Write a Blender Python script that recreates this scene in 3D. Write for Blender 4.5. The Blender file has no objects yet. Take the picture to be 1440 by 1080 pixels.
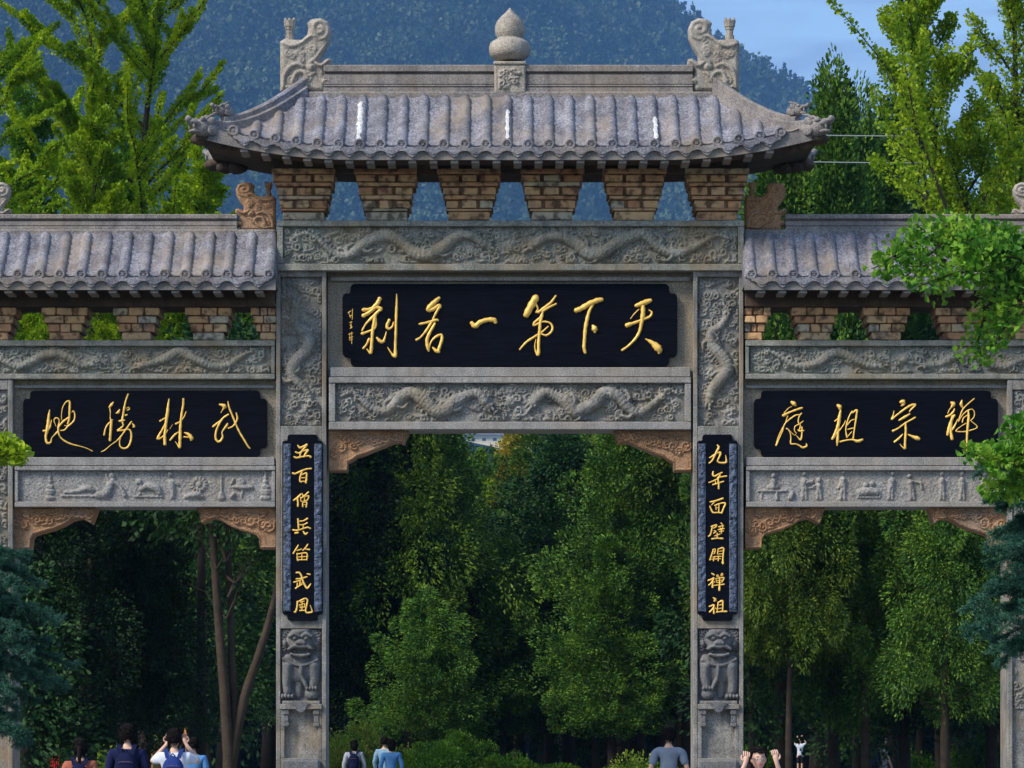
import bpy, bmesh, math, random
import numpy as np
from mathutils import Vector, Matrix, noise as mnoise

R = math.radians
rng = np.random.default_rng(7)
random.seed(7)
scene = bpy.context.scene
COL = scene.collection

# ------------------------------------------------------------------ camera
CX, CY, CZ = 0.03, -50.0, 1.62
F = 5000.0                      # focal length in photo pixels (1440 wide)
cam_d = bpy.data.cameras.new("camera")
cam = bpy.data.objects.new("camera", cam_d)
COL.objects.link(cam)
cam.location = (CX, CY, CZ)
cam.rotation_euler = (R(90), 0, 0)
cam_d.sensor_width = 36.0
cam_d.lens = 36.0 * F / 1440.0
cam_d.shift_y = 500.0 / 1440.0
cam_d.clip_start = 0.5
cam_d.clip_end = 60000
scene.camera = cam

# ------------------------------------------------------------------ light
SUN_EL, SUN_AZ = 40.0, -56.0     # azimuth measured from -Y (towards camera), negative = left
world = bpy.data.worlds.new("World")
scene.world = world
world.use_nodes = True
wn, wl = world.node_tree.nodes, world.node_tree.links
wn.clear()
w_out = wn.new("ShaderNodeOutputWorld")
w_bg = wn.new("ShaderNodeBackground")
w_sky = wn.new("ShaderNodeTexSky")
w_sky.sky_type = 'NISHITA'
w_sky.sun_disc = False
w_sky.sun_elevation = R(SUN_EL)
w_sky.air_density = 1.0
w_sky.dust_density = 0.3
w_sky.ozone_density = 1.0
w_bg.inputs[1].default_value = 0.060
sdir = Vector((math.sin(R(SUN_AZ)) * math.cos(R(SUN_EL)), -math.cos(R(SUN_AZ)) * math.cos(R(SUN_EL)), math.sin(R(SUN_EL))))
w_sky.sun_rotation = math.atan2(sdir.x, sdir.y)
# thin streaky clouds over the whole sky
w_tc = wn.new("ShaderNodeTexCoord")
w_map = wn.new("ShaderNodeMapping"); w_map.inputs['Scale'].default_value = (7.0, 7.0, 42.0)
w_map.inputs['Rotation'].default_value = (0.0, 0.10, 0.3)
w_n = wn.new("ShaderNodeTexNoise"); w_n.inputs['Scale'].default_value = 2.2; w_n.inputs['Detail'].default_value = 7.0
w_n.inputs['Distortion'].default_value = 0.6
w_r = wn.new("ShaderNodeValToRGB")
w_r.color_ramp.elements[0].position = 0.40; w_r.color_ramp.elements[0].color = (0, 0, 0, 1)
w_r.color_ramp.elements[1].position = 0.60; w_r.color_ramp.elements[1].color = (1, 1, 1, 1)
w_mul = wn.new("ShaderNodeMath"); w_mul.operation = 'MULTIPLY'; w_mul.inputs[1].default_value = 0.8
w_mix = wn.new("ShaderNodeMix"); w_mix.data_type = 'RGBA'
w_mix.inputs[7].default_value = (2.0, 2.75, 4.1, 1)
wl.new(w_tc.outputs['Generated'], w_map.inputs['Vector'])
wl.new(w_map.outputs[0], w_n.inputs['Vector'])
wl.new(w_n.outputs['Fac'], w_r.inputs[0])
wl.new(w_r.outputs[0], w_mul.inputs[0])
wl.new(w_mul.outputs[0], w_mix.inputs[0])
wl.new(w_sky.outputs[0], w_mix.inputs[6])
w_n2 = wn.new("ShaderNodeTexNoise"); w_n2.inputs['Scale'].default_value = 34.0; w_n2.inputs['Detail'].default_value = 5.0
w_r2 = wn.new("ShaderNodeValToRGB")
w_r2.color_ramp.elements[0].position = 0.64; w_r2.color_ramp.elements[0].color = (0, 0, 0, 1)
w_r2.color_ramp.elements[1].position = 0.73; w_r2.color_ramp.elements[1].color = (.8, .8, .8, 1)
w_mp2 = wn.new("ShaderNodeMapping"); w_mp2.inputs['Scale'].default_value = (1.0, 1.0, .8); w_mp2.inputs['Location'].default_value = (.37, .2, .13)
wl.new(w_tc.outputs['Generated'], w_mp2.inputs[0]); wl.new(w_mp2.outputs[0], w_n2.inputs['Vector']); wl.new(w_n2.outputs['Fac'], w_r2.inputs[0])
w_mix2 = wn.new("ShaderNodeMix"); w_mix2.data_type = 'RGBA'; w_mix2.inputs[7].default_value = (9.5, 9.8, 10.5, 1)
wl.new(w_r2.outputs[0], w_mix2.inputs[0]); wl.new(w_mix.outputs[2], w_mix2.inputs[6])
wl.new(w_mix2.outputs[2], w_bg.inputs[0])
wl.new(w_bg.outputs[0], w_out.inputs[0])

sun_d = bpy.data.lights.new("sun", 'SUN')
sun_d.energy = 1.5
sun_d.angle = R(20)
sun_d.color = (1.0, 0.90, 0.76)
sun = bpy.data.objects.new("sun", sun_d)
COL.objects.link(sun)
sun.location = (-30, -40, 60)
sun.rotation_euler = sdir.to_track_quat('Z', 'Y').to_euler()

scene.view_settings.view_transform = 'Standard'
scene.view_settings.look = 'None'
scene.view_settings.exposure = 1.86
scene.view_settings.gamma = 1.0
scene.view_settings.use_curve_mapping = False
scene.cycles.max_bounces = 5
scene.cycles.diffuse_bounces = 3
scene.cycles.glossy_bounces = 2
scene.cycles.transmission_bounces = 3
scene.cycles.volume_bounces = 1
scene.cycles.transparent_max_bounces = 4
scene.cycles.caustics_reflective = False
scene.cycles.caustics_refractive = False
scene.cycles.sample_clamp_indirect = 4.0

# ------------------------------------------------------------------ measuring: photo pixel at a depth -> metres
def PX(px, y=0.0): return CX + (px - 720.0) / F * (y - CY)
def PZ(py, y=0.0): return CZ + (1040.0 - py) / F * (y - CY)

# ------------------------------------------------------------------ helpers
def tag(o, label=None, cat=None, group=None, kind=None):
    if label: o['label'] = label
    if cat: o['category'] = cat
    if group: o['group'] = group
    if kind: o['kind'] = kind
    return o

def link(o, parent=None):
    COL.objects.link(o)
    if parent is not None:
        o.parent = parent
    return o

def empty(name, loc=(0, 0, 0), rz=0.0):
    o = bpy.data.objects.new(name, None)
    o.location = loc; o.rotation_euler = (0, 0, rz)
    o.empty_display_size = 0.2
    return link(o)

def mk_mesh(name, V, Fc, mat, smooth=False):
    me = bpy.data.meshes.new(name)
    if isinstance(V, np.ndarray) and isinstance(Fc, np.ndarray):
        nv, nf, k = len(V), len(Fc), Fc.shape[1]
        me.vertices.add(nv); me.vertices.foreach_set('co', V.astype(np.float32).ravel())
        me.loops.add(nf * k); me.loops.foreach_set('vertex_index', Fc.astype(np.int32).ravel())
        me.polygons.add(nf)
        me.polygons.foreach_set('loop_start', np.arange(0, nf * k, k, dtype=np.int32))
        me.update(calc_edges=True)
    else:
        me.from_pydata([tuple(v) for v in V], [], [tuple(int(i) for i in f) for f in Fc])
        me.update()
    if mat is not None: me.materials.append(mat)
    if smooth:
        me.polygons.foreach_set('use_smooth', np.ones(len(me.polygons), dtype=bool))
    return me

def obj(name, V, Fc, mat, parent=None, smooth=False, loc=None):
    o = bpy.data.objects.new(name, mk_mesh(name, V, Fc, mat, smooth))
    if loc is not None: o.location = loc
    return link(o, parent)

class MB:
    def __init__(s): s.v = []; s.f = []
    def add(s, V, Fc):
        b = len(s.v)
        s.v.extend([tuple(p) for p in V]); s.f.extend([tuple(int(i) + b for i in f) for f in Fc])
        return s
    def box(s, x0, x1, y0, y1, z0, z1, c=0.0):
        if x0 > x1: x0, x1 = x1, x0
        if y0 > y1: y0, y1 = y1, y0
        if z0 > z1: z0, z1 = z1, z0
        if c <= 0:
            V = [(x0,y0,z0),(x1,y0,z0),(x1,y1,z0),(x0,y1,z0),(x0,y0,z1),(x1,y0,z1),(x1,y1,z1),(x0,y1,z1)]
            return s.add(V, [(0,3,2,1),(4,5,6,7),(0,1,5,4),(1,2,6,5),(2,3,7,6),(3,0,4,7)])
        c = min(c, (x1-x0)*.45, (y1-y0)*.45, (z1-z0)*.45)
        V = []; idx = {}
        for i, (xa, sx) in enumerate(((x0, 1), (x1, -1))):
            for j, (ya, sy) in enumerate(((y0, 1), (y1, -1))):
                for k, (za, sz) in enumerate(((z0, 1), (z1, -1))):
                    for a in range(3):
                        p = [xa + sx*c, ya + sy*c, za + sz*c]
                        p[a] = (xa, ya, za)[a]
                        idx[(i,j,k,a)] = len(V); V.append(p)
        Fs = []
        I = lambda i,j,k,a: idx[(i,j,k,a)]
        for i in (0,1): Fs.append([I(i,0,0,0),I(i,1,0,0),I(i,1,1,0),I(i,0,1,0)][::(-1 if i==0 else 1)])
        for j in (0,1): Fs.append([I(0,j,0,1),I(1,j,0,1),I(1,j,1,1),I(0,j,1,1)][::(1 if j==0 else -1)])
        for k in (0,1): Fs.append([I(0,0,k,2),I(1,0,k,2),I(1,1,k,2),I(0,1,k,2)][::(-1 if k==0 else 1)])
        for i in (0,1):
            for j in (0,1): Fs.append([I(i,j,0,0),I(i,j,1,0),I(i,j,1,1),I(i,j,0,1)])
            for k in (0,1): Fs.append([I(i,0,k,0),I(i,1,k,0),I(i,1,k,2),I(i,0,k,2)])
        for j in (0,1):
            for k in (0,1): Fs.append([I(0,j,k,1),I(1,j,k,1),I(1,j,k,2),I(0,j,k,2)])
        for i in (0,1):
            for j in (0,1):
                for k in (0,1): Fs.append([I(i,j,k,0),I(i,j,k,1),I(i,j,k,2)])
        return s.add(V, Fs)
    def ell(s, c, r, n=10, m=7, rot=None):
        V = []; Fs = []
        for j in range(m + 1):
            th = math.pi * j / m
            for i in range(n):
                a = 2 * math.pi * i / n
                p = Vector((r[0]*math.sin(th)*math.cos(a), r[1]*math.sin(th)*math.sin(a), r[2]*math.cos(th)))
                if rot is not None: p = rot @ p
                V.append((c[0]+p.x, c[1]+p.y, c[2]+p.z))
        for j in range(m):
            for i in range(n):
                Fs.append((j*n+i, (j+1)*n+i, (j+1)*n+(i+1)%n, j*n+(i+1)%n))
        return s.add(V, Fs)
    def tube(s, pts, rad, n=8, cap=True):
        V, Fc = tube(pts, rad, n, cap)
        return s.add(V, Fc)
    def prism(s, poly, y0, y1):
        """poly in (x,z), extruded along y"""
        n = len(poly)
        V = [(x, y0, z) for x, z in poly] + [(x, y1, z) for x, z in poly]
        Fs = [tuple(range(n)), tuple(range(2*n-1, n-1, -1))] + [(i, i+n, (i+1)%n+n, (i+1)%n) for i in range(n)]
        return s.add(V, Fs)
    def build(s, name, mat, parent=None, smooth=False, recalc=True):
        me = bpy.data.meshes.new(name)
        me.from_pydata(s.v, [], s.f)
        if recalc:
            bm = bmesh.new(); bm.from_mesh(me)
            bmesh.ops.recalc_face_normals(bm, faces=bm.faces)
            bm.to_mesh(me); bm.free()
        me.materials.append(mat)
        if smooth: me.polygons.foreach_set('use_smooth', np.ones(len(me.polygons), dtype=bool))
        o = bpy.data.objects.new(name, me)
        return link(o, parent)

def tube(pts, rad, n=8, cap=True):
    P = [Vector(p) for p in pts]
    if not hasattr(rad, '__len__'): rad = [rad] * len(P)
    V = []; Fs = []
    ref = Vector((0.13, 1, 0.07)).normalized()
    for i, p in enumerate(P):
        t = (P[min(i+1, len(P)-1)] - P[max(i-1, 0)])
        t = t.normalized() if t.length > 1e-9 else Vector((0, 0, 1))
        if abs(t.dot(ref)) > .95: ref = Vector((1, .1, .2)).normalized()
        u = t.cross(ref).normalized(); w = t.cross(u)
        for k in range(n):
            a = 2*math.pi*k/n
            q = p + (u*math.cos(a) + w*math.sin(a)) * rad[i]
            V.append((q.x, q.y, q.z))
    for i in range(len(P)-1):
        for k in range(n):
            Fs.append((i*n+k, i*n+(k+1)%n, (i+1)*n+(k+1)%n, (i+1)*n+k))
    if cap:
        Fs.append(tuple(range(n))[::-1]); Fs.append(tuple(range((len(P)-1)*n, len(P)*n)))
    return V, Fs

def smooth_path(pts, sub=4):
    """Catmull-Rom through rows of any width"""
    A = np.array(pts, dtype=float)
    if len(A) < 3:
        return np.array([A[0] + (A[-1]-A[0])*t for t in np.linspace(0, 1, sub*2+1)])
    E = np.vstack([2*A[0]-A[1], A, 2*A[-1]-A[-2]])
    out = []
    for i in range(1, len(E)-2):
        p0, p1, p2, p3 = E[i-1], E[i], E[i+1], E[i+2]
        for k in range(sub):
            t = k/sub
            out.append(.5*((2*p1)+(-p0+p2)*t+(2*p0-5*p1+4*p2-p3)*t*t+(-p0+3*p1-3*p2+p3)*t**3))
    out.append(A[-1])
    return np.array(out)

# ------------------------------------------------------------------ materials
def new_mat(name):
    m = bpy.data.materials.new(name); m.use_nodes = True
    nt = m.node_tree
    return m, nt.nodes, nt.links, nt.nodes['Principled BSDF']

def nd(n, t, **kw):
    x = n.new(t)
    for k, v in kw.items(): setattr(x, k, v)
    return x

def ramp(n, els, interp='LINEAR'):
    r = n.new("ShaderNodeValToRGB")
    r.color_ramp.interpolation = interp
    cr = r.color_ramp
    while len(cr.elements) < len(els): cr.elements.new(0.5)
    for e, (p, c) in zip(cr.elements, els):
        e.position = p; e.color = (c[0], c[1], c[2], 1)
    return r

def mixc(n, l, fac, a, b, mode='MIX'):
    m = n.new("ShaderNodeMix"); m.data_type = 'RGBA'; m.blend_type = mode
    if isinstance(fac, (int, float)): m.inputs[0].default_value = fac
    else: l.new(fac, m.inputs[0])
    for s, i in ((a, 6), (b, 7)):
        if isinstance(s, tuple): m.inputs[i].default_value = (s[0], s[1], s[2], 1)
        else: l.new(s, m.inputs[i])
    return m.outputs[2]

def stone(name, c1, c2, warm=None, warm_amt=0.5, warm_scale=0.8, dark=(0.05, 0.05, 0.05), bump=0.5, fine=60.0, rough=0.9, streak=0.5, objrand=0.0):
    m, n, l, b = new_mat(name)
    tc = nd(n, "ShaderNodeTexCoord"); P = tc.outputs['Object']
    n1 = nd(n, "ShaderNodeTexNoise"); n1.inputs['Scale'].default_value = 3.2; n1.inputs['Detail'].default_value = 8; n1.inputs['Roughness'].default_value = .65
    l.new(P, n1.inputs['Vector'])
    r1 = ramp(n, [(0.30, c1), (0.70, c2)]); l.new(n1.outputs['Fac'], r1.inputs[0])
    col = r1.outputs[0]
    # speckle of the grain
    n2 = nd(n, "ShaderNodeTexNoise"); n2.inputs['Scale'].default_value = fine; n2.inputs['Detail'].default_value = 3
    l.new(P, n2.inputs['Vector'])
    r2 = ramp(n, [(0.35, (.58, .58, .58)), (0.65, (1.36, 1.36, 1.36))]); l.new(n2.outputs['Fac'], r2.inputs[0])
    col = mixc(n, l, 1.0, col, r2.outputs[0], 'MULTIPLY')
    if warm:
        n3 = nd(n, "ShaderNodeTexNoise"); n3.inputs['Scale'].default_value = warm_scale; n3.inputs['Detail'].default_value = 6; n3.inputs['Roughness'].default_value = .6
        mp = nd(n, "ShaderNodeMapping"); mp.inputs['Location'].default_value = (3.1, 7.7, 1.3); l.new(P, mp.inputs[0]); l.new(mp.outputs[0], n3.inputs['Vector'])
        r3 = ramp(n, [(0.48, (0, 0, 0)), (0.66, (warm_amt,)*3)]); l.new(n3.outputs['Fac'], r3.inputs[0])
        col = mixc(n, l, r3.outputs[0], col, warm)
    # rain streaks (vertical stains)
    mp = nd(n, "ShaderNodeMapping"); mp.inputs['Scale'].default_value = (7, 7, .7); l.new(P, mp.inputs[0])
    n4 = nd(n, "ShaderNodeTexNoise"); n4.inputs['Scale'].default_value = 1.6; n4.inputs['Detail'].default_value = 6; l.new(mp.outputs[0], n4.inputs['Vector'])
    r4 = ramp(n, [(0.50, (0, 0, 0)), (0.72, (streak,)*3)]); l.new(n4.outputs['Fac'], r4.inputs[0])
    col = mixc(n, l, r4.outputs[0], col, dark)
    if objrand > 0:
        oi = nd(n, "ShaderNodeObjectInfo")
        mr = nd(n, "ShaderNodeMapRange"); mr.inputs[3].default_value = 1-objrand; mr.inputs[4].default_value = 1+objrand
        l.new(oi.outputs['Random'], mr.inputs[0])
        hv = nd(n, "ShaderNodeHueSaturation"); l.new(mr.outputs[0], hv.inputs['Value']); l.new(col, hv.inputs['Color'])
        col = hv.outputs[0]
    l.new(col, b.inputs['Base Color'])
    b.inputs['Roughness'].default_value = rough
    b.inputs['Specular IOR Level'].default_value = 0.25
    bp = nd(n, "ShaderNodeBump"); bp.inputs['Strength'].default_value = bump; bp.inputs['Distance'].default_value = 0.012
    ad = nd(n, "ShaderNodeMath", operation='ADD'); l.new(n1.outputs['Fac'], ad.inputs[0])
    mu = nd(n, "ShaderNodeMath", operation='MULTIPLY'); mu.inputs[1].default_value = .6; l.new(n2.outputs['Fac'], mu.inputs[0]); l.new(mu.outputs[0], ad.inputs[1])
    l.new(ad.outputs[0], bp.inputs['Height']); l.new(bp.outputs[0], b.inputs['Normal'])
    return m

M = {}
M['stone'] = stone('grey_stone', (.12, .12, .112), (.35, .335, .31), warm=(.34, .24, .13), warm_amt=.55, warm_scale=.9)
M['relief'] = stone('carved_stone', (.11, .11, .10), (.34, .33, .305), warm=(.30, .24, .15), warm_amt=.5, warm_scale=1.4, streak=.35, bump=.4)
M['frieze'] = stone('green_grey_carved_stone', (.13, .14, .125), (.37, .36, .31), warm=(.30, .22, .12), warm_amt=.6, warm_scale=1.6, streak=.4, bump=.4)
M['panel'] = stone('pale_carved_stone', (.21, .205, .20), (.36, .345, .33), warm=(.34, .28, .2), warm_amt=.35, streak=.25, bump=.5)
M['warm'] = stone('ochre_stone', (.30, .165, .085), (.46, .27, .15), warm=(.27, .23, .19), warm_amt=.5, warm_scale=1.3, streak=.35)
M['back'] = stone('tooled_ochre_stone', (.22, .19, .145), (.34, .285, .20), warm=(.22, .23, .24), warm_amt=.5, warm_scale=.9, streak=.3, fine=45)
M['lion'] = stone('dark_weathered_stone', (.10, .105, .115), (.20, .20, .205), warm=(.2, .19, .15), warm_amt=.5, warm_scale=2, streak=.4)
M['tile'] = stone('lilac_grey_roof_stone', (.10, .10, .122), (.305, .302, .342), warm=(.30, .24, .17), warm_amt=.6, warm_scale=1.1, dark=(.09, .085, .09), streak=.45, bump=.8, fine=38, objrand=.12)
M['ridge'] = stone('ridge_stone', (.16, .148, .145), (.32, .295, .28), warm=(.32, .25, .18), warm_amt=.5, streak=.35, bump=.6)
M['finial'] = stone('sandstone', (.25, .22, .185), (.45, .405, .34), warm=(.34, .33, .32), warm_amt=.5, warm_scale=2, streak=.25)
M['soffit'] = stone('eave_shade_stone', (.045, .035, .03), (.13, .09, .06), streak=.5, dark=(.02, .02, .02))  # dark colour carries the shade below the roof edges

def brick_mat():
    m, n, l, b = new_mat('worn_brick')
    oi = nd(n, "ShaderNodeObjectInfo")
    r = ramp(n, [(0, (.44, .23, .12)), (.2, (.52, .29, .15)), (.4, (.60, .40, .22)), (.6, (.50, .29, .15)), (.8, (.58, .37, .20)), (.93, (.46, .38, .26)), (1, (.52, .47, .38))])
    l.new(oi.outputs['Random'], r.inputs[0])
    tc = nd(n, "ShaderNodeTexCoord")
    n1 = nd(n, "ShaderNodeTexNoise"); n1.inputs['Scale'].default_value = 9; n1.inputs['Detail'].default_value = 8; l.new(tc.outputs['Object'], n1.inputs['Vector'])
    r1 = ramp(n, [(.38, (.35, .33, .33)), (.5, (1, 1, 1)), (.72, (1.25, 1.2, 1.1))]); l.new(n1.outputs['Fac'], r1.inputs[0])
    c = mixc(n, l, 1.0, r.outputs[0], r1.outputs[0], 'MULTIPLY')
    n2 = nd(n, "ShaderNodeTexNoise"); n2.inputs['Scale'].default_value = 2.2; n2.inputs['Detail'].default_value = 5; l.new(tc.outputs['Object'], n2.inputs['Vector'])
    r2 = ramp(n, [(.56, (0, 0, 0)), (.70, (.5, .5, .5))]); l.new(n2.outputs['Fac'], r2.inputs[0])
    c = mixc(n, l, r2.outputs[0], c, (.17, .165, .15))
    l.new(c, b.inputs['Base Color']); b.inputs['Roughness'].default_value = .95
    bp = nd(n, "ShaderNodeBump"); bp.inputs['Strength'].default_value = .9; bp.inputs['Distance'].default_value = .02
    l.new(n1.outputs['Fac'], bp.inputs['Height']); l.new(bp.outputs[0], b.inputs['Normal'])
    return m
M['brick'] = brick_mat()
M['mortar'] = stone('mortar', (.20, .12, .07), (.32, .20, .12), streak=.3)

def simple(name, c, rough=.6, metal=0.0, spec=.3, var=0.0, vscale=20, bump=0.0, stretch=None):
    m, n, l, b = new_mat(name)
    b.inputs['Roughness'].default_value = rough; b.inputs['Metallic'].default_value = metal
    b.inputs['Specular IOR Level'].default_value = spec
    tc = nd(n, "ShaderNodeTexCoord")
    nz = nd(n, "ShaderNodeTexNoise"); nz.inputs['Scale'].default_value = vscale; nz.inputs['Detail'].default_value = 5
    if stretch:
        mp = nd(n, "ShaderNodeMapping"); mp.inputs['Scale'].default_value = stretch
        l.new(tc.outputs['Object'], mp.inputs[0]); l.new(mp.outputs[0], nz.inputs['Vector'])
    else: l.new(tc.outputs['Object'], nz.inputs['Vector'])
    r = ramp(n, [(.3, tuple(x*(1-var) for x in c)), (.7, tuple(x*(1+var) for x in c))])
    l.new(nz.outputs['Fac'], r.inputs[0]); l.new(r.outputs[0], b.inputs['Base Color'])
    if bump:
        bp = nd(n, "ShaderNodeBump"); bp.inputs['Strength'].default_value = bump; bp.inputs['Distance'].default_value = .01
        l.new(nz.outputs['Fac'], bp.inputs['Height']); l.new(bp.outputs[0], b.inputs['Normal'])
    return m
M['board'] = simple('black_lacquer_board', (.003, .004, .008), rough=.7, spec=.05, var=.5, vscale=5, bump=.5, stretch=(1, 1, 9))
M['gold'] = simple('gold_paint', (.95, .60, .13), rough=.4, metal=.1, spec=.5, var=.25, vscale=14, bump=.3)
M['slate'] = simple('blue_painted_carving', (.075, .10, .155), rough=.7, var=.8, vscale=16, bump=.4)
M['lime'] = simple('white_lime', (.58, .58, .58), rough=.9, var=.35, vscale=25, bump=.8)
M['bark'] = stone('bark', (.017, .014, .011), (.042, .033, .025), streak=.5, dark=(.025, .02, .017), bump=1.0, fine=40)
M['bark_pale'] = stone('pale_bark', (.20, .19, .175), (.34, .32, .29), streak=.4, dark=(.1, .09, .08), bump=.8)
M['bark_tan'] = stone('tan_bark', (.028, .022, .016), (.075, .056, .04), streak=.5, dark=(.06, .045, .03), bump=1.0)

def leaf_mat(name, c1, c2, c3, scale=1.3, trans=.3, rough=.55, orand=.15):
    m, n, l, b = new_mat(name)
    geo = nd(n, "ShaderNodeNewGeometry")
    oi = nd(n, "ShaderNodeObjectInfo")
    tc = nd(n, "ShaderNodeTexCoord")
    nz = nd(n, "ShaderNodeTexNoise"); nz.inputs['Scale'].default_value = scale; nz.inputs['Detail'].default_value = 4
    l.new(tc.outputs['Object'], nz.inputs['Vector'])
    wn_ = nd(n, "ShaderNodeTexWhiteNoise", noise_dimensions='3D')
    # per-leaf value: position snapped to a leaf-sized grid
    sn = nd(n, "ShaderNodeVectorMath", operation='SNAP'); sn.inputs[1].default_value = (.09, .09, .09)
    l.new(tc.outputs['Object'], sn.inputs[0]); l.new(sn.outputs[0], wn_.inputs[0])
    a1 = nd(n, "ShaderNodeMath", operation='MULTIPLY_ADD'); a1.inputs[1].default_value = .34; l.new(wn_.outputs[0], a1.inputs[0])
    l.new(nz.outputs['Fac'], a1.inputs[2])
    a2 = nd(n, "ShaderNodeMath", operation='SUBTRACT'); a2.inputs[1].default_value = .17; l.new(a1.outputs[0], a2.inputs[0])
    r = ramp(n, [(.26, c1), (.5, c2), (.76, c3)]); l.new(a2.outputs[0], r.inputs[0])
    hv = nd(n, "ShaderNodeHueSaturation")
    mr = nd(n, "ShaderNodeMapRange"); mr.inputs[3].default_value = 1-orand; mr.inputs[4].default_value = 1+orand
    l.new(oi.outputs['Random'], mr.inputs[0]); l.new(mr.outputs[0], hv.inputs['Value']); l.new(r.outputs[0], hv.inputs['Color'])
    l.new(hv.outputs[0], b.inputs['Base Color'])
    b.inputs['Roughness'].default_value = rough
    b.inputs['Specular IOR Level'].default_value = .2
    if trans > 0:
        tr = nd(n, "ShaderNodeBsdfTranslucent"); l.new(hv.outputs[0], tr.inputs[0])
        mx = nd(n, "ShaderNodeMixShader"); mx.inputs[0].default_value = trans
        out = n['Material Output']
        l.new(b.outputs[0], mx.inputs[1]); l.new(tr.outputs[0], mx.inputs[2]); l.new(mx.outputs[0], out.inputs[0])
    return m
M['lf_cypress'] = leaf_mat('cypress_foliage', (.016, .052, .011), (.062, .155, .02), (.19, .33, .035), trans=.15, scale=1.5, orand=.25)
M['lf_arbor'] = leaf_mat('olive_cypress_foliage', (.020, .056, .008), (.085, .168, .016), (.22, .31, .03), trans=.2, scale=1.5, orand=.25)
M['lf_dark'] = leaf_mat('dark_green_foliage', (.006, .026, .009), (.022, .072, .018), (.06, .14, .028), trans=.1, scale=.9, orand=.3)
M['lf_shaded'] = leaf_mat('shade_dark_foliage', (.004, .014, .006), (.010, .032, .011), (.024, .062, .018), trans=.1, scale=.9, orand=.3)  # foliage darkened in colour for the unlit depth of the wood
M['lf_larch'] = leaf_mat('yellow_green_foliage', (.10, .21, .005), (.24, .39, .008), (.42, .54, .012), trans=.4, scale=1.1)
M['lf_ginkgo'] = leaf_mat('ginkgo_foliage', (.11, .22, .010), (.25, .39, .014), (.42, .54, .025), trans=.35, scale=1.2)
M['lf_ginkgo_fg'] = leaf_mat('fresh_ginkgo_foliage', (.035, .14, .012), (.10, .27, .02), (.27, .43, .04), trans=.3, scale=1.5)
M['lf_bright'] = leaf_mat('bright_green_foliage', (.03, .11, .010), (.08, .20, .014), (.17, .32, .025), trans=.3)
M['lf_gold'] = leaf_mat('sunlit_gold_foliage', (.12, .12, .01), (.28, .24, .02), (.50, .40, .04), trans=.3)  # sunlight on the treetops put into the leaf colour
M['lf_spruce'] = leaf_mat('blue_spruce_needles', (.012, .055, .034), (.032, .115, .075), (.085, .205, .135), trans=.0, scale=1.5)
M['lf_shrub'] = leaf_mat('shrub_foliage', (.09, .19, .015), (.20, .33, .03), (.42, .38, .09), trans=.3, scale=1.6)
# ------------------------------------------------------------------ brush characters: strokes as (x, y, width)
# each entry: (origin x, origin y, zoom, [strokes])
G_MAIN = [
 (480,395,6,[[(325,150,30),(300,195,30),(250,235,22),(185,245,26)],[(185,295,28),(230,270,26),(290,225,26),(335,235,24),(325,252,18)],
  [(330,240,20),(270,300,22),(210,360,14),(175,420,12)],[(285,290,24),(278,350,26),(265,420,22),(258,500,22),(252,585,24),(246,610,18),(215,575,8)],
  [(175,445,22),(220,430,16),(285,395,18),(292,320,14)],[(235,490,18),(210,540,14),(185,570,16)],
  [(405,330,22),(385,380,22),(400,405,20),(430,385,12),(440,350,10)],[(300,480,14),(330,510,26),(355,510,22),(370,470,12),(380,430,8)],
  [(467,112,7),(468,180,16),(465,260,20),(462,350,18),(460,450,20),(456,560,20),(455,632,28),(430,620,16),(390,560,5)]]),
 (480,395,6,[[(825,145,24),(780,185,34),(740,225,34),(735,247,28),(770,240,26),(825,205,22),(835,222,20)],[(830,215,20),(800,270,18),(772,325,12)],
  [(660,365,16),(730,350,18),(800,330,20),(817,335,14)],[(760,350,18),(715,420,16),(670,475,14),(635,498,20)],
  [(790,360,18),(745,440,22),(722,500,24),(730,560,24),(738,592,14)],[(740,570,10),(760,510,12),(800,470,18),(842,455,18),(850,490,22),(832,550,22),(815,600,24)],
  [(772,562,12),(800,590,26),(825,600,20)]]),
 (480,395,6,[[(1100,355,28),(1130,382,36),(1170,350,34),(1230,330,32),(1285,330,36),(1303,350,26)]]),
 (710,395,6,[[(262,140,48),(220,210,50),(180,288,44)],[(258,195,22),(278,232,12),(265,265,14)],[(430,125,12),(390,180,18),(330,230,22),(280,265,18)],
  [(432,195,16),(370,225,18),(315,258,20)],[(322,262,18),(300,310,20),(250,350,16),(248,375,16),(320,345,14),(380,355,14),(402,392,16),(390,432,16),(350,460,16),(308,448,10)],
  [(315,290,20),(300,350,22),(292,430,22),(285,520,22),(283,620,24),(262,600,12),(252,550,8),(262,490,5)],[(365,385,10),(320,425,12),(260,465,16),(190,510,16),(150,550,14),(125,580,12)]]),
 (710,395,6,[[(600,250,34),(640,235,36),(710,195,38),(780,165,36),(818,158,30)],[(745,195,20),(715,250,22),(695,320,26),(680,400,26),(672,500,24),(668,560,24),(678,605,22)],
  [(742,378,18),(757,405,44),(760,432,18)]]),
 (710,395,6,[[(1105,210,24),(1150,195,36),(1200,175,36),(1230,165,26)],[(1165,215,30),(1165,280,32),(1150,370,26),(1135,430,22),(1100,490,20),(1040,550,16),(990,585,18)],
  [(1130,240,8),(1090,280,8),(1060,320,6)],[(1030,375,34),(1090,355,22),(1170,325,20),(1225,300,18),(1240,265,14),(1215,245,6)],
  [(1188,490,8),(1240,520,30),(1285,560,52),(1303,588,44),(1300,608,20)]]),
]
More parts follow.
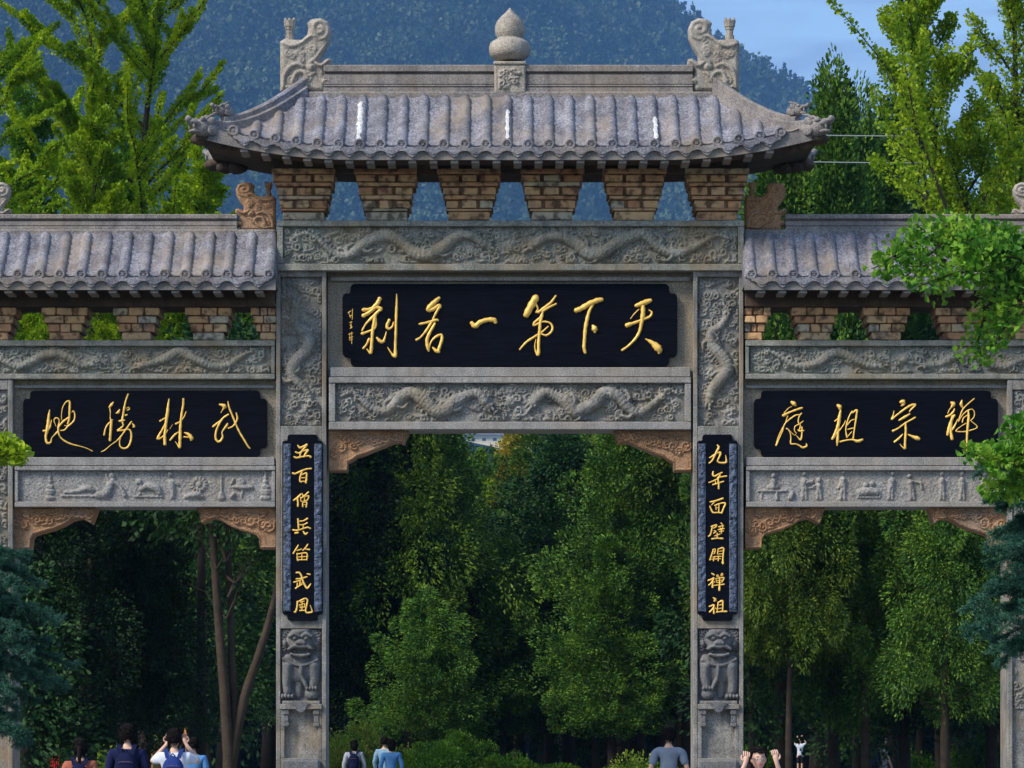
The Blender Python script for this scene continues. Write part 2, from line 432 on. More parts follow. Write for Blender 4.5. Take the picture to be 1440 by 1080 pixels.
G_SIGN = [
 (480,395,6,[[(95,238,5),(92,325,5)],[(58,270,7),(82,252,5)],[(72,300,7),(88,288,5)],[(60,262,4),(78,310,5)]]),
 (480,395,6,[[(70,352,5),(90,345,7)],[(75,372,6),(90,390,7),(74,402,5)],[(84,350,4),(80,400,5)]]),
 (480,395,6,[[(62,450,6),(98,440,5)],[(68,482,6),(98,470,5)],[(88,430,4),(88,530,6)],[(68,500,5),(96,492,5)],[(72,440,4),(70,490,5)]]),
]
G_LEFT = [
 (50,545,9,[[(180,280,8),(170,350,26),(160,450,34),(145,550,34),(130,620,26),(140,690,26),(165,705,26),(195,690,20),(205,640,10),(240,600,14),(280,560,20)],
  [(100,548,22),(140,545,26),(178,510,22),(205,410,8)],[(260,490,6),(235,420,12),(255,385,14),(290,395,14),(300,430,12),(290,500,22),(290,560,22),(310,620,16),(360,670,18),(450,715,18),(570,745,12),(650,770,9),(720,805,11)],
  [(290,500,18),(350,430,22),(418,380,18)],[(330,410,8),(330,330,10),(345,250,12),(380,190,14),(415,170,18),(435,190,24),(432,280,24),(428,370,22),(418,430,20),(405,460,16)],
  [(460,310,10),(480,298,14),(498,340,16),(490,410,18),(450,460,20),(410,490,20),(370,535,16),(320,545,12)],[(368,480,9),(400,488,12)]]),
 (50,545,9,[[(985,185,14),(960,220,30),(935,250,20)],[(940,250,16),(948,320,12),(945,380,10),(960,430,26),(955,500,28),(950,580,28),(942,670,26)],
  [(980,405,8),(920,460,16),(885,520,16),(868,600,20)],[(1065,280,14),(1045,315,30),(1020,325,12)],[(1172,85,18),(1145,160,18),(1125,250,24),(1110,340,22),(1098,410,26)],
  [(1150,262,8),(1180,250,10),(1188,275,14),(1158,288,10)],[(1138,352,18),(1160,345,14)],[(1060,425,20),(1095,420,26),(1125,412,18)],
  [(1100,440,18),(1110,480,18),(1070,520,18),(1040,545,22),(1100,540,16),(1180,530,16),(1210,570,20),(1212,640,22),(1195,710,24),(1160,760,22),(1110,770,20),(1070,740,16),(1065,680,14),(1080,620,12)],
  [(1215,430,14),(1180,480,18),(1130,550,16),(1080,620,16),(1020,680,12),(950,730,9),(880,790,12),(835,812,9)],[(1225,455,10),(1250,490,24),(1235,502,14)]]),
 (210,545,9,[[(250,145,12),(240,220,24),(230,320,34),(215,420,30),(205,520,28),(195,620,30),(198,720,34)],[(135,425,20),(175,400,16),(210,380,14)],
  [(205,450,16),(160,540,20),(120,610,24),(108,650,26),(150,635,16),(200,590,16),(235,535,8)],[(432,145,24),(430,220,24),(412,320,24),(400,420,26),(393,520,30),(390,620,34),(388,710,32),(385,762,24),(355,720,12),(330,685,7)],
  [(335,460,20),(390,430,16),(440,370,14),(465,305,10)],[(365,565,12),(320,600,22),(265,665,20)],[(445,570,12),(500,595,34),(535,643,44),(530,665,24)],[(440,625,16),(490,630,14)],[(260,525,6),(295,465,4)]]),
 (210,545,9,[[(890,215,20),(930,225,34),(952,240,42),(930,280,14),(905,320,6)],[(1000,340,20),(930,390,20),(880,470,22),(845,560,22),(840,640,24),(870,685,24),(905,670,24),(930,620,22),(920,570,14),(950,520,20),(980,480,24),(990,455,14)],
  [(805,495,20),(850,460,22),(900,420,14)],[(995,175,10),(1010,250,20),(1050,350,20),(1090,450,20),(1140,560,20),(1200,660,20),(1250,745,18),(1275,770,14)],
  [(1000,515,14),(1050,495,16),(1090,450,18),(1115,390,22),(1100,320,12)]]),
]
G_RIGHT = [
 (1080,545,9,[[(300,185,30),(330,205,46),(350,225,24)],[(195,355,34),(260,320,22),(350,285,22),(420,262,24),(437,258,14)],[(205,320,10),(260,260,8),(300,240,8)],
  [(425,325,12),(400,345,14),(350,350,16),(290,390,16),(230,440,16),(200,490,16),(180,560,16),(140,650,14),(105,730,24)],[(190,500,10),(150,580,12),(115,670,10),(105,725,14)],
  [(250,360,12),(225,430,10)],[(420,330,12),(390,380,12),(385,440,14),(410,480,14),(400,530,16)],[(445,425,12),(400,460,12),(345,490,12),(335,540,10),(360,580,10)],
  [(450,545,20),(400,550,18),(380,535,12)],[(430,500,14),(430,580,16),(415,660,20),(370,620,10),(345,595,8)],
  [(235,520,18),(260,535,14),(285,590,12),(290,650,14),(290,710,18),(350,715,16),(400,735,18),(440,760,22),(490,740,20),(485,710,10)],[(270,540,8),(330,600,8),(350,590,6)]]),
 (1080,545,9,[[(882,225,30),(908,245,48),(910,275,26)],[(920,290,20),(905,370,34),(895,450,36),(870,530,30),(840,600,28),(815,650,26)],[(890,500,22),(885,600,26),(880,680,30),(875,735,12)],
  [(820,650,20),(880,570,22),(930,510,14),(970,450,10),(980,420,8)],[(845,425,14),(890,390,14)],[(1065,300,14),(1030,360,14),(1000,450,16),(985,540,14),(1000,630,18)],
  [(1070,320,16),(1125,285,22),(1120,360,22),(1105,460,18),(1090,560,16),(1080,640,18)],[(1000,480,10),(1050,420,14),(1100,400,10)],[(1010,530,12),(1050,520,14),(1090,510,10)],[(1000,630,10),(1060,560,10)],
  [(915,685,20),(990,668,18),(1070,660,20),(1135,680,34),(1195,660,26)]]),
 (1230,545,9,[[(330,185,34),(362,180,48),(365,215,28),(335,230,12)],[(245,295,8),(235,350,14),(218,400,24),(260,365,20),(330,310,22),(400,260,24),(460,225,26),(515,215,22),(500,240,20),(450,290,16),(440,310,10)],
  [(310,415,18),(370,380,28),(445,335,18)],[(230,550,24),(300,515,18),(380,455,18),(450,415,18),(515,378,18)],[(390,450,22),(395,540,26),(390,630,26),(385,720,26),(385,770,26),(350,750,14),(320,715,7)],
  [(355,590,10),(310,640,22),(250,690,22)],[(425,595,14),(480,620,28),(530,640,46),(558,650,38)]]),
 (1230,545,9,[[(970,190,26),(998,210,46),(970,250,20)],[(925,330,8),(945,280,10),(975,250,12)],[(905,370,24),(960,345,24),(1000,300,22),(1010,270,14)],[(1010,350,24),(970,420,28),(945,500,34),(930,570,34),(920,600,24)],
  [(985,360,24),(965,470,30),(965,560,30),(980,650,36)],[(930,590,20),(990,520,24),(1030,450,14),(1050,400,8)],[(1105,160,12),(1095,210,34),(1110,250,20)],[(1260,140,14),(1190,200,14),(1120,270,16),(1085,350,14),(1060,430,12)],
  [(1065,425,10),(1110,350,10),(1170,295,14),(1230,275,12),(1262,310,12),(1258,370,12),(1215,420,12)],[(1110,440,14),(1125,385,12),(1180,345,12)],[(1215,420,10),(1300,500,12),(1200,545,14),(1110,560,14),(1030,550,14),(1080,500,10),(1160,450,10)],
  [(1185,290,16),(1190,370,26),(1182,460,26),(1172,580,26),(1168,700,22),(1170,800,18)]]),
]
G_COUP_L = [
 (395,610,12,[[(285,195,18),(320,235,34),(370,220,30),(440,185,34)],[(445,190,24),(390,250,26),(330,330,28),(330,390,24)],[(250,310,26),(300,325,24),(380,290,22),(460,275,30),(420,330,30),(390,390,26)],[(225,390,24),(270,405,30),(380,385,24),(470,375,26),(505,393,34)]]),
 (395,610,12,[[(200,665,28),(240,675,28),(330,635,26),(420,600,24),(515,588,26)],[(360,640,18),(335,700,26),(320,790,24),(345,820,20)],[(340,700,16),(430,665,26),(435,740,30),(425,825,32)],[(350,745,18),(410,740,16)],[(345,802,16),(410,805,18)]]),
 (395,690,12,[[(335,60,22),(290,110,30),(215,165,22)],[(280,140,28),(290,200,26),(288,260,30)],[(355,48,16),(378,85,22)],[(465,25,24),(410,75,22),(340,130,16)],[(335,110,16),(345,180,16),(440,162,16)],[(370,108,16),(472,90,22),(450,160,20)],[(400,90,14),(397,165,14)],
  [(370,200,20),(370,270,26)],[(375,205,14),(437,195,20),(430,275,26)],[(380,240,12),(430,235,12)]]),
 (395,690,12,[[(290,480,28),(295,560,26),(300,640,24)],[(320,515,20),(380,510,20),(450,470,26)],[(300,575,16),(380,575,16),(445,545,24)],[(380,570,20),(375,640,18)],[(205,665,26),(280,670,26),(380,640,22),(450,620,24),(500,640,26)],[(240,718,26),(290,710,30)],[(380,690,22),(415,735,30),(450,710,20)]]),
 (395,690,12,[[(295,920,18),(260,980,24),(210,1060,24)],[(275,1012,16),(350,985,18)],[(455,905,18),(420,960,22),(370,1010,16)],[(400,985,16),(485,995,26)],[(275,1060,20),(280,1150,24),(290,1180,22)],[(280,1070,18),(435,1055,22),(440,1170,24)],[(285,1120,14),(430,1112,14)],[(355,1060,14),(355,1160,14)],[(290,1168,18),(440,1165,18)]]),
 (395,785,12,[[(260,245,24),(310,245,28),(350,300,28),(380,400,28),(440,505,30),(480,470,24),(505,430,14)],[(260,350,22),(330,345,24),(440,315,22)],[(440,262,14),(490,275,28)],[(220,405,20),(290,385,20),(350,365,18)],[(325,390,20),(320,450,20)],[(280,420,18),(275,490,22)],[(320,425,14),(360,420,16)],[(250,510,26),(300,475,20),(360,440,18)]]),
 (395,785,12,[[(280,730,24),(275,820,26),(250,905,28),(225,905,20)],[(285,735,16),(360,700,24),(415,680,24),(450,710,26),(435,800,24),(420,880,24),(440,920,26),(500,915,26),(530,903,22),(510,830,14),(495,790,8)],[(330,742,18),(395,725,16)],[(320,780,16),(330,840,16)],[(325,785,14),(400,770,16),(395,830,14)],[(330,832,14),(395,822,12)],[(360,740,14),(355,880,16)],[(320,885,20),(400,880,18)]]),
]
G_COUP_R = [
 (980,610,12,[[(345,190,18),(370,230,34),(340,290,32),(300,370,30),(260,450,26),(210,495,22)],[(215,405,18),(250,385,24),(330,330,22),(400,320,32),(380,390,26),(350,460,24),(400,490,26),(490,485,32),(495,430,22),(485,360,9)]]),
 (980,610,12,[[(275,640,22),(270,690,28),(300,715,26),(370,680,22),(425,655,24)],[(350,742,20),(430,725,20),(500,715,24)],[(205,825,20),(270,800,22),(350,760,18)],[(395,690,18),(360,760,24),(370,850,28),(370,925,30)],[(270,860,22),(340,840,20),(450,805,24)],[(310,790,16),(322,850,16)]]),
 (980,690,12,[[(225,190,22),(290,180,26),(370,155,24),(440,130,26)],[(290,200,18),(250,240,16)],[(220,260,18),(240,310,24),(275,370,26),(350,370,22),(420,375,24)],[(300,250,20),(400,215,20),(480,215,26),(450,300,24),(420,380,24)],[(320,240,16),(325,320,16)],[(375,220,18),(370,360,20)],[(330,290,12),(370,285,12)]]),
 (980,690,12,[[(240,605,18),(330,580,26),(310,620,18),(260,640,14)],[(265,600,22),(245,690,24),(225,750,22),(195,770,20)],[(290,675,16),(322,690,20),(280,722,14)],[(408,545,18),(430,570,18)],[(365,610,16),(450,590,18)],[(390,615,12),(395,650,12)],[(442,600,12),(427,650,12)],[(360,660,16),(460,640,18)],[(378,692,14),(450,680,16)],[(415,640,18),(415,720,20)],[(300,765,14),(390,735,18)],[(345,722,20),(345,800,20)],[(255,815,26),(340,805,20),(435,810,32)]]),
 (980,690,12,[[(275,1000,18),(255,1070,22),(220,1170,22)],[(270,995,16),(312,990,18),(300,1060,18)],[(265,1035,12),(300,1030,12)],[(255,1072,12),(300,1062,12)],[(358,1000,16),(350,1070,16)],[(360,985,18),(450,970,26),(445,1080,24),(440,1180,26),(445,1235,24),(415,1205,10)],[(370,1027,12),(440,1015,12)],[(355,1072,12),(440,1062,12)],[(270,1122,16),(340,1110,14),(410,1110,16)],[(245,1160,14),(400,1147,14)],[(300,1110,14),(280,1185,18)],[(365,1105,16),(360,1185,18)]]),
 (980,785,12,[[(250,255,16),(290,280,28)],[(190,375,22),(250,355,24),(290,335,22),(240,420,20),(200,455,18)],[(270,380,22),(265,490,32)],[(290,390,14),(302,410,14)],[(335,302,14),(350,280,12),(366,300,12),(345,315,12),(335,302,12)],[(405,290,14),(425,255,14),(442,275,12),(415,302,12)],[(320,340,14),(335,410,14)],[(320,345,14),(455,330,22),(430,397,16)],[(340,378,12),(440,370,12)],[(340,412,14),(430,402,14)],[(385,320,20),(385,420,24),(380,540,32)],[(290,460,18),(380,450,18),(460,440,22)]]),
 (980,785,12,[[(275,665,16),(315,700,42),(290,725,18)],[(210,815,20),(290,790,24),(270,850,24),(215,910,24)],[(285,840,22),(290,930,32)],[(310,840,16),(332,862,16)],[(360,745,22),(350,830,20),(345,900,20)],[(370,740,18),(432,720,30),(440,800,24),(435,890,24)],[(370,792,14),(430,782,14)],[(360,852,14),(430,842,14)],[(330,912,20),(420,900,22),(500,900,32)]]),
]

def glyph(g, yface, parent, wmul=1.22):
    ox, oy, zm, strokes = g
    V = []; Fs = []
    for st in strokes:
        A = smooth_path(st, 5)
        A = np.column_stack([A[:, 0]/zm + ox, A[:, 1]/zm + oy, np.maximum(A[:, 2], 2)/zm])
        # rounded ends
        def endcap(a, b):
            d = a[:2]-b[:2]; d = d/max(np.hypot(*d), 1e-6); w = a[2]/2
            return [np.array([a[0]+d[0]*w*k, a[1]+d[1]*w*k, a[2]*math.sqrt(max(0, 1-k*k))]) for k in (.45, .8, .97)]
        pre = endcap(A[0], A[1])[::-1]; post = endcap(A[-1], A[-2])
        A = np.array(list(pre) + list(A) + list(post))
        T = np.gradient(A[:, :2], axis=0); T /= np.maximum(np.linalg.norm(T, axis=1, keepdims=True), 1e-6)
        Nn = np.column_stack([-T[:, 1], T[:, 0]])
        n = 7; b = len(V)
        for i in range(len(A)):
            jit = 1 + .10*math.sin(i*1.7+ox+A[0, 0])
            w = A[i, 2]/2*wmul*jit
            for k in range(n):
                a = math.pi*k/(n-1)
                px = A[i, 0] + Nn[i, 0]*w*math.cos(a); py = A[i, 1] + Nn[i, 1]*w*math.cos(a)
                hh = (0.006 + 0.0040*A[i, 2])*math.sin(a) * (1 if w > .05 else 0)
                V.append((PX(px, yface), yface + .003 - hh*1.3, PZ(py, yface)))
        for i in range(len(A)-1):
            for k in range(n-1):
                Fs.append((b+i*n+k, b+i*n+k+1, b+(i+1)*n+k+1, b+(i+1)*n+k))
    return obj('character', V, Fs, M['gold'], parent, smooth=True)
# ------------------------------------------------------------------ carved relief as height fields (units: 1 = 1 cm)
class HF:
    def __init__(s, W, H, step=1.0):
        s.W, s.H, s.st = W, H, step
        s.nx = int(round(W/step)) + 1; s.ny = int(round(H/step)) + 1
        s.x = np.linspace(0, W, s.nx); s.y = np.linspace(0, H, s.ny)
        s.h = np.zeros((s.ny, s.nx))
        s.X, s.Y = np.meshgrid(s.x, s.y)
    def win(s, cx, cy, r):
        i0 = max(int((cx-r)/s.W*(s.nx-1)), 0); i1 = min(int((cx+r)/s.W*(s.nx-1))+2, s.nx)
        j0 = max(int((cy-r)/s.H*(s.ny-1)), 0); j1 = min(int((cy+r)/s.H*(s.ny-1))+2, s.ny)
        if i1 <= i0 or j1 <= j0: return None
        return slice(j0, j1), slice(i0, i1)
    def ell(s, cx, cy, rx, ry, h, ang=0.0, base=0.0, p=.5):
        w = s.win(cx, cy, max(rx, ry))
        if w is None: return
        dx = s.X[w]-cx; dy = s.Y[w]-cy; c, q = math.cos(ang), math.sin(ang)
        u = (dx*c+dy*q)/rx; v = (-dx*q+dy*c)/ry
        d = 1-u*u-v*v
        s.h[w] = np.maximum(s.h[w], np.where(d > 0, base + h*np.clip(d, 0, 1)**p, 0))
    def tube(s, pts, h=1.0, ring=0.0, base=0.0, sub=6):
        A = smooth_path(pts, sub)
        L = 0
        for i in range(len(A)-1):
            d = np.hypot(*(A[i+1, :2]-A[i, :2])); k = max(1, int(d/1.1))
            for t in range(k):
                a = A[i]+(A[i+1]-A[i])*t/k
                r = max(a[2], .7); L += d/k
                f = 1 + (ring*math.cos(L*2*math.pi/3.4) if ring else 0)
                s.ell(a[0], a[1], r, r, r*h*f, base=base)
    def swirl(s, cx, cy, r, h, hand=1, ph=0.0, k=9.0):
        w = s.win(cx, cy, r)
        if w is None: return
        dx = s.X[w]-cx; dy = s.Y[w]-cy; d = np.hypot(dx, dy)/r
        z = h*np.clip(1-d*d, 0, 1)**.22*(.62+.38*np.cos(hand*np.arctan2(dy, dx)+ph-k*d))
        s.h[w] = np.maximum(s.h[w], np.where(d < 1, z, 0))
    def clouds(s, rg, h=1.6, rmin=3, rmax=6, dens=1.0):
        big = rmin > 2
        h *= 2.9; a, b = (4.2, 7.8) if big else (2.0, 4.2)
        n = int(s.W*s.H/(95 if big else 26)*dens)
        for _ in range(n):
            x, y = rg.uniform(0, s.W), rg.uniform(0, s.H); hand = rg.choice([-1, 1]); r = rg.uniform(a, b)
            s.swirl(x, y, r, h*rg.uniform(.55, 1.15), hand, rg.uniform(0, 6.3), rg.uniform(6, 8))
            if rg.random() < .55:       # tail of the cloud scroll
                t = rg.uniform(-.5, .5)+(0 if hand > 0 else math.pi); l = r*rg.uniform(1.6, 2.6)
                s.tube([(x, y-r*.6, r*.32), (x+l*.5*math.cos(t), y-r*.75+l*.5*math.sin(t)*.5, r*.36), (x+l*math.cos(t), y-r*.3+l*math.sin(t)*.5, r*.12)], h=1.3, sub=3)
    def fade(s, m=1.5):
        e = np.minimum(np.minimum(s.X, s.W-s.X), np.minimum(s.Y, s.H-s.Y))
        s.h *= np.clip(e/m, 0, 1)
    def rough(s, rg, a=.18):
        m = s.h > 0.01
        s.h += a*rg.standard_normal(s.h.shape)*m
        if s.W > 100 and s.H > 20:      # chisel marks and chipped edges
            q = rg.standard_normal(s.h.shape)
            for _ in range(2): q = (q+np.roll(q, 1, 0)+np.roll(q, -1, 0)+np.roll(q, 1, 1)+np.roll(q, -1, 1))/5
            s.h += 2.2*a*q/.3*m*.6

def dragon(hf, x0, x1, yc, amp, waves, r, rg, T=lambda x, y: (x, y), H=2.2):
    """scaled body from tail x0 to head x1, dipping in and out of the clouds"""
    sg = 1 if x1 > x0 else -1
    n = int(waves*6)+1; pts = []
    for i in range(n):
        t = i/(n-1)
        x = x0+(x1-x0)*t; y = yc+amp*math.sin(t*waves*2*math.pi+.6)*(1-.2*t)
        rr = r*(.30+.95*math.sin(min(1, t*1.5)*math.pi*.5)) * (1 if t < .85 else .75)
        X, Y = T(x+rg.uniform(-3, 3), y+rg.uniform(-2, 2)); pts.append((X, Y, rr))
    A = smooth_path(pts, 6)
    L = 0
    for i in range(len(A)-1):
        d_ = np.hypot(*(A[i+1, :2]-A[i, :2])); k = max(1, int(d_/1.0))
        for q in range(k):
            a = A[i]+(A[i+1]-A[i])*q/k; L += d_/k
            f = 1+.26*math.cos(L*2*math.pi/5.4)
            hf.ell(a[0], a[1], a[2], a[2], (3.4+a[2]*.66)*f, p=.36)
    # fins along the spine and belly fringe
    for i in range(2, len(A)-2):
        d = A[i+1, :2]-A[i-1, :2]; d /= max(np.hypot(*d), 1e-6)
        nn = np.array([-d[1], d[0]])*sg
        c = A[i, :2]+nn*A[i, 2]*1.12
        if i % 2 == 0: hf.ell(c[0], c[1], 2.4, 1.7, 5.4, math.atan2(nn[1], nn[0]), p=.3)
    # curls in front of the body
    for t in (.10, .26, .44, .60, .80):
        i = int(t*(len(A)-1)); d = A[i, :2]
        for q in range(2):
            hf.swirl(d[0]+rg.uniform(-6, 6), d[1]+rg.uniform(-r, r), rg.uniform(4, 6.5), 4.2+hf.H*.10 if hf.H < 80 else 9.4, rg.choice([-1, 1]), rg.uniform(0, 6), 7)
    r = r*.92
    # legs
    for t, side in ((.3, 1), (.38, -1), (.68, 1), (.76, -1)):
        i = int(t*(len(A)-1)); bx, by = A[i, 0], A[i, 1]
        d = A[min(i+2, len(A)-1), :2]-A[i-1, :2]; d /= max(np.hypot(*d), 1e-6)
        nn = np.array([-d[1], d[0]])*side
        k = np.array([bx, by])+nn*r*1.5+d*r*.5; f = k+d*r*1.5+nn*r*.3
        hf.tube([(bx, by, r*.55), (k[0], k[1], r*.48), (f[0], f[1], r*.34)], h=2.6)
        for a in (-.8, 0, .8):
            q = np.array([d[0]*math.cos(a)-d[1]*math.sin(a), d[0]*math.sin(a)+d[1]*math.cos(a)])
            e = f+q*r*.8
            hf.tube([(f[0], f[1], 1.5), (e[0], e[1], 1.0)], h=3.0)
    # head
    hd = A[-1, :2]; d = A[-1, :2]-A[-4, :2]; d /= np.hypot(*d); nn = np.array([-d[1], d[0]])
    def P(a, b): return hd+d*a*r+nn*b*r
    ang = math.atan2(d[1], d[0])
    for a, b, rx, ry, h in ((.5, 0, 1.25, .95, 1.5), (1.7, .28, 1.0, .42, 1.5), (1.6, -.5, .85, .3, 1.2), (.9, .7, .4, .35, 1.9), (2.5, .4, .36, .36, 1.8)):
        q = P(a, b); hf.ell(q[0], q[1], rx*r, ry*r, H*h*1.9, ang)
    for b in (-1, -.5, 0, .5, 1):
        p0, p1, p2 = P(-.1, b*.7), P(-1.6, b*1.35), P(-2.7, b*1.5+.35)
        hf.tube([(p0[0], p0[1], 1.5), (p1[0], p1[1], 1.5), (p2[0], p2[1], .9)], h=3.0)
    p0, p1, p2 = P(.3, .8), P(-.7, 1.5), P(-1.6, 1.4)
    hf.tube([(p0[0], p0[1], 1.6), (p1[0], p1[1], 1.3), (p2[0], p2[1], .9)], h=2)
    for b in (-1, 1):
        p0, p1, p2 = P(2.3, b*.4), P(3.0, b*1.0), P(2.3, b*1.7)
        hf.tube([(p0[0], p0[1], .9), (p1[0], p1[1], .8), (p2[0], p2[1], .7)], h=1.6)

def pearl(hf, cx, cy, r, H=2.4):
    for k in range(9):
        a = k*2*math.pi/9
        hf.tube([(cx+r*.9*math.cos(a), cy+r*.9*math.sin(a), 1.4), (cx+r*1.6*math.cos(a+.25), cy+r*1.6*math.sin(a+.25), 1.2), (cx+r*2.2*math.cos(a), cy+r*2.2*math.sin(a), .8)], h=1.4)
    hf.ell(cx, cy, r*1.15, r*1.15, H*.5); hf.ell(cx, cy, r*.85, r*.85, H*1.5)

def relief(name, hf, px0, py1, yb, mat, parent, rg, scale=None):
    """lay a height field on a wall: lower left corner at photo px0, py1 on the depth yb; heights stand out towards -Y"""
    hf.rough(rg)
    k = (yb-CY)/F*1.0
    X = CX+(px0-720)*k + hf.X*k*(100/100.0); Z = CZ+(1040-py1)*k + hf.Y*k
    V = np.stack([X, yb-hf.h*.01, Z], -1).reshape(-1, 3)
    j, i = np.mgrid[0:hf.ny-1, 0:hf.nx-1]; a = (j*hf.nx+i).ravel()
    Fc = np.stack([a, a+1, a+hf.nx+1, a+hf.nx], -1)
    return obj(name, V, Fc, mat, parent, smooth=True)

def in_poly(X, Y, P):
    c = np.zeros(X.shape, bool); n = len(P)
    for i in range(n):
        x0, y0 = P[i]; x1, y1 = P[(i+1) % n]
        if y0 == y1: continue
        m = ((y0 > Y) != (y1 > Y)) & (X < (x1-x0)*(Y-y0)/(y1-y0)+x0)
        c ^= m
    return c
def near_poly(X, Y, P):
    best = np.full(X.shape, 1e9); bx = X.copy(); by = Y.copy(); n = len(P)
    for i in range(n):
        x0, y0 = P[i]; x1, y1 = P[(i+1) % n]; dx, dy = x1-x0, y1-y0
        t = np.clip(((X-x0)*dx+(Y-y0)*dy)/max(dx*dx+dy*dy, 1e-9), 0, 1)
        qx, qy = x0+t*dx, y0+t*dy; d = np.hypot(X-qx, Y-qy)
        m = d < best; best = np.where(m, d, best); bx = np.where(m, qx, bx); by = np.where(m, qy, by)
    return best, bx, by

def carved_solid(name, poly, fn, thick, place, mat, parent, rg, step=1.0, edge=5.0):
    """solid piece: outline poly (cm), carving by fn(hf) on both faces. place(x, y, z) -> world; z = -1..1 through the thickness (cm)"""
    P = np.array(poly, float)
    x0, y0 = P.min(0); x1, y1 = P.max(0)
    Q = P-[x0, y0]
    hf = HF(x1-x0, y1-y0, step); fn(hf); hf.rough(rg, .12)
    d, bx, by = near_poly(hf.X, hf.Y, Q); ins = in_poly(hf.X, hf.Y, Q)
    sd = np.where(ins, d, -d)
    xc = (hf.X[:-1, :-1]+hf.X[1:, 1:])/2; yc = (hf.Y[:-1, :-1]+hf.Y[1:, 1:])/2
    keep = in_poly(xc, yc, Q)
    used = np.zeros(hf.h.shape, int)
    for a in (0, 1):
        for b in (0, 1): used[a:a+keep.shape[0], b:b+keep.shape[1]] += keep
    bd = (used > 0) & (used < 4)
    X = np.where(bd, bx, hf.X); Y = np.where(bd, by, hf.Y)
    prof = thick*(.55+.45*np.sqrt(np.clip(sd/edge, 0, 1)))
    zf = prof+hf.h*np.clip(sd/2.5, 0, 1)
    idx = -np.ones(hf.h.shape, int); u = used > 0; nU = u.sum(); idx[u] = np.arange(nU)
    V = [place(x, y, -z) for x, y, z in zip(X[u], Y[u], zf[u])] + [place(x, y, z) for x, y, z in zip(X[u], Y[u], zf[u])]
    jj, ii = np.nonzero(keep); Fs = []
    for j, i in zip(jj, ii):
        a, b, c, e = idx[j, i], idx[j, i+1], idx[j+1, i+1], idx[j+1, i]
        Fs.append((a, b, c, e)); Fs.append((a+nU, e+nU, c+nU, b+nU))
        if i == 0 or not keep[j, i-1]: Fs.append((a, e, e+nU, a+nU))
        if i == keep.shape[1]-1 or not keep[j, i+1]: Fs.append((b, b+nU, c+nU, c))
        if j == 0 or not keep[j-1, i]: Fs.append((a, a+nU, b+nU, b))
        if j == keep.shape[0]-1 or not keep[j+1, i]: Fs.append((e, c, c+nU, e+nU))
    o = obj(name, np.array(V), Fs, mat, parent, smooth=True)
    return o

RG = np.random.default_rng(11)

# ------------------------------------------------------------------ the gate
gate = empty('stone_gate', (0, 0, 0))
tag(gate, 'grey stone gateway of three bays with tiled roofs and black boards with gold characters', 'gateway', kind='thing')
D = 0.75                       # depth of the stone frame
YC = 0.375

def stone_box(name, px0, px1, py0, py1, y0, y1, mat, parent, c=.012, yref=None):
    """box measured on its front face"""
    yr = y0 if yref is None else yref
    m = MB(); m.box(PX(px0, yr), PX(px1, yr), y0, y1, PZ(py1, yr), PZ(py0, yr), c)
    return m.build(name, mat, parent)

def pz_box(mb, px0, px1, py0, py1, y0, y1, c=.008):
    mb.box(PX(px0, y0), PX(px1, y0), y0, y1, PZ(py1, y0), PZ(py0, y0), c)

# ---- central pillars
def dragon_column(hf, rg, flip):
    hf.clouds(rg, 1.7, 3, 6)
    T = lambda x, y: (y, x)
    if flip: dragon(hf, 170, 40, hf.W/2, 13, 1.7, 7.5, rg, T, 2.4)
    else: dragon(hf, 25, 160, hf.W/2, 13, 1.7, 7.5, rg, T, 2.4)
    hf.tube([(6, 204, 3), (22, 200, 3.5), (38, 205, 3.5), (54, 201, 3)], h=.8)
    hf.fade()

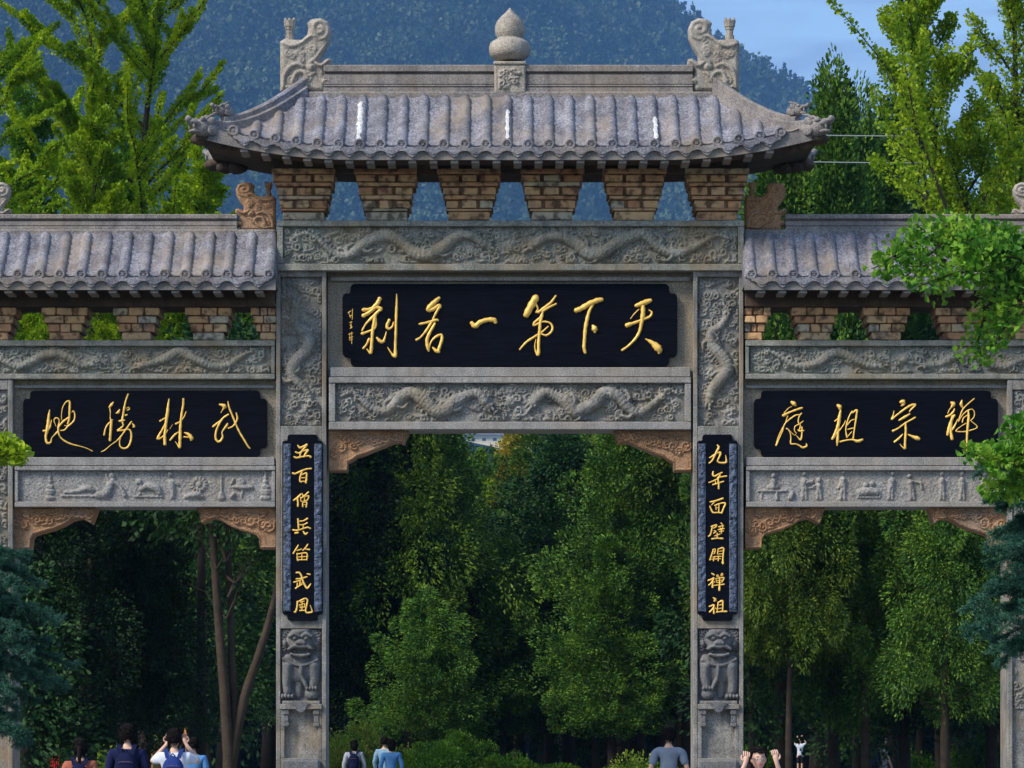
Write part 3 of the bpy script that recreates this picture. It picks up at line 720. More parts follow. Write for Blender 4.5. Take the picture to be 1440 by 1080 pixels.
def lion(hf, rg, mir):
    W = hf.W
    def e(x, y, rx, ry, h, a=0., b=0.):
        if mir: x = W-x; a = -a
        hf.ell(x, y, rx, ry, h, a, b)
    def t(pts, h=1.0, ring=0.0, base=0.0):
        if mir: pts = [(W-p[0], p[1], p[2]) for p in pts]
        hf.tube(pts, h=h, ring=ring, base=base)
    c = W/2
    # mane curls round the head
    for k in range(22):
        a = -0.5+k*(math.pi+1.0)/21
        for rr in (22, 27):
            x, y = c+rr*math.cos(a), 84+.82*rr*math.sin(a)
            hf.swirl(x, y, 5.2, 5.0, 1 if x > c else -1, a)
    e(c, 45, 25, 22, 7.5)                                     # chest and shoulders
    e(c-17, 50, 11, 16, 8.5, .15); e(c+17, 50, 11, 16, 8.5, -.15)
    t([(c-18, 48, 9), (c-20, 28, 7.5), (c-19, 12, 6.5)], 1.25)   # front legs
    t([(c+18, 48, 9), (c+19, 32, 7.5), (c+16, 20, 6.5)], 1.25)
    for d in (-7, -2.3, 2.3, 7): e(c-19+d, 5.5, 3, 4.5, 9.5)
    e(c+15, 9, 10, 9, 8.5)                                    # ball under the raised paw
    for d in (-6, -2, 2, 6): e(c+15+d, 17, 2.6, 4.2, 11)
    e(c-3, 20, 6, 18, 4)                                      # belly
    t([(c-24, 58, 2.4), (c-10, 51, 2.4), (c+4, 49, 2.4), (c+24, 57, 2.4)], 1.1, base=7.5)   # collar
    t([(c+1, 48, 3.4), (c+1, 40, 3.6), (c+2, 33, 2.6), (c+6, 24, 3.2), (c+9, 17, 2)], 1.4, base=6.5)   # tassel and bell
    # head
    e(c, 84, 21, 20, 12)
    e(c, 97, 15, 8, 13.0)
    t([(c-15, 90, 2.6), (c-8, 93, 3.2), (c-1, 89, 2.6)], 1.3, base=11.5); t([(c+15, 90, 2.6), (c+8, 93, 3.2), (c+1, 89, 2.6)], 1.3, base=11.5)
    e(c-8, 87, 3.4, 3.0, 3, b=12); e(c+8, 87, 3.4, 3.0, 3, b=12)
    e(c, 81, 7.5, 4.5, 4.5, b=12); e(c-5, 80, 3, 2.6, 5, b=12); e(c+5, 80, 3, 2.6, 5, b=12)
    t([(c-16, 72, 2.6), (c-8, 76, 3), (c, 75, 3), (c+8, 76, 3), (c+16, 72, 2.6)], 1.2, base=11.5)
    t([(c-13, 65, 2.4), (c, 62.5, 3), (c+13, 65, 2.4)], 1.2, base=10.5)
    m = (np.abs(hf.X-c) < 12) & (np.abs(hf.Y-69) < 2.6+1.2*np.cos((hf.X-c)/8)); hf.h[m] = 5.5      # open mouth
    for d in (-9, 9): e(c+d, 69, 1.6, 3, 3.5, b=7)
    for d in (-22, 22): e(c+d, 80, 4, 6, 9, .3 if d < 0 else -.3)
    for _ in range(40):
        e(c+rg.uniform(-24, 24), rg.uniform(30, 60), 1.6, 1.4, .9, b=0)
    hf.fade(2)

def central_pillar(px0, mir):
    px1 = px0+70.5
    x0, x1 = PX(px0, 0), PX(px1, 0)
    m = MB()
    body_f = .09
    zt = PZ(379, 0)
    # shaft behind the carved fields
    m.box(x0, x1, body_f, D, 0.0, zt, .012)
    o = m.build('pillar', M['stone'], gate)
    fr = MB()
    def strip(a, b, c, d_, y=0.0): fr.box(PX(px0+a, 0), PX(px0+b, 0), y, body_f+.01, PZ(d_, 0), PZ(c, 0), .007)
    # margins left and right, and cross bands
    strip(0, 6, 379.5, 1190); strip(64.5, 70.5, 379.5, 1190)
    strip(6, 64.5, 379.5, 389, .002); strip(6, 64.5, 599, 884, .002)
    strip(6, 64.5, 990, 997.5, -.05); strip(9, 61.5, 985.5, 990, -.02)
    strip(6, 12, 997.5, 1066, .004); strip(58.5, 64.5, 997.5, 1066, .004)
    strip(6, 64.5, 1066, 1190, .002)
    fr.build('frame', M['stone'], o)
    hf = HF(58.5, 210)
    rg = np.random.default_rng(20+mir)
    dragon_column(hf, rg, mir)
    relief('dragon_carving', hf, px0+6, 599, body_f-.002, M['relief'], o, rg)
    hf = HF(58.5, 101)
    lion(hf, rg, mir)
    hf.h *= 1.35
    lo = relief('lion_carving', hf, px0+6, 985, body_f-.002, M['lion'], o, rg)
    # shelf: scroll in the middle, two legs, and the niche below it
    m = MB()
    pz = lambda py: PZ(py, 0)
    for a in (14, 56.5):
        xx = PX(px0+a, 0)
        m.box(xx-.045, xx+.045, -.03, .07, pz(1005), pz(998), .008)
        m.box(xx-.035, xx+.035, -.012, .07, pz(1016), pz(1005.2), .008)
        m.box(xx-.045, xx+.045, -.025, .07, pz(1022), pz(1016.2), .01)
    xx = PX(px0+35, 0)
    m.prism([(xx-.13, pz(989)), (xx-.08, pz(993)), (xx-.05, pz(1000)), (xx, pz(1002)), (xx+.05, pz(1000)), (xx+.08, pz(993)), (xx+.13, pz(989)), (xx, pz(986.5))], -.075, -.048)
    m.build('shelf_leg', M['lion'], o)
    m = MB()
    m.box(PX(px0+8, 0), PX(px0+62, 0), -.14, .06, pz(1190), pz(1068), .03)
    m.build('drum_block', M['lion'], o)
    # stepped base, below the picture
    m = MB(); m.box(x0-.22, x1+.22, -.55, D+.55, 0, .28, .03); m.box(x0-.1, x1+.1, -.42, D+.42, .28, .5, .03)
    m.build('base', M['stone'], o)
    return o
P1 = central_pillar(388.3, False)
P2 = central_pillar(975.0, True)

def outer_pillar(px0, px1):
    x0, x1 = PX(px0, 0), PX(px1, 0)
    m = MB(); m.box(x0, x1, .06, D, 0, PZ(533, 0), .012)
    o = m.build('pillar', M['stone'], gate)
    fr = MB()
    for a, b in ((px0, px0+7), (px1-7, px1)):
        fr.box(PX(a, 0), PX(b, 0), 0, .07, 0, PZ(533.5, 0), .007)
    fr.box(PX(px0+7, 0), PX(px1-7, 0), .002, .07, PZ(548, 0), PZ(533.5, 0), .007)
    fr.build('frame', M['stone'], o)
    w = px1-px0-14
    hf = HF(w, 450); rg = np.random.default_rng(5+int(px1))
    hf.clouds(rg, 1.8, 3, 6)
    dragon(hf, 250, 420, w/2, 13, 1.8, 6, rg, lambda x, y: (y, x), 2.4)
    hf.fade()
    relief('dragon_carving', hf, px0+7, 998, .058, M['relief'], o, rg)
    m = MB(); m.box(x0-.2, x1+.2, -.5, D+.5, 0, .3, .03); m.build('base', M['stone'], o)
outer_pillar(-52, 18)
outer_pillar(1417, 1487)

# ---- carved beams
def carved_beam(px0, px1, py0, py1, yf, lip_t, lip_b, mat, rmat, fnrel, seed, side=8, name='beam', step=1.0, hh=.085):
    k = (yf-CY)/(0-CY)
    m = MB(); m.box(PX(px0, yf), PX(px1, yf), yf+hh, D-.02, PZ(py1, yf), PZ(py0, yf), .01)
    o = m.build(name, mat, gate)
    m = MB()
    pz_box(m, px0, px1, py0, py0+lip_t, yf-.015, yf+hh+.01)
    pz_box(m, px0-.0, px1+.0, py1-lip_b, py1, yf-.02, yf+hh+.01)
    if side:
        pz_box(m, px0, px0+side, py0+lip_t+.3, py1-lip_b-.3, yf, yf+hh+.01)
        pz_box(m, px1-side, px1, py0+lip_t+.3, py1-lip_b-.3, yf, yf+hh+.01)
    m.build('frame', mat, o)
    if fnrel:
        hf = HF(px1-px0-2*side, (py1-lip_b)-(py0+lip_t), step)
        rg = np.random.default_rng(seed)
        fnrel(hf, rg); hf.fade()
        relief('carved_frieze', hf, px0+side, py1-lip_b, yf+hh-.002, rmat, o, rg)
    return o

def two_dragons(hf, rg):
    hf.clouds(rg, 1.9, 3, 6)
    c = hf.W/2; yc = hf.H*.5
    wv = 2.4 if hf.W > 450 else 1.7
    dragon(hf, 10, c-34, yc, hf.H*.29, wv, hf.H*.145, rg, H=2.8)
    dragon(hf, hf.W-10, c+34, yc, hf.H*.29, wv, hf.H*.145, rg, H=2.8)
    pearl(hf, c, yc, hf.H*.19, 4.5)

carved_beam(390, 1046, 310, 380.5, -.06, 8, 9.5, M['frieze'], M['frieze'], two_dragons, 31, side=8)
carved_beam(462.5, 972, 530.5, 604, .02, 8, 11, M['panel'], M['relief'], two_dragons, 32, side=9)
carved_beam(-58, 386.5, 478.5, 533, .0, 8, 7.5, M['frieze'], M['frieze'], two_dragons, 33, side=5)
carved_beam(1048.5, 1493, 478.5, 533, .0, 8, 7.5, M['frieze'], M['frieze'], two_dragons, 34, side=5)

# ---- plaque walls
def plaque_wall(px0, px1, py0, py1, yb, name='wall_panel'):
    m = MB(); m.box(PX(px0, yb), PX(px1, yb), yb, D-.1, PZ(py1, yb), PZ(py0, yb), 0)
    o = m.build(name, M['back'], gate)
    return o
w1 = plaque_wall(461, 974, 379, 532, .20)
w2 = plaque_wall(16, 390, 532, 656, .16)
w3 = plaque_wall(1046, 1419, 532, 656, .16)
def sill(parent, px0, px1, py0, py1, y0, y1):
    m = MB(); pz_box(m, px0, px1, py0, py1, y0, y1, .01); m.build('sill', M['panel'], parent)
sill(w1, 464, 971, 516.5, 530, .05, .25)
sill(w1, 464, 971, 389, 395, .13, .22)
sill(w2, 20, 386, 643, 655, .05, .2)
sill(w3, 1049, 1416, 643, 655, .05, .2)
sill(w2, 19.5, 387, 541.5, 546, .10, .18)
sill(w3, 1048.5, 1416, 541.5, 546, .10, .18)

def notched(px0, px1, py0, py1, n):
    a = [(0, 1.8), (.1, 1.45), (.4, 1.22), (.82, 1.24), (1.0, 1.1), (1.05, .82), (1.06, .42), (1.25, .12), (1.6, 0)]     # one corner, in units of n
    c = [(px0+u*n, py0+v*n) for u, v in a]
    c += [(px1-u*n, py0+v*n) for u, v in a[::-1]]
    c += [(px1-u*n, py1-v*n) for u, v in a]
    c += [(px0+u*n, py1-v*n) for u, v in a[::-1]]
    return c
def plaque(name, px0, px1, py0, py1, yf, n, glyphs, th=.07, label=None):
    poly = [(PX(a, yf), PZ(b, yf)) for a, b in notched(px0, px1, py0, py1, n)]
    m = MB(); m.prism(poly, yf, yf+th)
    o = m.build(name, M['board'], gate)
    if label: o['label'] = label
    for g in glyphs: glyph(g, yf, o)
    return o
pl1 = plaque('name_board', 481.5, 952.5, 399, 515, .10, 11, G_MAIN+G_SIGN, .11, 'long black board with six gold brush characters over the central opening')
pl2 = plaque('name_board', 32.5, 375.5, 549, 641.5, .08, 9.5, G_LEFT, .09, 'black board with four gold characters over the left opening')
pl3 = plaque('name_board', 1060.5, 1403.5, 549, 642, .08, 9.5, G_RIGHT, .09, 'black board with four gold characters over the right opening')

# ---- couplet boards on the pillars
def couplet(px0, px1, glyphs, seed, label):
    yf = -.045
    poly = [(PX(a, yf), PZ(b, yf)) for a, b in notched(px0, px1, 611, 873, 7)]
    m = MB(); m.prism(poly, yf, .004)
    o = m.build('couplet_board', M['board'], gate); o['label'] = label
    for g in glyphs: glyph(g, yf, o)
    for k, (a, b) in enumerate(((px0+1.5, px0+12), (px1-12, px1-1.5))):
        hf = HF(b-a, 236, .8); rg = np.random.default_rng(seed+k)
        T = lambda x, y: (y, x)
        hf.clouds(rg, .9, 1.6, 3.2, dens=1.6)
        pts = [(hf.W/2+2.4*math.sin(t*.09+k*2), t, 1.7+.5*math.sin(t*.3)) for t in range(4, 232, 6)]
        hf.tube(pts, h=.7, ring=.15); hf.fade(.8)
        relief('carved_border', hf, a, 860, yf-.001, M['slate'], o, rg)
    return o
couplet(397, 454, G_COUP_L, 61, 'narrow black board with seven gold characters on the left central pillar')
couplet(980.5, 1037.5, G_COUP_R, 63, 'narrow black board with seven gold characters on the right central pillar')

# ---- carved figures under the side boards
def figures_left(hf, rg):
    hf.h += .12*rg.random(hf.h.shape)
    B = 3
    def t(p, h=1.6): hf.tube(p, h=h)
    def stupa(x, w=7):
        for k, (ww, y) in enumerate(((w, B+2.5), (w*.8, B+9), (w*1.05, B+12), (w*.72, B+18), (w*.5, B+25), (w*.35, B+31), (w*.2, B+36))):
            hf.ell(x, y, ww, 3.6, 3.2)
    stupa(45)
    t([(62, B+5, 2), (110, B+5, 2)], 1.3)                     # couch with a lying man
    t([(66, B+10, 2.2), (84, B+12, 3.0), (98, B+16, 4.5), (106, B+12, 3.2)], 1.1)
    t([(112, B+6, 5), (124, B+9, 6), (130, B+22, 5), (134, B+28, 4)], .9)   # crouching pair
    hf.ell(132, B+34, 5, 5, 4.5); t([(128, B+26, 2.4), (124, B+34, 2), (126, B+38, 1.6)]); t([(136, B+25, 2.6), (146, B+15, 3), (151, B+4, 3)], 1.3)
    t([(164, B+4, 1.5), (205, B+4, 1.5)], 1.5); t([(168, B+4, 1.5), (172, B+9, 1.5)]); t([(200, B+4, 1.5), (197, B+9, 1.5)])
    t([(172, B+14, 3), (182, B+19, 5), (194, B+16, 6), (200, B+8, 4)], 1.0); hf.ell(170, B+25, 4.5, 4.5, 4.5); t([(172, B+22, 2.5), (176, B+12, 2)], 1.4)
    t([(217, B+3, 3), (217, B+14, 4), (216, B+26, 4.4)], 1.0); hf.ell(214, B+36, 4.2, 4.6, 4.5); t([(218, B+26, 2), (226, B+20, 1.8)], 1.5)
    for k in range(14):
        a = k*2*math.pi/14; hf.ell(254+9*math.cos(a), B+21+8*math.sin(a), 4.2, 2.2, 3.2, a)
    hf.ell(254, B+21, 5, 5, 4); t([(236, B+4, 3), (250, B+7, 5), (260, B+4, 3)], 1.2)
    t([(286, B+2, 5), (286, B+8, 4)], .9); t([(286, B+8, 1.6), (286, B+40, 1.4)], 2)
    hf.ell(313, B+24, 7, 7, 3.5); t([(303, B+18, 2.4), (316, B+17, 4), (330, B+17, 2.5)], 1.3); t([(316, B+14, 2), (314, B+3, 1.6)], 1.4); t([(300, B+4, 3), (304, B+8, 2.6)])
    t([(303, B+28, 2.4), (300, B+22, 2)]); 
    stupa(348, 8.5)
    hf.ell(348, B+39, 3.4, 3.4, 4)
def standing(hf, x, h, B, lean=0., arm=None):
    hf.tube([(x-2, B+1, 2.2), (x-1+lean*.3, B+h*.35, 3.0), (x+lean, B+h*.7, 4.4)], h=1.2)
    hf.tube([(x+3, B+1, 2.2), (x+2+lean*.3, B+h*.35, 2.8), (x+lean, B+h*.68, 4.0)], h=1.2)
    hf.ell(x+lean*1.3, B+h*.92, 3.6, 4.0, 5)
    if arm: hf.tube([(x+lean, B+h*.74, 2), (x+arm[0], B+h*arm[1], 1.7)], h=2)
def figures_right(hf, rg):
    hf.h += .12*rg.random(hf.h.shape)
    B = 3
    t = lambda p, h=1.5: hf.tube(p, h=h)
    t([(12, B+12, 2), (52, B+12, 2)]); t([(16, B+2, 1.6), (17, B+11, 1.6)]); t([(38, B+1, 2.4), (38, B+10, 2)])
    hf.ell(33, B+18, 8.5, 4.5, 4); t([(33, B+18, 5), (33, B+26, 4.2)], 1); hf.ell(33, B+34, 3.8, 4.3, 5)
    t([(57, B+2, 4), (60, B+10, 3)])
    standing(hf, 76, 40, B, 0, (10, .6)); standing(hf, 97, 30, B, 0, (-9, .6))
    t([(80, B+16, 1.6), (96, B+17, 1.6)]); t([(80, B+24, 3), (88, B+25, 3)])
    standing(hf, 130, 42, B, 1, (-6, .35))
    t([(155, B+10, 5), (168, B+12, 6), (180, B+10, 5)], .9); hf.ell(163, B+20, 4, 4, 4.5); hf.ell(172, B+22, 4, 4, 4.5); t([(152, B+3, 1.6), (184, B+3, 1.6)]); t([(153, B+3, 1.5), (153, B+12, 1.5)]); t([(183, B+3, 1.5), (183, B+12, 1.5)])
    standing(hf, 197, 40, B, 3, (4, .3)); standing(hf, 228, 36, B, -3, (14, .62)); t([(240, B+24, 2), (242, B+14, 2)])
    standing(hf, 270, 40, B, 0, (3, .5)); standing(hf, 298, 40, B, 0, (-3, .45)); standing(hf, 330, 39, B, 0, (8, .55)); standing(hf, 352, 38, B, 0, (-5, .5))
for (a, b, fn, sd) in ((20.5, 387, figures_left, 71), (1049.5, 1416.5, figures_right, 72)):
    carved_beam(a, b, 655.5, 713, .02, 6, 7.5, M['panel'], M['panel'], fn, sd, side=5, name='figure_beam', hh=.06)

# ---- carved corner brackets under the beams
def corner_bracket(px_wall, px_tip, py_top, curve, flip, yf, y1, mat, seed):
    """curve: (t along from wall 0..1, py of the lower edge)"""
    A = np.array(curve, float)
    n = 70; rows = 34
    rg = np.random.default_rng(seed)
    us = np.linspace(0, 1, n)
    # keep the corners of the outline
    us = np.unique(np.concatenate([us, A[:, 0], A[:, 0]+1e-3, A[:, 0]-1e-3])); us = us[(us >= 0) & (us <= 1)]
    low = np.interp(us, A[:, 0], A[:, 1]); n = len(us)
    W = abs(px_tip-px_wall); Hh = max(A[:, 1])-py_top
    hf = HF(W, Hh, 1.0)
    for k in range(int(W/9)):
        x = 8+k*9+rg.uniform(-2, 2); lo = np.interp(x/W, A[:, 0], A[:, 1])-py_top
        y = Hh-rg.uniform(.3, .62)*lo
        hf.swirl(x, y, rg.uniform(6, 9), 4.4, 1 if k % 2 else -1, rg.uniform(0, 6), 10)
    for k in range(5):
        x = 10+k*W/6
        hf.tube([(x, Hh-8-k, 1.2), (x+9, Hh-13+3*math.sin(k), 1.6), (x+18, Hh-9, 1.0)], h=3)
    lowy = Hh-(low-py_top)
    edge = [(u*W, ly+2.2, 1.2) for u, ly in zip(us[2:-2:3], lowy[2:-2:3])]
    hf.tube(edge, h=1.3, sub=2); hf.tube([(2, Hh-3, 1.2), (W-4, Hh-3, 1.2)], h=1.2, sub=2)
    V = []; Fs = []
    for side, yy in ((0, yf), (1, y1)):
        for i in range(n):
            for j in range(rows):
                v = j/(rows-1); py = py_top+(low[i]-py_top)*v
                x = us[i]*W; yl = Hh-(py-py_top)
                ii = min(int(round(x/hf.W*(hf.nx-1))), hf.nx-1); jj = min(max(int(round(yl/hf.H*(hf.ny-1))), 0), hf.ny-1)
                h = hf.h[jj, ii]*.01*(0 if (i in (0, n-1) or j in (0, rows-1)) else 1)
                px = px_wall+(px_tip-px_wall)*us[i]
                V.append((PX(px, yf), yy+(-h if side == 0 else h), PZ(py, yf)))
    N = n*rows
    for i in range(n-1):
        for j in range(rows-1):
            a = i*rows+j
            Fs.append((a, a+1, a+rows+1, a+rows)); Fs.append((a+N, a+rows+N, a+rows+1+N, a+1+N))
    for i in range(n-1):
        for j in (0, rows-1):
            a = i*rows+j; Fs.append((a, a+rows, a+rows+N, a+N))
    for j in range(rows-1):
        for i in (0, n-1):
            a = i*rows+j; Fs.append((a, a+N, a+1+N, a+1))
    o = obj('corner_bracket', V, Fs, mat, gate, smooth=False)
    bm = bmesh.new(); bm.from_mesh(o.data); bmesh.ops.recalc_face_normals(bm, faces=bm.faces); bm.to_mesh(o.data); bm.free()
    return o
cb = [(0, 662), (.22, 662), (.2301, 650), (.30, 646), (.34, 642), (.46, 638), (.58, 632), (.70, 627), (.80, 622), (.885, 621), (.935, 624), (1, 605.5)]
cs = [(0, 771), (.20, 771), (.2101, 758), (.24, 752), (.35, 748), (.48, 744), (.60, 738), (.70, 731), (.80, 728), (.90, 733), (.935, 736), (1, 714.5)]
corner_bracket(462.8, 575, 604, cb, 0, .16, .58, M['warm'], 1)
corner_bracket(972, 863, 604, cb, 1, .16, .58, M['warm'], 2)
corner_bracket(18, 135, 713.2, cs, 0, .14, .58, M['warm'], 3)
corner_bracket(387.5, 277, 713.2, cs, 1, .14, .58, M['warm'], 4)
corner_bracket(1048, 1160, 713.2, cs, 0, .14, .58, M['warm'], 5)
corner_bracket(1416.8, 1307, 713.2, cs, 1, .14, .58, M['warm'], 6)

# ---- corbelled brick brackets
def brick_bracket(pxc, py_bot, py_top, w_bot, w_top, courses, yf, y1, seed, clip=None):
    rg = random.Random(seed)
    k = (yf-CY)/F
    zb, zt = PZ(py_bot, yf), PZ(py_top, yf); xc = PX(pxc, yf)
    core = MB()
    n = len(courses); H = (zt-zb); z = zb
    tot = sum(h for _, h in courses)
    o = None; bricks = []
    for i, (cnt, hh) in enumerate(courses):
        h = hh/tot*H; t = (i+.5)/n
        w = (w_bot+(w_top-w_bot)*i/(n-1))*k
        inset = .03 if cnt > 2 and w_bot > 50 else (.02 if cnt > 2 else .0)
        yfr = yf-.012*i+inset
        x0, x1 = xc-w/2, xc+w/2
        if clip: x0, x1 = max(x0, clip[0]), min(x1, clip[1])
        core.box(x0+.03, x1-.03, yf+.06, y1-.06, z, z+h, 0)
        for ys in (0, 1):
            joints = [x0]
            for q in range(1, cnt): joints.append(x0+(x1-x0)*q/cnt+rg.uniform(-.02, .02))
            joints.append(x1)
            for q in range(cnt):
                g = .007 if cnt < 3 else (.026 if cnt == 3 and w_bot > 50 else .009)
                a, b = joints[q]+(g if q else rg.uniform(-.006, .012)), joints[q+1]-(g if q < cnt-1 else rg.uniform(-.006, .012))
                d = rg.uniform(-.016, .022)
                if ys == 0: bricks.append((a, b, yfr+d, yf+.30, z+.004+rg.uniform(0, .003), z+h-.005-rg.uniform(0, .006)))
                else: bricks.append((a, b, yf+.305, y1-inset-d, z+.004, z+h-.006))
        z += h
    o = core.build('brick_bracket', M['mortar'], gate)
    for b in bricks:
        m = MB(); m.box(*b, c=rg.uniform(.006, .016))
        # wear: nudge the corners
        m.v = [(x+rg.uniform(-.004, .004), y+rg.uniform(-.006, .006), zz+rg.uniform(-.003, .003)) for x, y, zz in m.v]
        m.build('brick', M['brick'], o, recalc=False)
    return o
CM = [(1, 12), (1, 4), (3, 11), (1, 6), (3, 11), (1, 6), (3, 10), (1, 8)]
for i, c in enumerate((427, 543, 660, 776, 892, 1008.5)):
    brick_bracket(c, 310, 237, 58, 90, CM, .04, .70, 100+i)
CS_ = [(1, 12), (3, 12), (2, 11), (3, 12), (2, 8)]
for i in range(4):
    brick_bracket(91-101*1+101*i, 478.5, 424, 42, 74, CS_, .06, .68, 120+i)
brick_bracket(91-202, 478.5, 424, 42, 74, CS_, .06, .68, 119)
brick_bracket(386, 478.5, 424, 44, 76, CS_, .06, .68, 125, clip=(-9, PX(388, 0)-.003))
brick_bracket(1050, 478.5, 424, 44, 76, CS_, .06, .68, 126, clip=(PX(1046.5, 0)+.003, 9))
for i in range(5):
    brick_bracket(1147+101*i-1, 478.5, 424, 42, 74, CS_, .06, .68, 130+i)

# ---- roofs
def roof(px_in0, px_in1, py_eave, py_ridge, y_eave, hip, spacing, first, count, px_r0, px_r1, wing):
    """tiled stone roof. py_eave: disc centres, py_ridge: foot of the ridge wall"""
    ye = y_eave; ze = PZ(py_eave, ye)-.035; yr = YC-.13; zr = PZ(py_ridge, yr)
    xr0, xr1 = PX(px_r0, YC), PX(px_r1, YC)          # ends of the ridge
    xc0, xc1 = PX(px_in0, ye), PX(px_in1, ye)        # corners at the eave
    hd = YC-ye
    def prof(t): return zr+(ze-zr)*(t*1.28-.28*t*t)
    def lift(x):
        if not hip: return 0.0
        a = abs(x-(xr0+xr1)/2); u = max(0, (a-2.1)/(abs(xc1-xc0)/2-2.1))
        return .30*u**2.0
    def ts(x):
        if not hip: return 0.0
        if x < xr0: return (xr0-x)/(xr0-xc0)
        if x > xr1: return (x-xr1)/(xc1-xr1)
        return 0.0
    def S(x, t, front=True):
        yy = yr+(ye-yr)*t if front else 2*YC-(yr+(ye-yr)*t)
        return (x, yy, prof(t)+lift(x)*t*t)
    # bed of the roof: closed slab
    nx = 90; nt = 10
    V = []; Fs = []
    xs = np.linspace(xc0, xc1, nx+1)
    for fr in (True, False):
        for x in xs:
            t0 = min(ts(x), .985)
            for j in range(nt+1):
                V.append(S(x, t0+(1-t0)*j/nt, fr))
    N = (nx+1)*(nt+1)
    for s in (0, 1):
        for i in range(nx):
            for j in range(nt):
                a = s*N+i*(nt+1)+j; q = (a, a+1, a+nt+2, a+nt+1); Fs.append(q if s == 0 else q[::-1])
    # top joint
    for i in range(nx):
        a = i*(nt+1); b = N+i*(nt+1)
        Fs.append((a, a+nt+1, b+nt+1, b))
    # eave edge and underside
    b0 = len(V); TH = .11
    for fr in (True, False):
        for x in xs:
            p = S(x, 1, fr); V.append((p[0], p[1]+(.02 if fr else -.02), p[2]-TH))
    for x in xs: V.append((x, 0.0, S(x, 1)[2]-TH-.01)); 
    for x in xs: V.append((x, D, S(x, 1)[2]-TH-.01))
    for i in range(nx):
        a = i*(nt+1)+nt; c = b0+i; Fs.append((a, c, c+1, a+nt+1))
        a2 = N+i*(nt+1)+nt; c2 = b0+(nx+1)+i; Fs.append((a2, a2+nt+1, c2+1, c2))
        u1 = b0+2*(nx+1)+i; u2 = b0+3*(nx+1)+i
        Fs.append((c, u1, u1+1, c+1)); Fs.append((u1, u2, u2+1, u1+1)); Fs.append((u2, c2, c2+1, u2+1))
    # ends
    for i in (0, nx):
        e = [i*(nt+1)+j for j in range(nt+1)]+[b0+i, b0+2*(nx+1)+i, b0+3*(nx+1)+i, b0+(nx+1)+i]+[N+i*(nt+1)+j for j in range(nt, -1, -1)]
        Fs.append(tuple(e))
    ro = obj('side_roof' if wing else 'central_roof', V, Fs, M['tile'], gate)
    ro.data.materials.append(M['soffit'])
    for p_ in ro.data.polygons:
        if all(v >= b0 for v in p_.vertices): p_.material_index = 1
    rg = random.Random(int(px_in0)+77)
    V = []; Fs = []
    for x in xs:
        p = S(x, 1)
        for yy, zz in ((p[1]+.0, -.03), (p[1]+.0, -.178), (p[1]+.05, -.178), (p[1]+.05, -.03)): V.append((x, yy, p[2]+zz))
    for i in range(nx):
        for a in range(4): Fs.append((i*4+a, i*4+(a+1) % 4, (i+1)*4+(a+1) % 4, (i+1)*4+a))
    obj('eave_board', V, Fs, M['ridge'], ro)
    # tile rows
    for k in range(count):
        px = first+spacing*k
        xe = PX(px, ye)
        t0 = ts(xe)
        tstart = max(t0+.06, .055)
        if tstart > .9: tstart = .9
        rad = .079
        n = 10; V = []; Fs = []
        steps = max(3, int((1-tstart)*16))
        hs = 7
        for i in range(steps+1):
            t = tstart+(1.015-tstart)*i/steps
            p = S(xe, t); q = S(xe, t+.01)
            tn = Vector(q)-Vector(p); tn.normalize(); up = Vector((1, 0, 0)).cross(tn); up = -up if up.z < 0 else up
            rr = rad*(1+.05*((i % 3) == 0)+rg.uniform(-.035, .035))
            if i == 0: rr *= .72
            for a in range(hs):
                an = math.pi*a/(hs-1)
                off = Vector((math.cos(an)*rr*1.04, 0, 0))+up*(math.sin(an)*rr*1.05-.01)
                w = Vector(p)+off; V.append((w.x, w.y, w.z))
        for i in range(steps):
            for a in range(hs-1):
                Fs.append((i*hs+a, i*hs+a+1, (i+1)*hs+a+1, (i+1)*hs+a))
        Fs.append(tuple(range(hs)))
        obj('cover_tile', V, Fs, M['tile'], ro, smooth=True)
        # end disc with a ring and boss
        p = Vector(S(xe, 1.0)); cz = p.z+.035; cy = p.y-.035
        V = []; Fs = []; ns = 18
        prof_ = [(.0, -.012), (.018, -.012), (.026, 0), (.044, 0), (.05, -.016), (.066, -.016), (.078, 0), (.078, .07)]
        for r_, dy in prof_:
            for a in range(ns):
                an = 2*math.pi*a/ns
                V.append((xe+max(r_, .001)*math.cos(an), cy+dy, cz+max(r_, .001)*math.sin(an)))
        for i in range(len(prof_)-1):
            for a in range(ns):
                Fs.append((i*ns+a, i*ns+(a+1) % ns, (i+1)*ns+(a+1) % ns, (i+1)*ns+a))
        obj('tile_end', V, Fs, M['tile'], ro, smooth=False)
    # drip tiles between the rows
    for k in range(-1, count):
        px = first+spacing*(k+.5)
        xe = PX(px, ye)
        if wing and (px < px_in0+14 or px > px_in1-14): continue
        if not wing and (k == -1 or k == count-1): continue
        p = Vector(S(xe, 1.0)); w = spacing*.5*(ye-CY)/F
        sl = (lift(xe+w)-lift(xe-w))
        m = MB()
        def pt(u, v): return (xe+u*w, p.z+v+sl*u*.5)
        poly = [pt(-1.0, .01), pt(-.72, .02), pt(-.35, -.005), pt(0, -.012), pt(.35, -.005), pt(.72, .02), pt(1.0, .01), pt(1.0, -.055), pt(.62, -.075), pt(.3, -.125), pt(0, -.150), pt(-.3, -.125), pt(-.62, -.075), pt(-1, -.055)]
        m.prism(poly, p.y-.038, p.y-.002)
        m.prism([(x, p.z-.065+(z-(p.z-.065))*.55) for x, z in poly], p.y-.050, p.y-.037)
        m.build('drip_tile', M['tile'], ro)
        # little rafter end below
        m = MB(); m.box(xe-.055, xe+.055, p.y+.03, p.y+.5, p.z-.222, p.z-.178, .006)
        m.build('rafter_end', M['ridge'], ro)
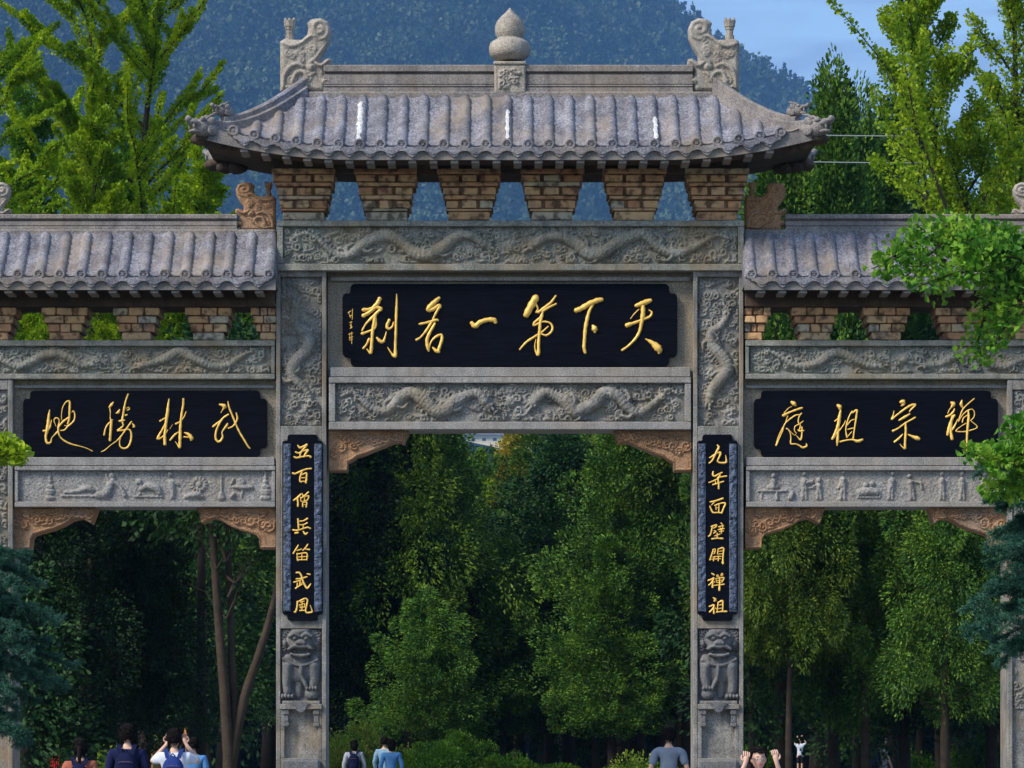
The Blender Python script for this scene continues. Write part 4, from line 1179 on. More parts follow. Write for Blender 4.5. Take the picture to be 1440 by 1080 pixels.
    # pan courses: low ridges across the valleys
    for k in range(-1, count):
        px = first+spacing*(k+.5); xe = PX(px, ye); t0 = max(ts(xe), .0)+.08
        if wing and (px < px_in0+10 or px > px_in1-10): continue
        if t0 > .85: continue
        w = spacing*.36*(ye-CY)/F; m = MB(); cnt = int((1-t0)*10)
        V = []; Fs = []
        for i in range(cnt+1):
            t = t0+(1-t0)*i/max(cnt, 1)
            for dt, dz in ((-.001, .004), (-.0005, .020)):
                for a in (-1, -.5, 0, .5, 1):
                    q = S(xe+a*w, min(t+dt, 1)); V.append((q[0], q[1]-.012*(dz > .01), q[2]+dz-.016*(1-a*a)+.012+rg.uniform(-.003, .003)))
        R5 = 5
        for i in range(2*(cnt+1)-1):
            for a in range(4): Fs.append((i*R5+a, i*R5+a+1, (i+1)*R5+a+1, (i+1)*R5+a))
        obj('pan_tile', V, Fs, M['tile'], ro)
    return ro, S, ts, (xr0, xr1, xc0, xc1, zr, yr, ze)

ro1, S1, ts1, g1 = roof(281, 1153, 203, 131, -.85, True, 29.6, 328.2, 27, 427, 1007, False)
ro2, S2, ts2, g2 = roof(-78, 387.6, 386, 324, -.60, False, 29.4, 25.6-29.4*3, 16, -78, 387.6, True)
ro3, S3, ts3, g3 = roof(1047, 1512, 386, 324, -.60, False, 29.3, 1056.5, 16, 1047, 1512, True)

def ridge(ro, px0, px1, rows, mat=None):
    """rows: (py_top, py_bottom, half thickness)"""
    for (a, b, hw) in rows:
        m = MB(); yf = YC-hw
        m.box(PX(px0, yf), PX(px1, yf), YC-hw, YC+hw, PZ(b, yf), PZ(a, yf), .012)
        m.build('ridge_course', M['ridge'], ro)
ridge(ro1, 455, 975, [(91, 101, .17), (101.3, 104, .13), (104.3, 119, .145), (119.2, 122, .16), (122.2, 137, .15)])
ridge(ro2, -60, 334, [(301, 308, .15), (308.2, 310.5, .11), (310.8, 318, .125), (318.2, 328, .15)])
ridge(ro2, 334.3, 387.8, [(324, 331, .16)])
ridge(ro3, 1104.5, 1497, [(301, 308, .15), (308.2, 310.5, .11), (310.8, 318, .125), (318.2, 328, .15)])
ridge(ro3, 1047, 1104.2, [(323, 331, .16)])
# flashing band where the tiles meet the ridge
for ro_, pa, pb, py in ((ro1, 420, 1014, 131), (ro2, -75, 387.4, 325), (ro3, 1047.3, 1510, 325)):
    m = MB(); y0 = YC-.22; m.box(PX(pa, y0), PX(pb, y0), YC-.20, YC+.20, PZ(py+7, y0), PZ(py-3, y0), .02); m.build('ridge_footing', M['ridge'], ro_)

# hip ridges of the central roof
xr0, xr1, xc0, xc1, zr, yr, ze = g1
def hip_ridge(sx, back):
    pts = []
    cxm = (xr0+xr1)/2; xr = xr1 if sx > 0 else xr0; xc = xc1 if sx > 0 else xc0
    for i in range(11):
        t = i/10; x = xr+(xc-xr)*t*.985
        p = S1(x, t); y = p[1] if not back else 2*YC-p[1]
        pts.append(Vector((x, y, p[2])))
    for (h0, h1, hw, t_end, nm) in ((-.06, .10, .11, 1.0, 'hip_ridge'), (.10, .22, .07, .80, 'hip_ridge')):
        V = []; Fs = []
        n = int(10*t_end)
        for i in range(n+1):
            p = pts[i]; d = (pts[min(i+1, 10)]-pts[max(i-1, 0)]); d.z = 0; d.normalize(); s = Vector((-d.y, d.x, 0))
            hh = h1 if h0 < 0 else h1-.05*(i/n)
            for a, b in ((-1, h0), (-1, hh-.03), (-.6, hh), (.6, hh), (1, hh-.03), (1, h0)):
                q = p+s*a*hw; V.append((q.x, q.y, q.z+b))
        for i in range(n):
            for a in range(6): Fs.append((i*6+a, i*6+(a+1) % 6, (i+1)*6+(a+1) % 6, (i+1)*6+a))
        Fs.append(tuple(range(6))); Fs.append(tuple(range(n*6, n*6+6))[::-1])
        o = obj(nm, V, Fs, M['ridge'] if sx > 0 else M['tile'], ro1)
    return pts
def noisy(m, amp, sc, seed=0):
    out = []
    for v in m.v:
        n = mnoise.noise_vector(Vector(v)*sc+Vector((seed, seed, 0)))
        out.append((v[0]+n.x*amp, v[1]+n.y*amp, v[2]+n.z*amp))
    m.v = out
def beast_head(name, c, d, s, mat, parent, seed):
    """open-jawed roof beast looking along d (horizontal vector)"""
    d = Vector((d[0], d[1], 0)).normalized(); sd = Vector((-d.y, d.x, 0)); c = Vector(c)
    rot = Matrix((( d.x, sd.x, 0), (d.y, sd.y, 0), (0, 0, 1)))
    m = MB()
    def e(a, b, z, ra, rb, rz_, tilt=0.0):
        p = c+d*a*s+sd*b*s+Vector((0, 0, z*s))
        m.ell(p, (ra*s, rb*s, rz_*s), 12, 9, rot @ Matrix.Rotation(tilt, 3, 'Y'))
    e(0, 0, .05, .62, .45, .5); e(.55, 0, .22, .5, .34, .2, -.35); e(.5, 0, -.2, .42, .28, .13, .1)
    e(.98, 0, .42, .16, .2, .17); e(-.5, 0, .0, .6, .42, .46)
    for b in (-1, 1):
        e(.25, b*.3, .42, .17, .13, .15); e(-.25, b*.4, .35, .3, .12, .22, .6); e(-.3, b*.42, -.1, .35, .1, .3)
        e(.75, b*.2, .02, .07, .06, .14)
        m.tube([c+d*(.0)*s+sd*b*.2*s+Vector((0, 0, .45*s)), c-d*.35*s+sd*b*.28*s+Vector((0, 0, .72*s)), c-d*.75*s+sd*b*.25*s+Vector((0, 0, .8*s))], [.1*s, .08*s, .03*s], 7)
    for k in range(5): e(-.45-.1*k, 0, .52-.08*k, .12, .1, .16)
    noisy(m, .05*s, 9/s*.35, seed)
    return m.build(name, mat, parent, smooth=True)
for sx in (-1, 1):
    for back in (False, True):
        pts = hip_ridge(sx, back)
        if True:
            p = pts[10]; dirv = (pts[10]-pts[8])
            mt = M['ridge']
            beast_head('corner_dragon', p+Vector((-sx*.03, 0, -.04)), (dirv.x, dirv.y), .26, mt, ro1, 3+sx)
            q = pts[8]
            beast_head('hip_beast', q+Vector((0, 0, .24)), (dirv.x, dirv.y), .17, mt, ro1, 6+sx)
            # carved consoles below the corner
            m = MB()
            for j, (dx, dz, ww) in enumerate(((0, -.17, .16), (-.16, -.22, .15), (-.34, -.25, .14))):
                b = p+Vector((sx*dx, 0, dz)); yy = p.y+ (.12+.1*j if not back else -.12-.1*j)
                m.ell((b.x, yy, b.z), (ww, .16, .085), 10, 7)
            noisy(m, .02, 8, 2)
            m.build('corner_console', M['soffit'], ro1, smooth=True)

# beam under the eaves, the shade there put into its dark colour
def eave_beam(px0, px1, py0, py1, ro):
    m = MB(); m.box(PX(px0, 0), PX(px1, 0), .0, D, PZ(py1, 0), PZ(py0, 0), .01)
    m.build('eave_beam', M['soffit'], ro)
    return m
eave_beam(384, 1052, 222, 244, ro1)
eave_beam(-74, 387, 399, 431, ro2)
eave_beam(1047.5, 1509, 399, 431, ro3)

# white lime runs on the central roof
def lime_run(px, py0, py1, w, seed):
    w *= .62
    rg = random.Random(seed)
    x = PX(px, -.3); V = []; Fs = []
    ts_ = [0.06+(i/22)*.94 for i in range(23)]
    rows = []
    for t in ts_:
        p = S1(x, t); py = 1040-(p[2]+.08-CZ)/(p[1]-CY)*F
        if py0 <= py <= py1: rows.append((t, py))
    hs = 7
    for i, (t, py) in enumerate(rows):
        p = Vector(S1(x, t)); q = Vector(S1(x, t+.01)); tn = (q-p).normalized(); up = Vector((1, 0, 0)).cross(tn); up = -up if up.z < 0 else up
        f = w/14.5*(rg.uniform(.55, 1.1) if 0 < i < len(rows)-1 else .25)
        c = rg.uniform(-.12, .12)
        for a in range(hs):
            an = math.pi/2+(a/(hs-1)-.5+c)*math.pi*f
            o_ = Vector((math.cos(an)*.0815, 0, 0))+up*(math.sin(an)*.0825-.004)
            V.append(tuple(p+o_))
    for i in range(len(rows)-1):
        for a in range(hs-1): Fs.append((i*hs+a, i*hs+a+1, (i+1)*hs+a+1, (i+1)*hs+a))
    obj('lime_run', V, Fs, M['lime'], ro1)
def row_px(n): return 328.2+29.6*n
lime_run(row_px(6)+.6, 138, 204, 9, 1); lime_run(row_px(13)+.6, 150, 196, 5.5, 2); lime_run(row_px(20)+.6, 162, 196, 7, 3)

# ---- finial on the ridge
m = MB(); yf = YC-.20
m.box(PX(695, yf), PX(739.5, yf), YC-.20, YC+.20, PZ(131, yf), PZ(91, yf), .02)
m.box(PX(694, yf), PX(740.5, yf), YC-.215, YC+.215, PZ(91, yf), PZ(86, yf), .015)
fin = m.build('finial', M['finial'], gate)
hf = HF(33, 30); rg = np.random.default_rng(3); hf.clouds(rg, 1.6, 3, 6, 1.3); hf.swirl(16, 15, 9, 2.4, 1, 0, 8); hf.fade()
relief('carved_face', hf, 700.5, 126, yf-.001, M['finial'], fin, rg)
prof = [(86, 10), (86, 17), (83, 22), (79, 27), (72, 29.3), (65, 29), (60, 26.5), (56.5, 21), (54.5, 17.5), (52.5, 18), (47, 20.5), (41, 21.2), (34, 20), (28, 16.5), (22, 11), (17.5, 6), (14, 3), (11, .4)]
prof = smooth_path([(a, b) for a, b in prof], 3)
V = []; Fs = []; ns = 32
for py, r_ in prof:
    for a in range(ns):
        an = 2*math.pi*a/ns; rr = max(r_, .3)*.01
        V.append((PX(717, YC)+rr*math.cos(an), YC+rr*math.sin(an), PZ(py, YC)))
for i in range(len(prof)-1):
    for a in range(ns): Fs.append((i*ns+a, i*ns+(a+1) % ns, (i+1)*ns+(a+1) % ns, (i+1)*ns+a))
obj('gourd', V, Fs, M['finial'], fin, smooth=True)

# ---- ridge-end dragons
CHI = [(0, 0), (0, 71), (6, 74.5), (13, 74), (30, 73), (38, 80), (40, 89), (38, 97), (45, 102.5), (57, 104), (67.5, 99), (72, 88.5), (70.5, 74.7), (64, 60.8), (58, 51), (57.3, 42), (66, 47), (72, 46), (73, 39), (64, 29.5), (63.5, 22.6), (72, 20), (72, 11), (64, 8.7), (64, 0)]
def chi_fn(hf):
    rg = np.random.default_rng(9)
    hf.swirl(56, 88, 16, 3.0, -1, 2.2, 10)
    hf.tube([(68, 70, 2), (60, 58, 2.5), (50, 46, 3), (40, 38, 3)], h=1.2)
    hf.tube([(2, 68, 2), (14, 64, 3), (26, 66, 3), (36, 74, 3), (46, 78, 2.6), (54, 76, 2)], h=1.1)
    for k in range(16):
        hf.swirl(rg.uniform(5, 48), rg.uniform(6, 66), rg.uniform(4, 7.5), 2.4, rg.choice([-1, 1]), rg.uniform(0, 6), 9)
    hf.tube([(4, 6, 2), (6, 20, 3), (12, 32, 3.4), (24, 38, 3), (34, 34, 2.5)], h=1.3)
    hf.tube([(10, 6, 2), (22, 4, 2), (32, 10, 2.4), (38, 20, 2), (50, 26, 2)], h=1.4)
    hf.tube([(18, 14, 3), (24, 26, 3.5), (34, 26, 3), (40, 16, 2.5)], h=1.2)
    hf.ell(44, 34, 7, 6, 4.5); hf.ell(45, 35, 2.6, 2.6, 6)
    hf.tube([(50, 40, 2.4), (58, 36, 3), (66, 42, 2.4), (70, 44, 2)], h=1.6)
    hf.swirl(65, 14, 6, 3, 1, 0, 7)
    for k in range(6): hf.tube([(46+k*2, 58+k*4, 1), (40+k*2.5, 62+k*4, 1.2)], h=1.4)
def ridge_dragon(px_out, px_in, py_bot, py_top, mat, seed, label=None):
    """px_out: the straight edge away from the ridge, px_in: snout side"""
    sx = (px_in-px_out)/73.0; sy = (py_bot-py_top)/104.0
    th = 13.0*sy
    def place(x, y, z):
        return (PX(px_out+x*sx, YC), YC+z*.01, PZ(py_bot-y*sy, YC))
    o = carved_solid('ridge_dragon', CHI, chi_fn, th, place, mat, gate, np.random.default_rng(seed), step=1.25)
    bm = bmesh.new(); bm.from_mesh(o.data); bmesh.ops.recalc_face_normals(bm, faces=bm.faces); bm.to_mesh(o.data); bm.free()
    m = MB(); x = PX(px_out+13*sx, YC); z0 = PZ(py_bot-73*sy, YC); k = sy
    for a, b, r_ in ((0, .08, .06), (.06, .1, .045), (.1, .17, .05), (.16, .21, .062), (.2, .255, .075), (.25, .29, .082)):
        m.tube([(x, YC, z0+a*k), (x, YC, z0+b*k)], [r_*k, r_*k*1.08], 8)
    for dx in (-.05, 0, .05): m.tube([(x+dx*k, YC, z0+.28*k), (x+dx*1.3*k, YC, z0+.33*k)], [.03*k, .015*k], 6)
    m.build('sword_hilt', mat, o)
    if label: o['label'] = label
    return o
ridge_dragon(394.5, 467, 130.5, 27, M['finial'], 1)
ridge_dragon(1039, 966, 130.5, 27, M['finial'], 2)
M['warm2'] = M['warm']
ridge_dragon(388.0, 331, 324.5, 257, M['warm'], 3, 'orange brown carved ridge dragon sheltered beside the central roof')
ridge_dragon(1047.2, 1106, 324.5, 257, M['warm'], 4)
ridge_dragon(-40, 16.5, 324.5, 257, M['finial'], 5)
ridge_dragon(1480, 1423, 324.5, 257, M['finial'], 6)
# ------------------------------------------------------------------ ground
def sheet(name, x0, x1, y0, y1, z, mat, kind='structure'):
    o = obj(name, [(x0, y0, z), (x1, y0, z), (x1, y1, z), (x0, y1, z)], [(0, 1, 2, 3)], mat)
    tag(o, kind=kind); return o
M['ground'] = stone('forest_floor', (.022, .026, .014), (.05, .05, .028), warm=(.06, .045, .025), streak=.2, fine=6, bump=1.0)
M['paving'] = stone('paving_stone', (.16, .155, .145), (.26, .25, .235), streak=.1, fine=12, bump=.3)
M['grass'] = simple('grass', (.035, .085, .018), rough=.9, var=.5, vscale=3, bump=.6)

# terrain: flat to about 300 m, then the mountain
KM = 5.4
def ridge_h(x):
    """height of the main crest at its distance, read off the skyline"""
    px = 720+(x-CX)/(850*KM+50)*F
    P = [(-6000, 380), (-2500, 330), (-800, 300), (0, 275), (300, 250), (700, 222), (880, 201), (930, 191), (955, 188), (1000, 181), (1045, 174.5), (1090, 171), (1120, 168), (1190, 161), (1250, 152), (1340, 136), (1440, 122), (1800, 95), (2600, 70), (4000, 95), (7000, 120)]
    return (850*KM+50)/900*np.interp(px, [p[0] for p in P], [p[1] for p in P])
nx, ny = 260, 120
xs = np.concatenate([np.linspace(-1500, -240, 50, endpoint=False), np.linspace(-240, 260, 160, endpoint=False), np.linspace(260, 1500, 50)])*KM
ys = np.concatenate([np.linspace(-200, 290, 24, endpoint=False), np.linspace(290, 950, 85, endpoint=False), np.linspace(950, 2400, 15)])*KM
def terrain(X, Y):
    rh = ridge_h(X)
    X = np.asarray(X)/KM; Y = np.asarray(Y)/KM
    y0 = 290.0
    t = np.clip((Y-y0)/(850-y0), 0, 1)
    z = (rh-30)*(t**1.35)
    g = 0
    for k, (fx, fy, a, ph) in enumerate(((.021, .006, 14, 0), (.047, .011, 10, 1.3), (.095, .03, 5, 2.1), (.011, .02, 14, .4))):
        g = g+a*np.sin(X*fx+ph+1.6*np.sin(Y*fy+k))*np.cos(Y*fy*1.3+ph)
    z = z+KM*g*np.sin(np.pi*np.clip(t, 0, 1))**.8
    back = np.clip((Y-850)/1400, 0, 1)
    z = z*(1-.55*back)
    return z
XX, YY = np.meshgrid(xs, ys)
ZZ = terrain(XX, YY)-.012
V = np.stack([XX, YY, ZZ], -1).reshape(-1, 3)
j, i = np.mgrid[0:len(ys)-1, 0:len(xs)-1]; a = (j*len(xs)+i).ravel(); w = len(xs)
Fc = np.stack([a, a+1, a+w+1, a+w], -1)
M['hill'] = simple('wooded_slope', (.014, .03, .014), rough=1, spec=0, var=.5, vscale=.02)
hill = obj('hillside', V, Fc, M['hill'], smooth=True); tag(hill, kind='structure')
# farther, lower range to the right
KF = 1.8
xs2 = np.linspace(-6500, 9000, 140)*KF; ys2 = np.linspace(4200, 8400, 30)*KF
XX, YY = np.meshgrid(xs2, ys2)
pxf = 720+(XX-CX)/(5450*KF+50)*F
rh2 = np.interp(pxf, [-5000, 0, 900, 1180, 1215, 1240, 1290, 1350, 1440, 2200, 5000, 9000], [300, 330, 330, 372, 386, 380, 355, 340, 320, 260, 330, 300])
t = np.clip(1-np.abs(YY/KF-5450)/1800, 0, 1)
ZZ = KF*(2.5*(rh2*t**.8)+30*np.sin(XX/KF*.0052+YY/KF*.0016)*t+14*np.sin(XX/KF*.0124)*t)
V = np.stack([XX, YY, ZZ-3], -1).reshape(-1, 3)
j, i = np.mgrid[0:len(ys2)-1, 0:len(xs2)-1]; a = (j*len(xs2)+i).ravel(); w = len(xs2)
far = obj('far_hills', V, np.stack([a, a+1, a+w+1, a+w], -1), M['hill'], smooth=True); tag(far, kind='structure')
# the ground sheet to the horizon, a few centimetres under the paving and lawn
sheet('ground', -28000, 28000, -1200, 28000, -.03, M['ground'])
sheet('pavement', -9, 9, -70, 130, .0, M['paving'])
for a_, b_ in ((-9.3, -9.0), (9.0, 9.3)):
    m = MB(); m.box(a_, b_, -70, 130, -.03, .12, .02); o = m.build('kerb', M['paving']); tag(o, kind='structure')

def rand_dirs(rg, n):
    v = rg.standard_normal((n, 3)); return v/np.linalg.norm(v, axis=1, keepdims=True)
def kites(pos, axis, nrm, L, Wd, bend=.15):
    """leaf-sized kites: pos (N,3) stem, axis direction, normal; -> V, F"""
    side = np.cross(axis, nrm); side /= np.maximum(np.linalg.norm(side, axis=1, keepdims=True), 1e-6)
    up = np.cross(side, axis)
    L = L[:, None]; Wd = Wd[:, None]
    a = pos; b = pos+axis*L*.55+side*Wd*.5+up*L*bend; c = pos+axis*L; d = pos+axis*L*.55-side*Wd*.5+up*L*bend
    V = np.stack([a, b, c, d], 1).reshape(-1, 3)
    F_ = np.arange(len(pos)*4).reshape(-1, 4)
    return V, F_

# forest on the mountain: thousands of little conifers as one mass
def cone_forest(name, pts, hs, rs, mat, seed, nk=12):
    """each tree is a ragged spire of leafy flakes"""
    rg = np.random.default_rng(seed); n = len(pts)
    u = rg.uniform(0, 1, (n, nk))**.8; az = rg.uniform(0, 2*np.pi, (n, nk))
    prof_ = (1-u)**.8*.9+.06
    rr = rs[:, None]*prof_*rg.uniform(.35, .95, (n, nk))
    P = np.stack([pts[:, 0:1]+rr*np.cos(az), pts[:, 1:2]+rr*np.sin(az), pts[:, 2:3]+hs[:, None]*(u*.93)], -1).reshape(-1, 3)
    A = np.stack([np.cos(az)*.6, np.sin(az)*.6, rg.uniform(.1, 1.1, (n, nk))], -1).reshape(-1, 3); A += .35*rg.standard_normal(A.shape); A /= np.linalg.norm(A, axis=1, keepdims=True)
    Nn = np.stack([np.cos(az), np.sin(az), np.full((n, nk), .5)], -1).reshape(-1, 3)+.6*rg.standard_normal(A.shape)
    L = (hs[:, None]*(.40-.22*u)*rg.uniform(.7, 1.2, (n, nk))).ravel()
    V, Fc = kites(P-A*L[:, None]*.3, A, Nn, L, L*.75)
    o = obj(name, V, Fc, mat); tag(o, kind='stuff'); return o
M['far_trees'] = leaf_mat('mountain_conifers', (.004, .014, .008), (.018, .045, .020), (.11, .16, .06), scale=.016, trans=0, orand=0)
rg = np.random.default_rng(4)
N = 42000
Yt = (300+rg.power(1.2, N)*580)*KM
Xt = (rg.uniform(-150, 1640, N)-720)/F*(Yt+50)
Zt = terrain(Xt, Yt)
_px = 720+(Xt-CX)/(Yt+50)*F; ok = ~((_px > 630) & (_px < 758) & (Yt < 500*KM)); Xt, Yt, Zt = Xt[ok], Yt[ok], Zt[ok]; N = len(Xt)
H = rg.uniform(11.0, 22, N)*(1+.45*rg.power(3, N)); Rr = H*rg.uniform(.26, .46, N)
cr = Yt > 807*KM
H[cr] *= 1.55
cone_forest('mountain_forest', np.stack([Xt, Yt, Zt-1.5], -1), H, Rr, M['far_trees'], 8)
N = 1500
Xt = rg.uniform(500, 4200, N)*KF; Yt = rg.uniform(4300, 5450, N); pf = 720+(Xt)/(5450*KF+50)*F
tt = np.clip(1-np.abs(Yt-5450)/1800, 0, 1); Yt = Yt*KF; Zt = KF*2.5*np.interp(pf, [-5000, 0, 900, 1180, 1215, 1240, 1290, 1350, 1440, 2200, 5000, 9000], [300, 330, 330, 372, 386, 380, 355, 340, 320, 260, 330, 300])*tt**.8
H = rg.uniform(20, 40, N)
o = cone_forest('far_forest', np.stack([Xt, Yt, Zt], -1), H, H*.35, M['far_trees'], 9)

# pale hall far off on the foot of the mountain, framed by the central opening
M['plaster'] = simple('pale_plaster', (.85, .72, .50), rough=.9, var=.08, vscale=.4)
M['bluetin'] = simple('pale_blue_roof', (.50, .60, .72), rough=.7, var=.1, vscale=.3)
M['darkglass'] = simple('dark_window', (.03, .04, .05), rough=.2, spec=.5)
def Zf(py, y): return CZ+(1040-py)/F*(y-CY)
def Xf(px, y): return CX+(px-720)/F*(y-CY)
hy = next(float(y) for y in np.arange(292*KM, 640*KM, 6) if terrain(np.array(Xf(693, y)), np.array(float(y))) > Zf(627, y))-6
hall = empty('hillside_hall', (Xf(693, hy), hy, terrain(np.array(Xf(693, hy)), np.array(hy))))
tag(hall, 'pale cream hall with a light blue roof far off below the mountain', 'building')
def hl(mb, nm, mt, par=hall):
    o = mb.build(nm, mt, par)
    o.location = -Vector(hall.location) if par is hall else (0, 0, 0)
    return o
z0 = float(terrain(np.array(Xf(693, hy)), np.array(hy)))-20
m = MB(); m.box(Xf(640, hy), Xf(748, hy), hy, hy+36, z0, Zf(611, hy)); wl_ = hl(m, 'wall', M['plaster'])
m = MB(); x0_, x1_ = Xf(636, hy), Xf(752, hy); zt_ = Zf(611, hy)+.01; m.add([(x0_, hy-3, zt_), (x1_, hy-3, zt_), (x1_, hy+39, zt_), (x0_, hy+39, zt_), (x0_+4, hy+18, zt_+6.0), (x1_-4, hy+18, zt_+6.0)], [(0, 1, 5, 4), (2, 3, 4, 5), (0, 4, 3), (1, 2, 5), (0, 3, 2, 1)]); hl(m, 'roof', M['bluetin'])
for k in range(7):
    x = Xf(648+k*15, hy); m = MB(); m.box(x, x+2.8, hy-.15, hy+.3, Zf(620, hy), Zf(616, hy)); hl(m, 'window', M['darkglass'])

# ------------------------------------------------------------------ foliage generators
def fans(pos, axis, nrm, L):
    """ginkgo leaf: narrow stem end, broad far edge"""
    side = np.cross(axis, nrm); side /= np.maximum(np.linalg.norm(side, axis=1, keepdims=True), 1e-6)
    L = L[:, None]
    a = pos; b = pos+axis*L*.75+side*L*.62; c = pos+axis*L+nrm*L*.12; d = pos+axis*L*.75-side*L*.62
    return np.stack([a, b, c, d], 1).reshape(-1, 3), np.arange(len(pos)*4).reshape(-1, 4)

def crown_conifer(rg, H, Rm, zb, nclump=170, per=120, top=.12, L=.13, W=.07, droop=.0, shape=1.0, csize=.42, ragged=.35, lump=1.0):
    """upright crown made of leafy clumps; local origin at the trunk foot"""
    ps = []; 
    t = rg.power(1.25, nclump)                     # 0 top .. 1 bottom
    t = 1-(1-t)
    z = zb+(H-zb)*(1-t)
    rad = Rm*(top+(1-top)*np.sin(np.clip(t, 0, 1)**shape*np.pi*.62)/np.sin(np.pi*.62 if shape >= 1 else np.pi*.5))
    rad = Rm*np.clip(top+(1-top)*(t**(.75*shape)), 0, 1)*(1-.35*np.clip((t-.8)/.2, 0, 1))
    az = rg.uniform(0, 2*np.pi, nclump); q = np.sqrt(rg.uniform(.25, 1, nclump))*(1+ragged*rg.standard_normal(nclump)*.35)
    cx, cy = rad*q*np.cos(az), rad*q*np.sin(az)
    P = []; A = []; Nn = []
    for k in range(nclump):
        s = csize*rg.uniform(.6, 1.35)*(0.55+.45*min(1, rad[k]/Rm+.2))
        n = int(per*rg.uniform(.6, 1.4))
        d = rand_dirs(rg, n)
        r_ = (.55+.5*rg.uniform(0, 1, n)**.6)[:, None]
        off = d*r_*np.array([s, s, s*1.25*lump])
        P.append(np.array([cx[k], cy[k], z[k]])+off)
        out = d+np.array([math.cos(az[k]), math.sin(az[k]), 0])*.7
        out[:, 2] += (.5 if droop == 0 else -droop)
        out += rg.standard_normal(out.shape)*.35
        A.append(out/np.linalg.norm(out, axis=1, keepdims=True)); Nn.append(rand_dirs(rg, n))
    P = np.concatenate(P); A = np.concatenate(A); Nn = np.concatenate(Nn)
    n = len(P)
    P = P-A*L*.4
    return kites(P, A, Nn, L*rg.uniform(.6, 1.4, n), W*rg.uniform(.6, 1.4, n))

def trunk_mesh(rg, H, r0, lean=0.0, limbs=10, zlimb=2.0, Rl=1.5, sides=9, wob=.12):
    m = MB(); pts = []; rad = []
    a = rg.uniform(0, 6.28)
    for i in range(9):
        t = i/8
        pts.append((lean*t*H*math.cos(a)+wob*math.sin(t*5+a)*t, lean*t*H*math.sin(a)+wob*math.cos(t*4)*t, -.1+H*t))
        rad.append(r0*(1-.82*t)*(1.25 if i == 0 else 1))
    m.tube(pts, rad, sides)
    for k in range(limbs):
        t = rg.uniform(zlimb/H, .95); i = min(int(t*8), 7); f = t*8-i
        b = np.array(pts[i])*(1-f)+np.array(pts[i+1])*f; az = rg.uniform(0, 6.28); Lb = Rl*(1-t*.75)*rg.uniform(.6, 1.1)
        c = b+np.array([math.cos(az)*Lb*.5, math.sin(az)*Lb*.5, Lb*.25]); e = b+np.array([math.cos(az)*Lb, math.sin(az)*Lb, Lb*.65])
        rr = r0*(1-.82*t)*.4
        m.tube([tuple(b), tuple(c), tuple(e)], [rr, rr*.6, rr*.2], 6)
    return m

class Kind: pass
KINDS_ = {}
def make_kind(key, n_var, fn_crown, fn_trunk, mat, bark):
    ks = []
    for v in range(n_var):
        rgk = np.random.default_rng(sum(ord(c) for c in key)*17+v)
        V, Fc = fn_crown(rgk)
        k = Kind(); k.crown = mk_mesh('crown', V, Fc, mat); m = fn_trunk(rgk)
        k.trunk = bpy.data.meshes.new('trunk'); k.trunk.from_pydata(m.v, [], m.f); k.trunk.materials.append(bark); 
        k.trunk.polygons.foreach_set('use_smooth', np.ones(len(k.trunk.polygons), dtype=bool))
        ks.append(k)
    KINDS_[key] = ks
def tree(key, var, name, x, y, s, rz, label, group, cat='tree', z=0.0, mat=None, sz=None):
    k = KINDS_[key][var % len(KINDS_[key])]
    r = empty(name, (x, y, z), rz); r.scale = (s, s, sz or s)
    tag(r, label, cat, group)
    c = bpy.data.objects.new('crown', k.crown); link(c, r)
    t = bpy.data.objects.new('trunk', k.trunk); link(t, r)
    if mat is not None:
        c.data = k.crown.copy(); c.data.materials.clear(); c.data.materials.append(mat)
    return r

make_kind('pointed', 2, lambda g: crown_conifer(g, 10.5, 1.5, 1.5, 340, 150, top=.08, droop=0, L=.1, W=.06, csize=.44, ragged=.15), lambda g: trunk_mesh(g, 9.8, .14, limbs=10, zlimb=1.6, Rl=.8), M['lf_cypress'], M['bark'])
# cypress / arborvitae of the wood behind the gate (unit: metres at scale 1)
make_kind('cypress', 4, lambda g: crown_conifer(g, 10.5, 2.1, 3.0, 165, 320, droop=0, L=.095, W=.055, csize=.44, ragged=1.0), lambda g: trunk_mesh(g, 9.5, .17, limbs=14, zlimb=2.2), M['lf_cypress'], M['bark'])
make_kind('arbor', 3, lambda g: crown_conifer(g, 10.5, 2.4, 3.2, 165, 320, droop=.6, L=.12, W=.045, csize=.44, lump=1.3, ragged=1.0), lambda g: trunk_mesh(g, 9.5, .16, limbs=14, zlimb=2.4), M['lf_arbor'], M['bark_tan'])
make_kind('arborhigh', 2, lambda g: crown_conifer(g, 10.5, 2.3, 4.6, 110, 400, droop=.7, L=.12, W=.045, csize=.46, lump=1.5, ragged=.9, top=.3), lambda g: trunk_mesh(g, 9.5, .13, limbs=14, zlimb=4.0), M['lf_arbor'], M['bark_tan'])
make_kind('dark', 3, lambda g: crown_conifer(g, 11, 2.6, 2.4, 165, 320, droop=.2, L=.11, W=.06, csize=.54, ragged=.9), lambda g: trunk_mesh(g, 10, .2, limbs=14, zlimb=2.6), M['lf_dark'], M['bark'])
make_kind('slim', 2, lambda g: crown_conifer(g, 10, 1.15, 1.5, 190, 170, top=.1, droop=0, L=.09, W=.055, csize=.36, ragged=.2), lambda g: trunk_mesh(g, 9.3, .13, limbs=10, zlimb=1.6, Rl=.8), M['lf_cypress'], M['bark'])

WOOD = 'evergreens of the wood behind the gate'
def T(key, var, px, y, toppx, label, name='cypress_tree', Hk=10.5, group=WOOD, mat=None, rz=None, cat='tree', sxy=1.0):
    """px: photo column of the trunk, y: depth, toppx: photo row of the tip"""
    x = PX(px, y); s = (PZ(toppx, y))/Hk
    r = tree(key, var, name, x, y, s*sxy, rz if rz is not None else (px*.37) % 6.28, label, group, cat, mat=mat, sz=s)
    return r
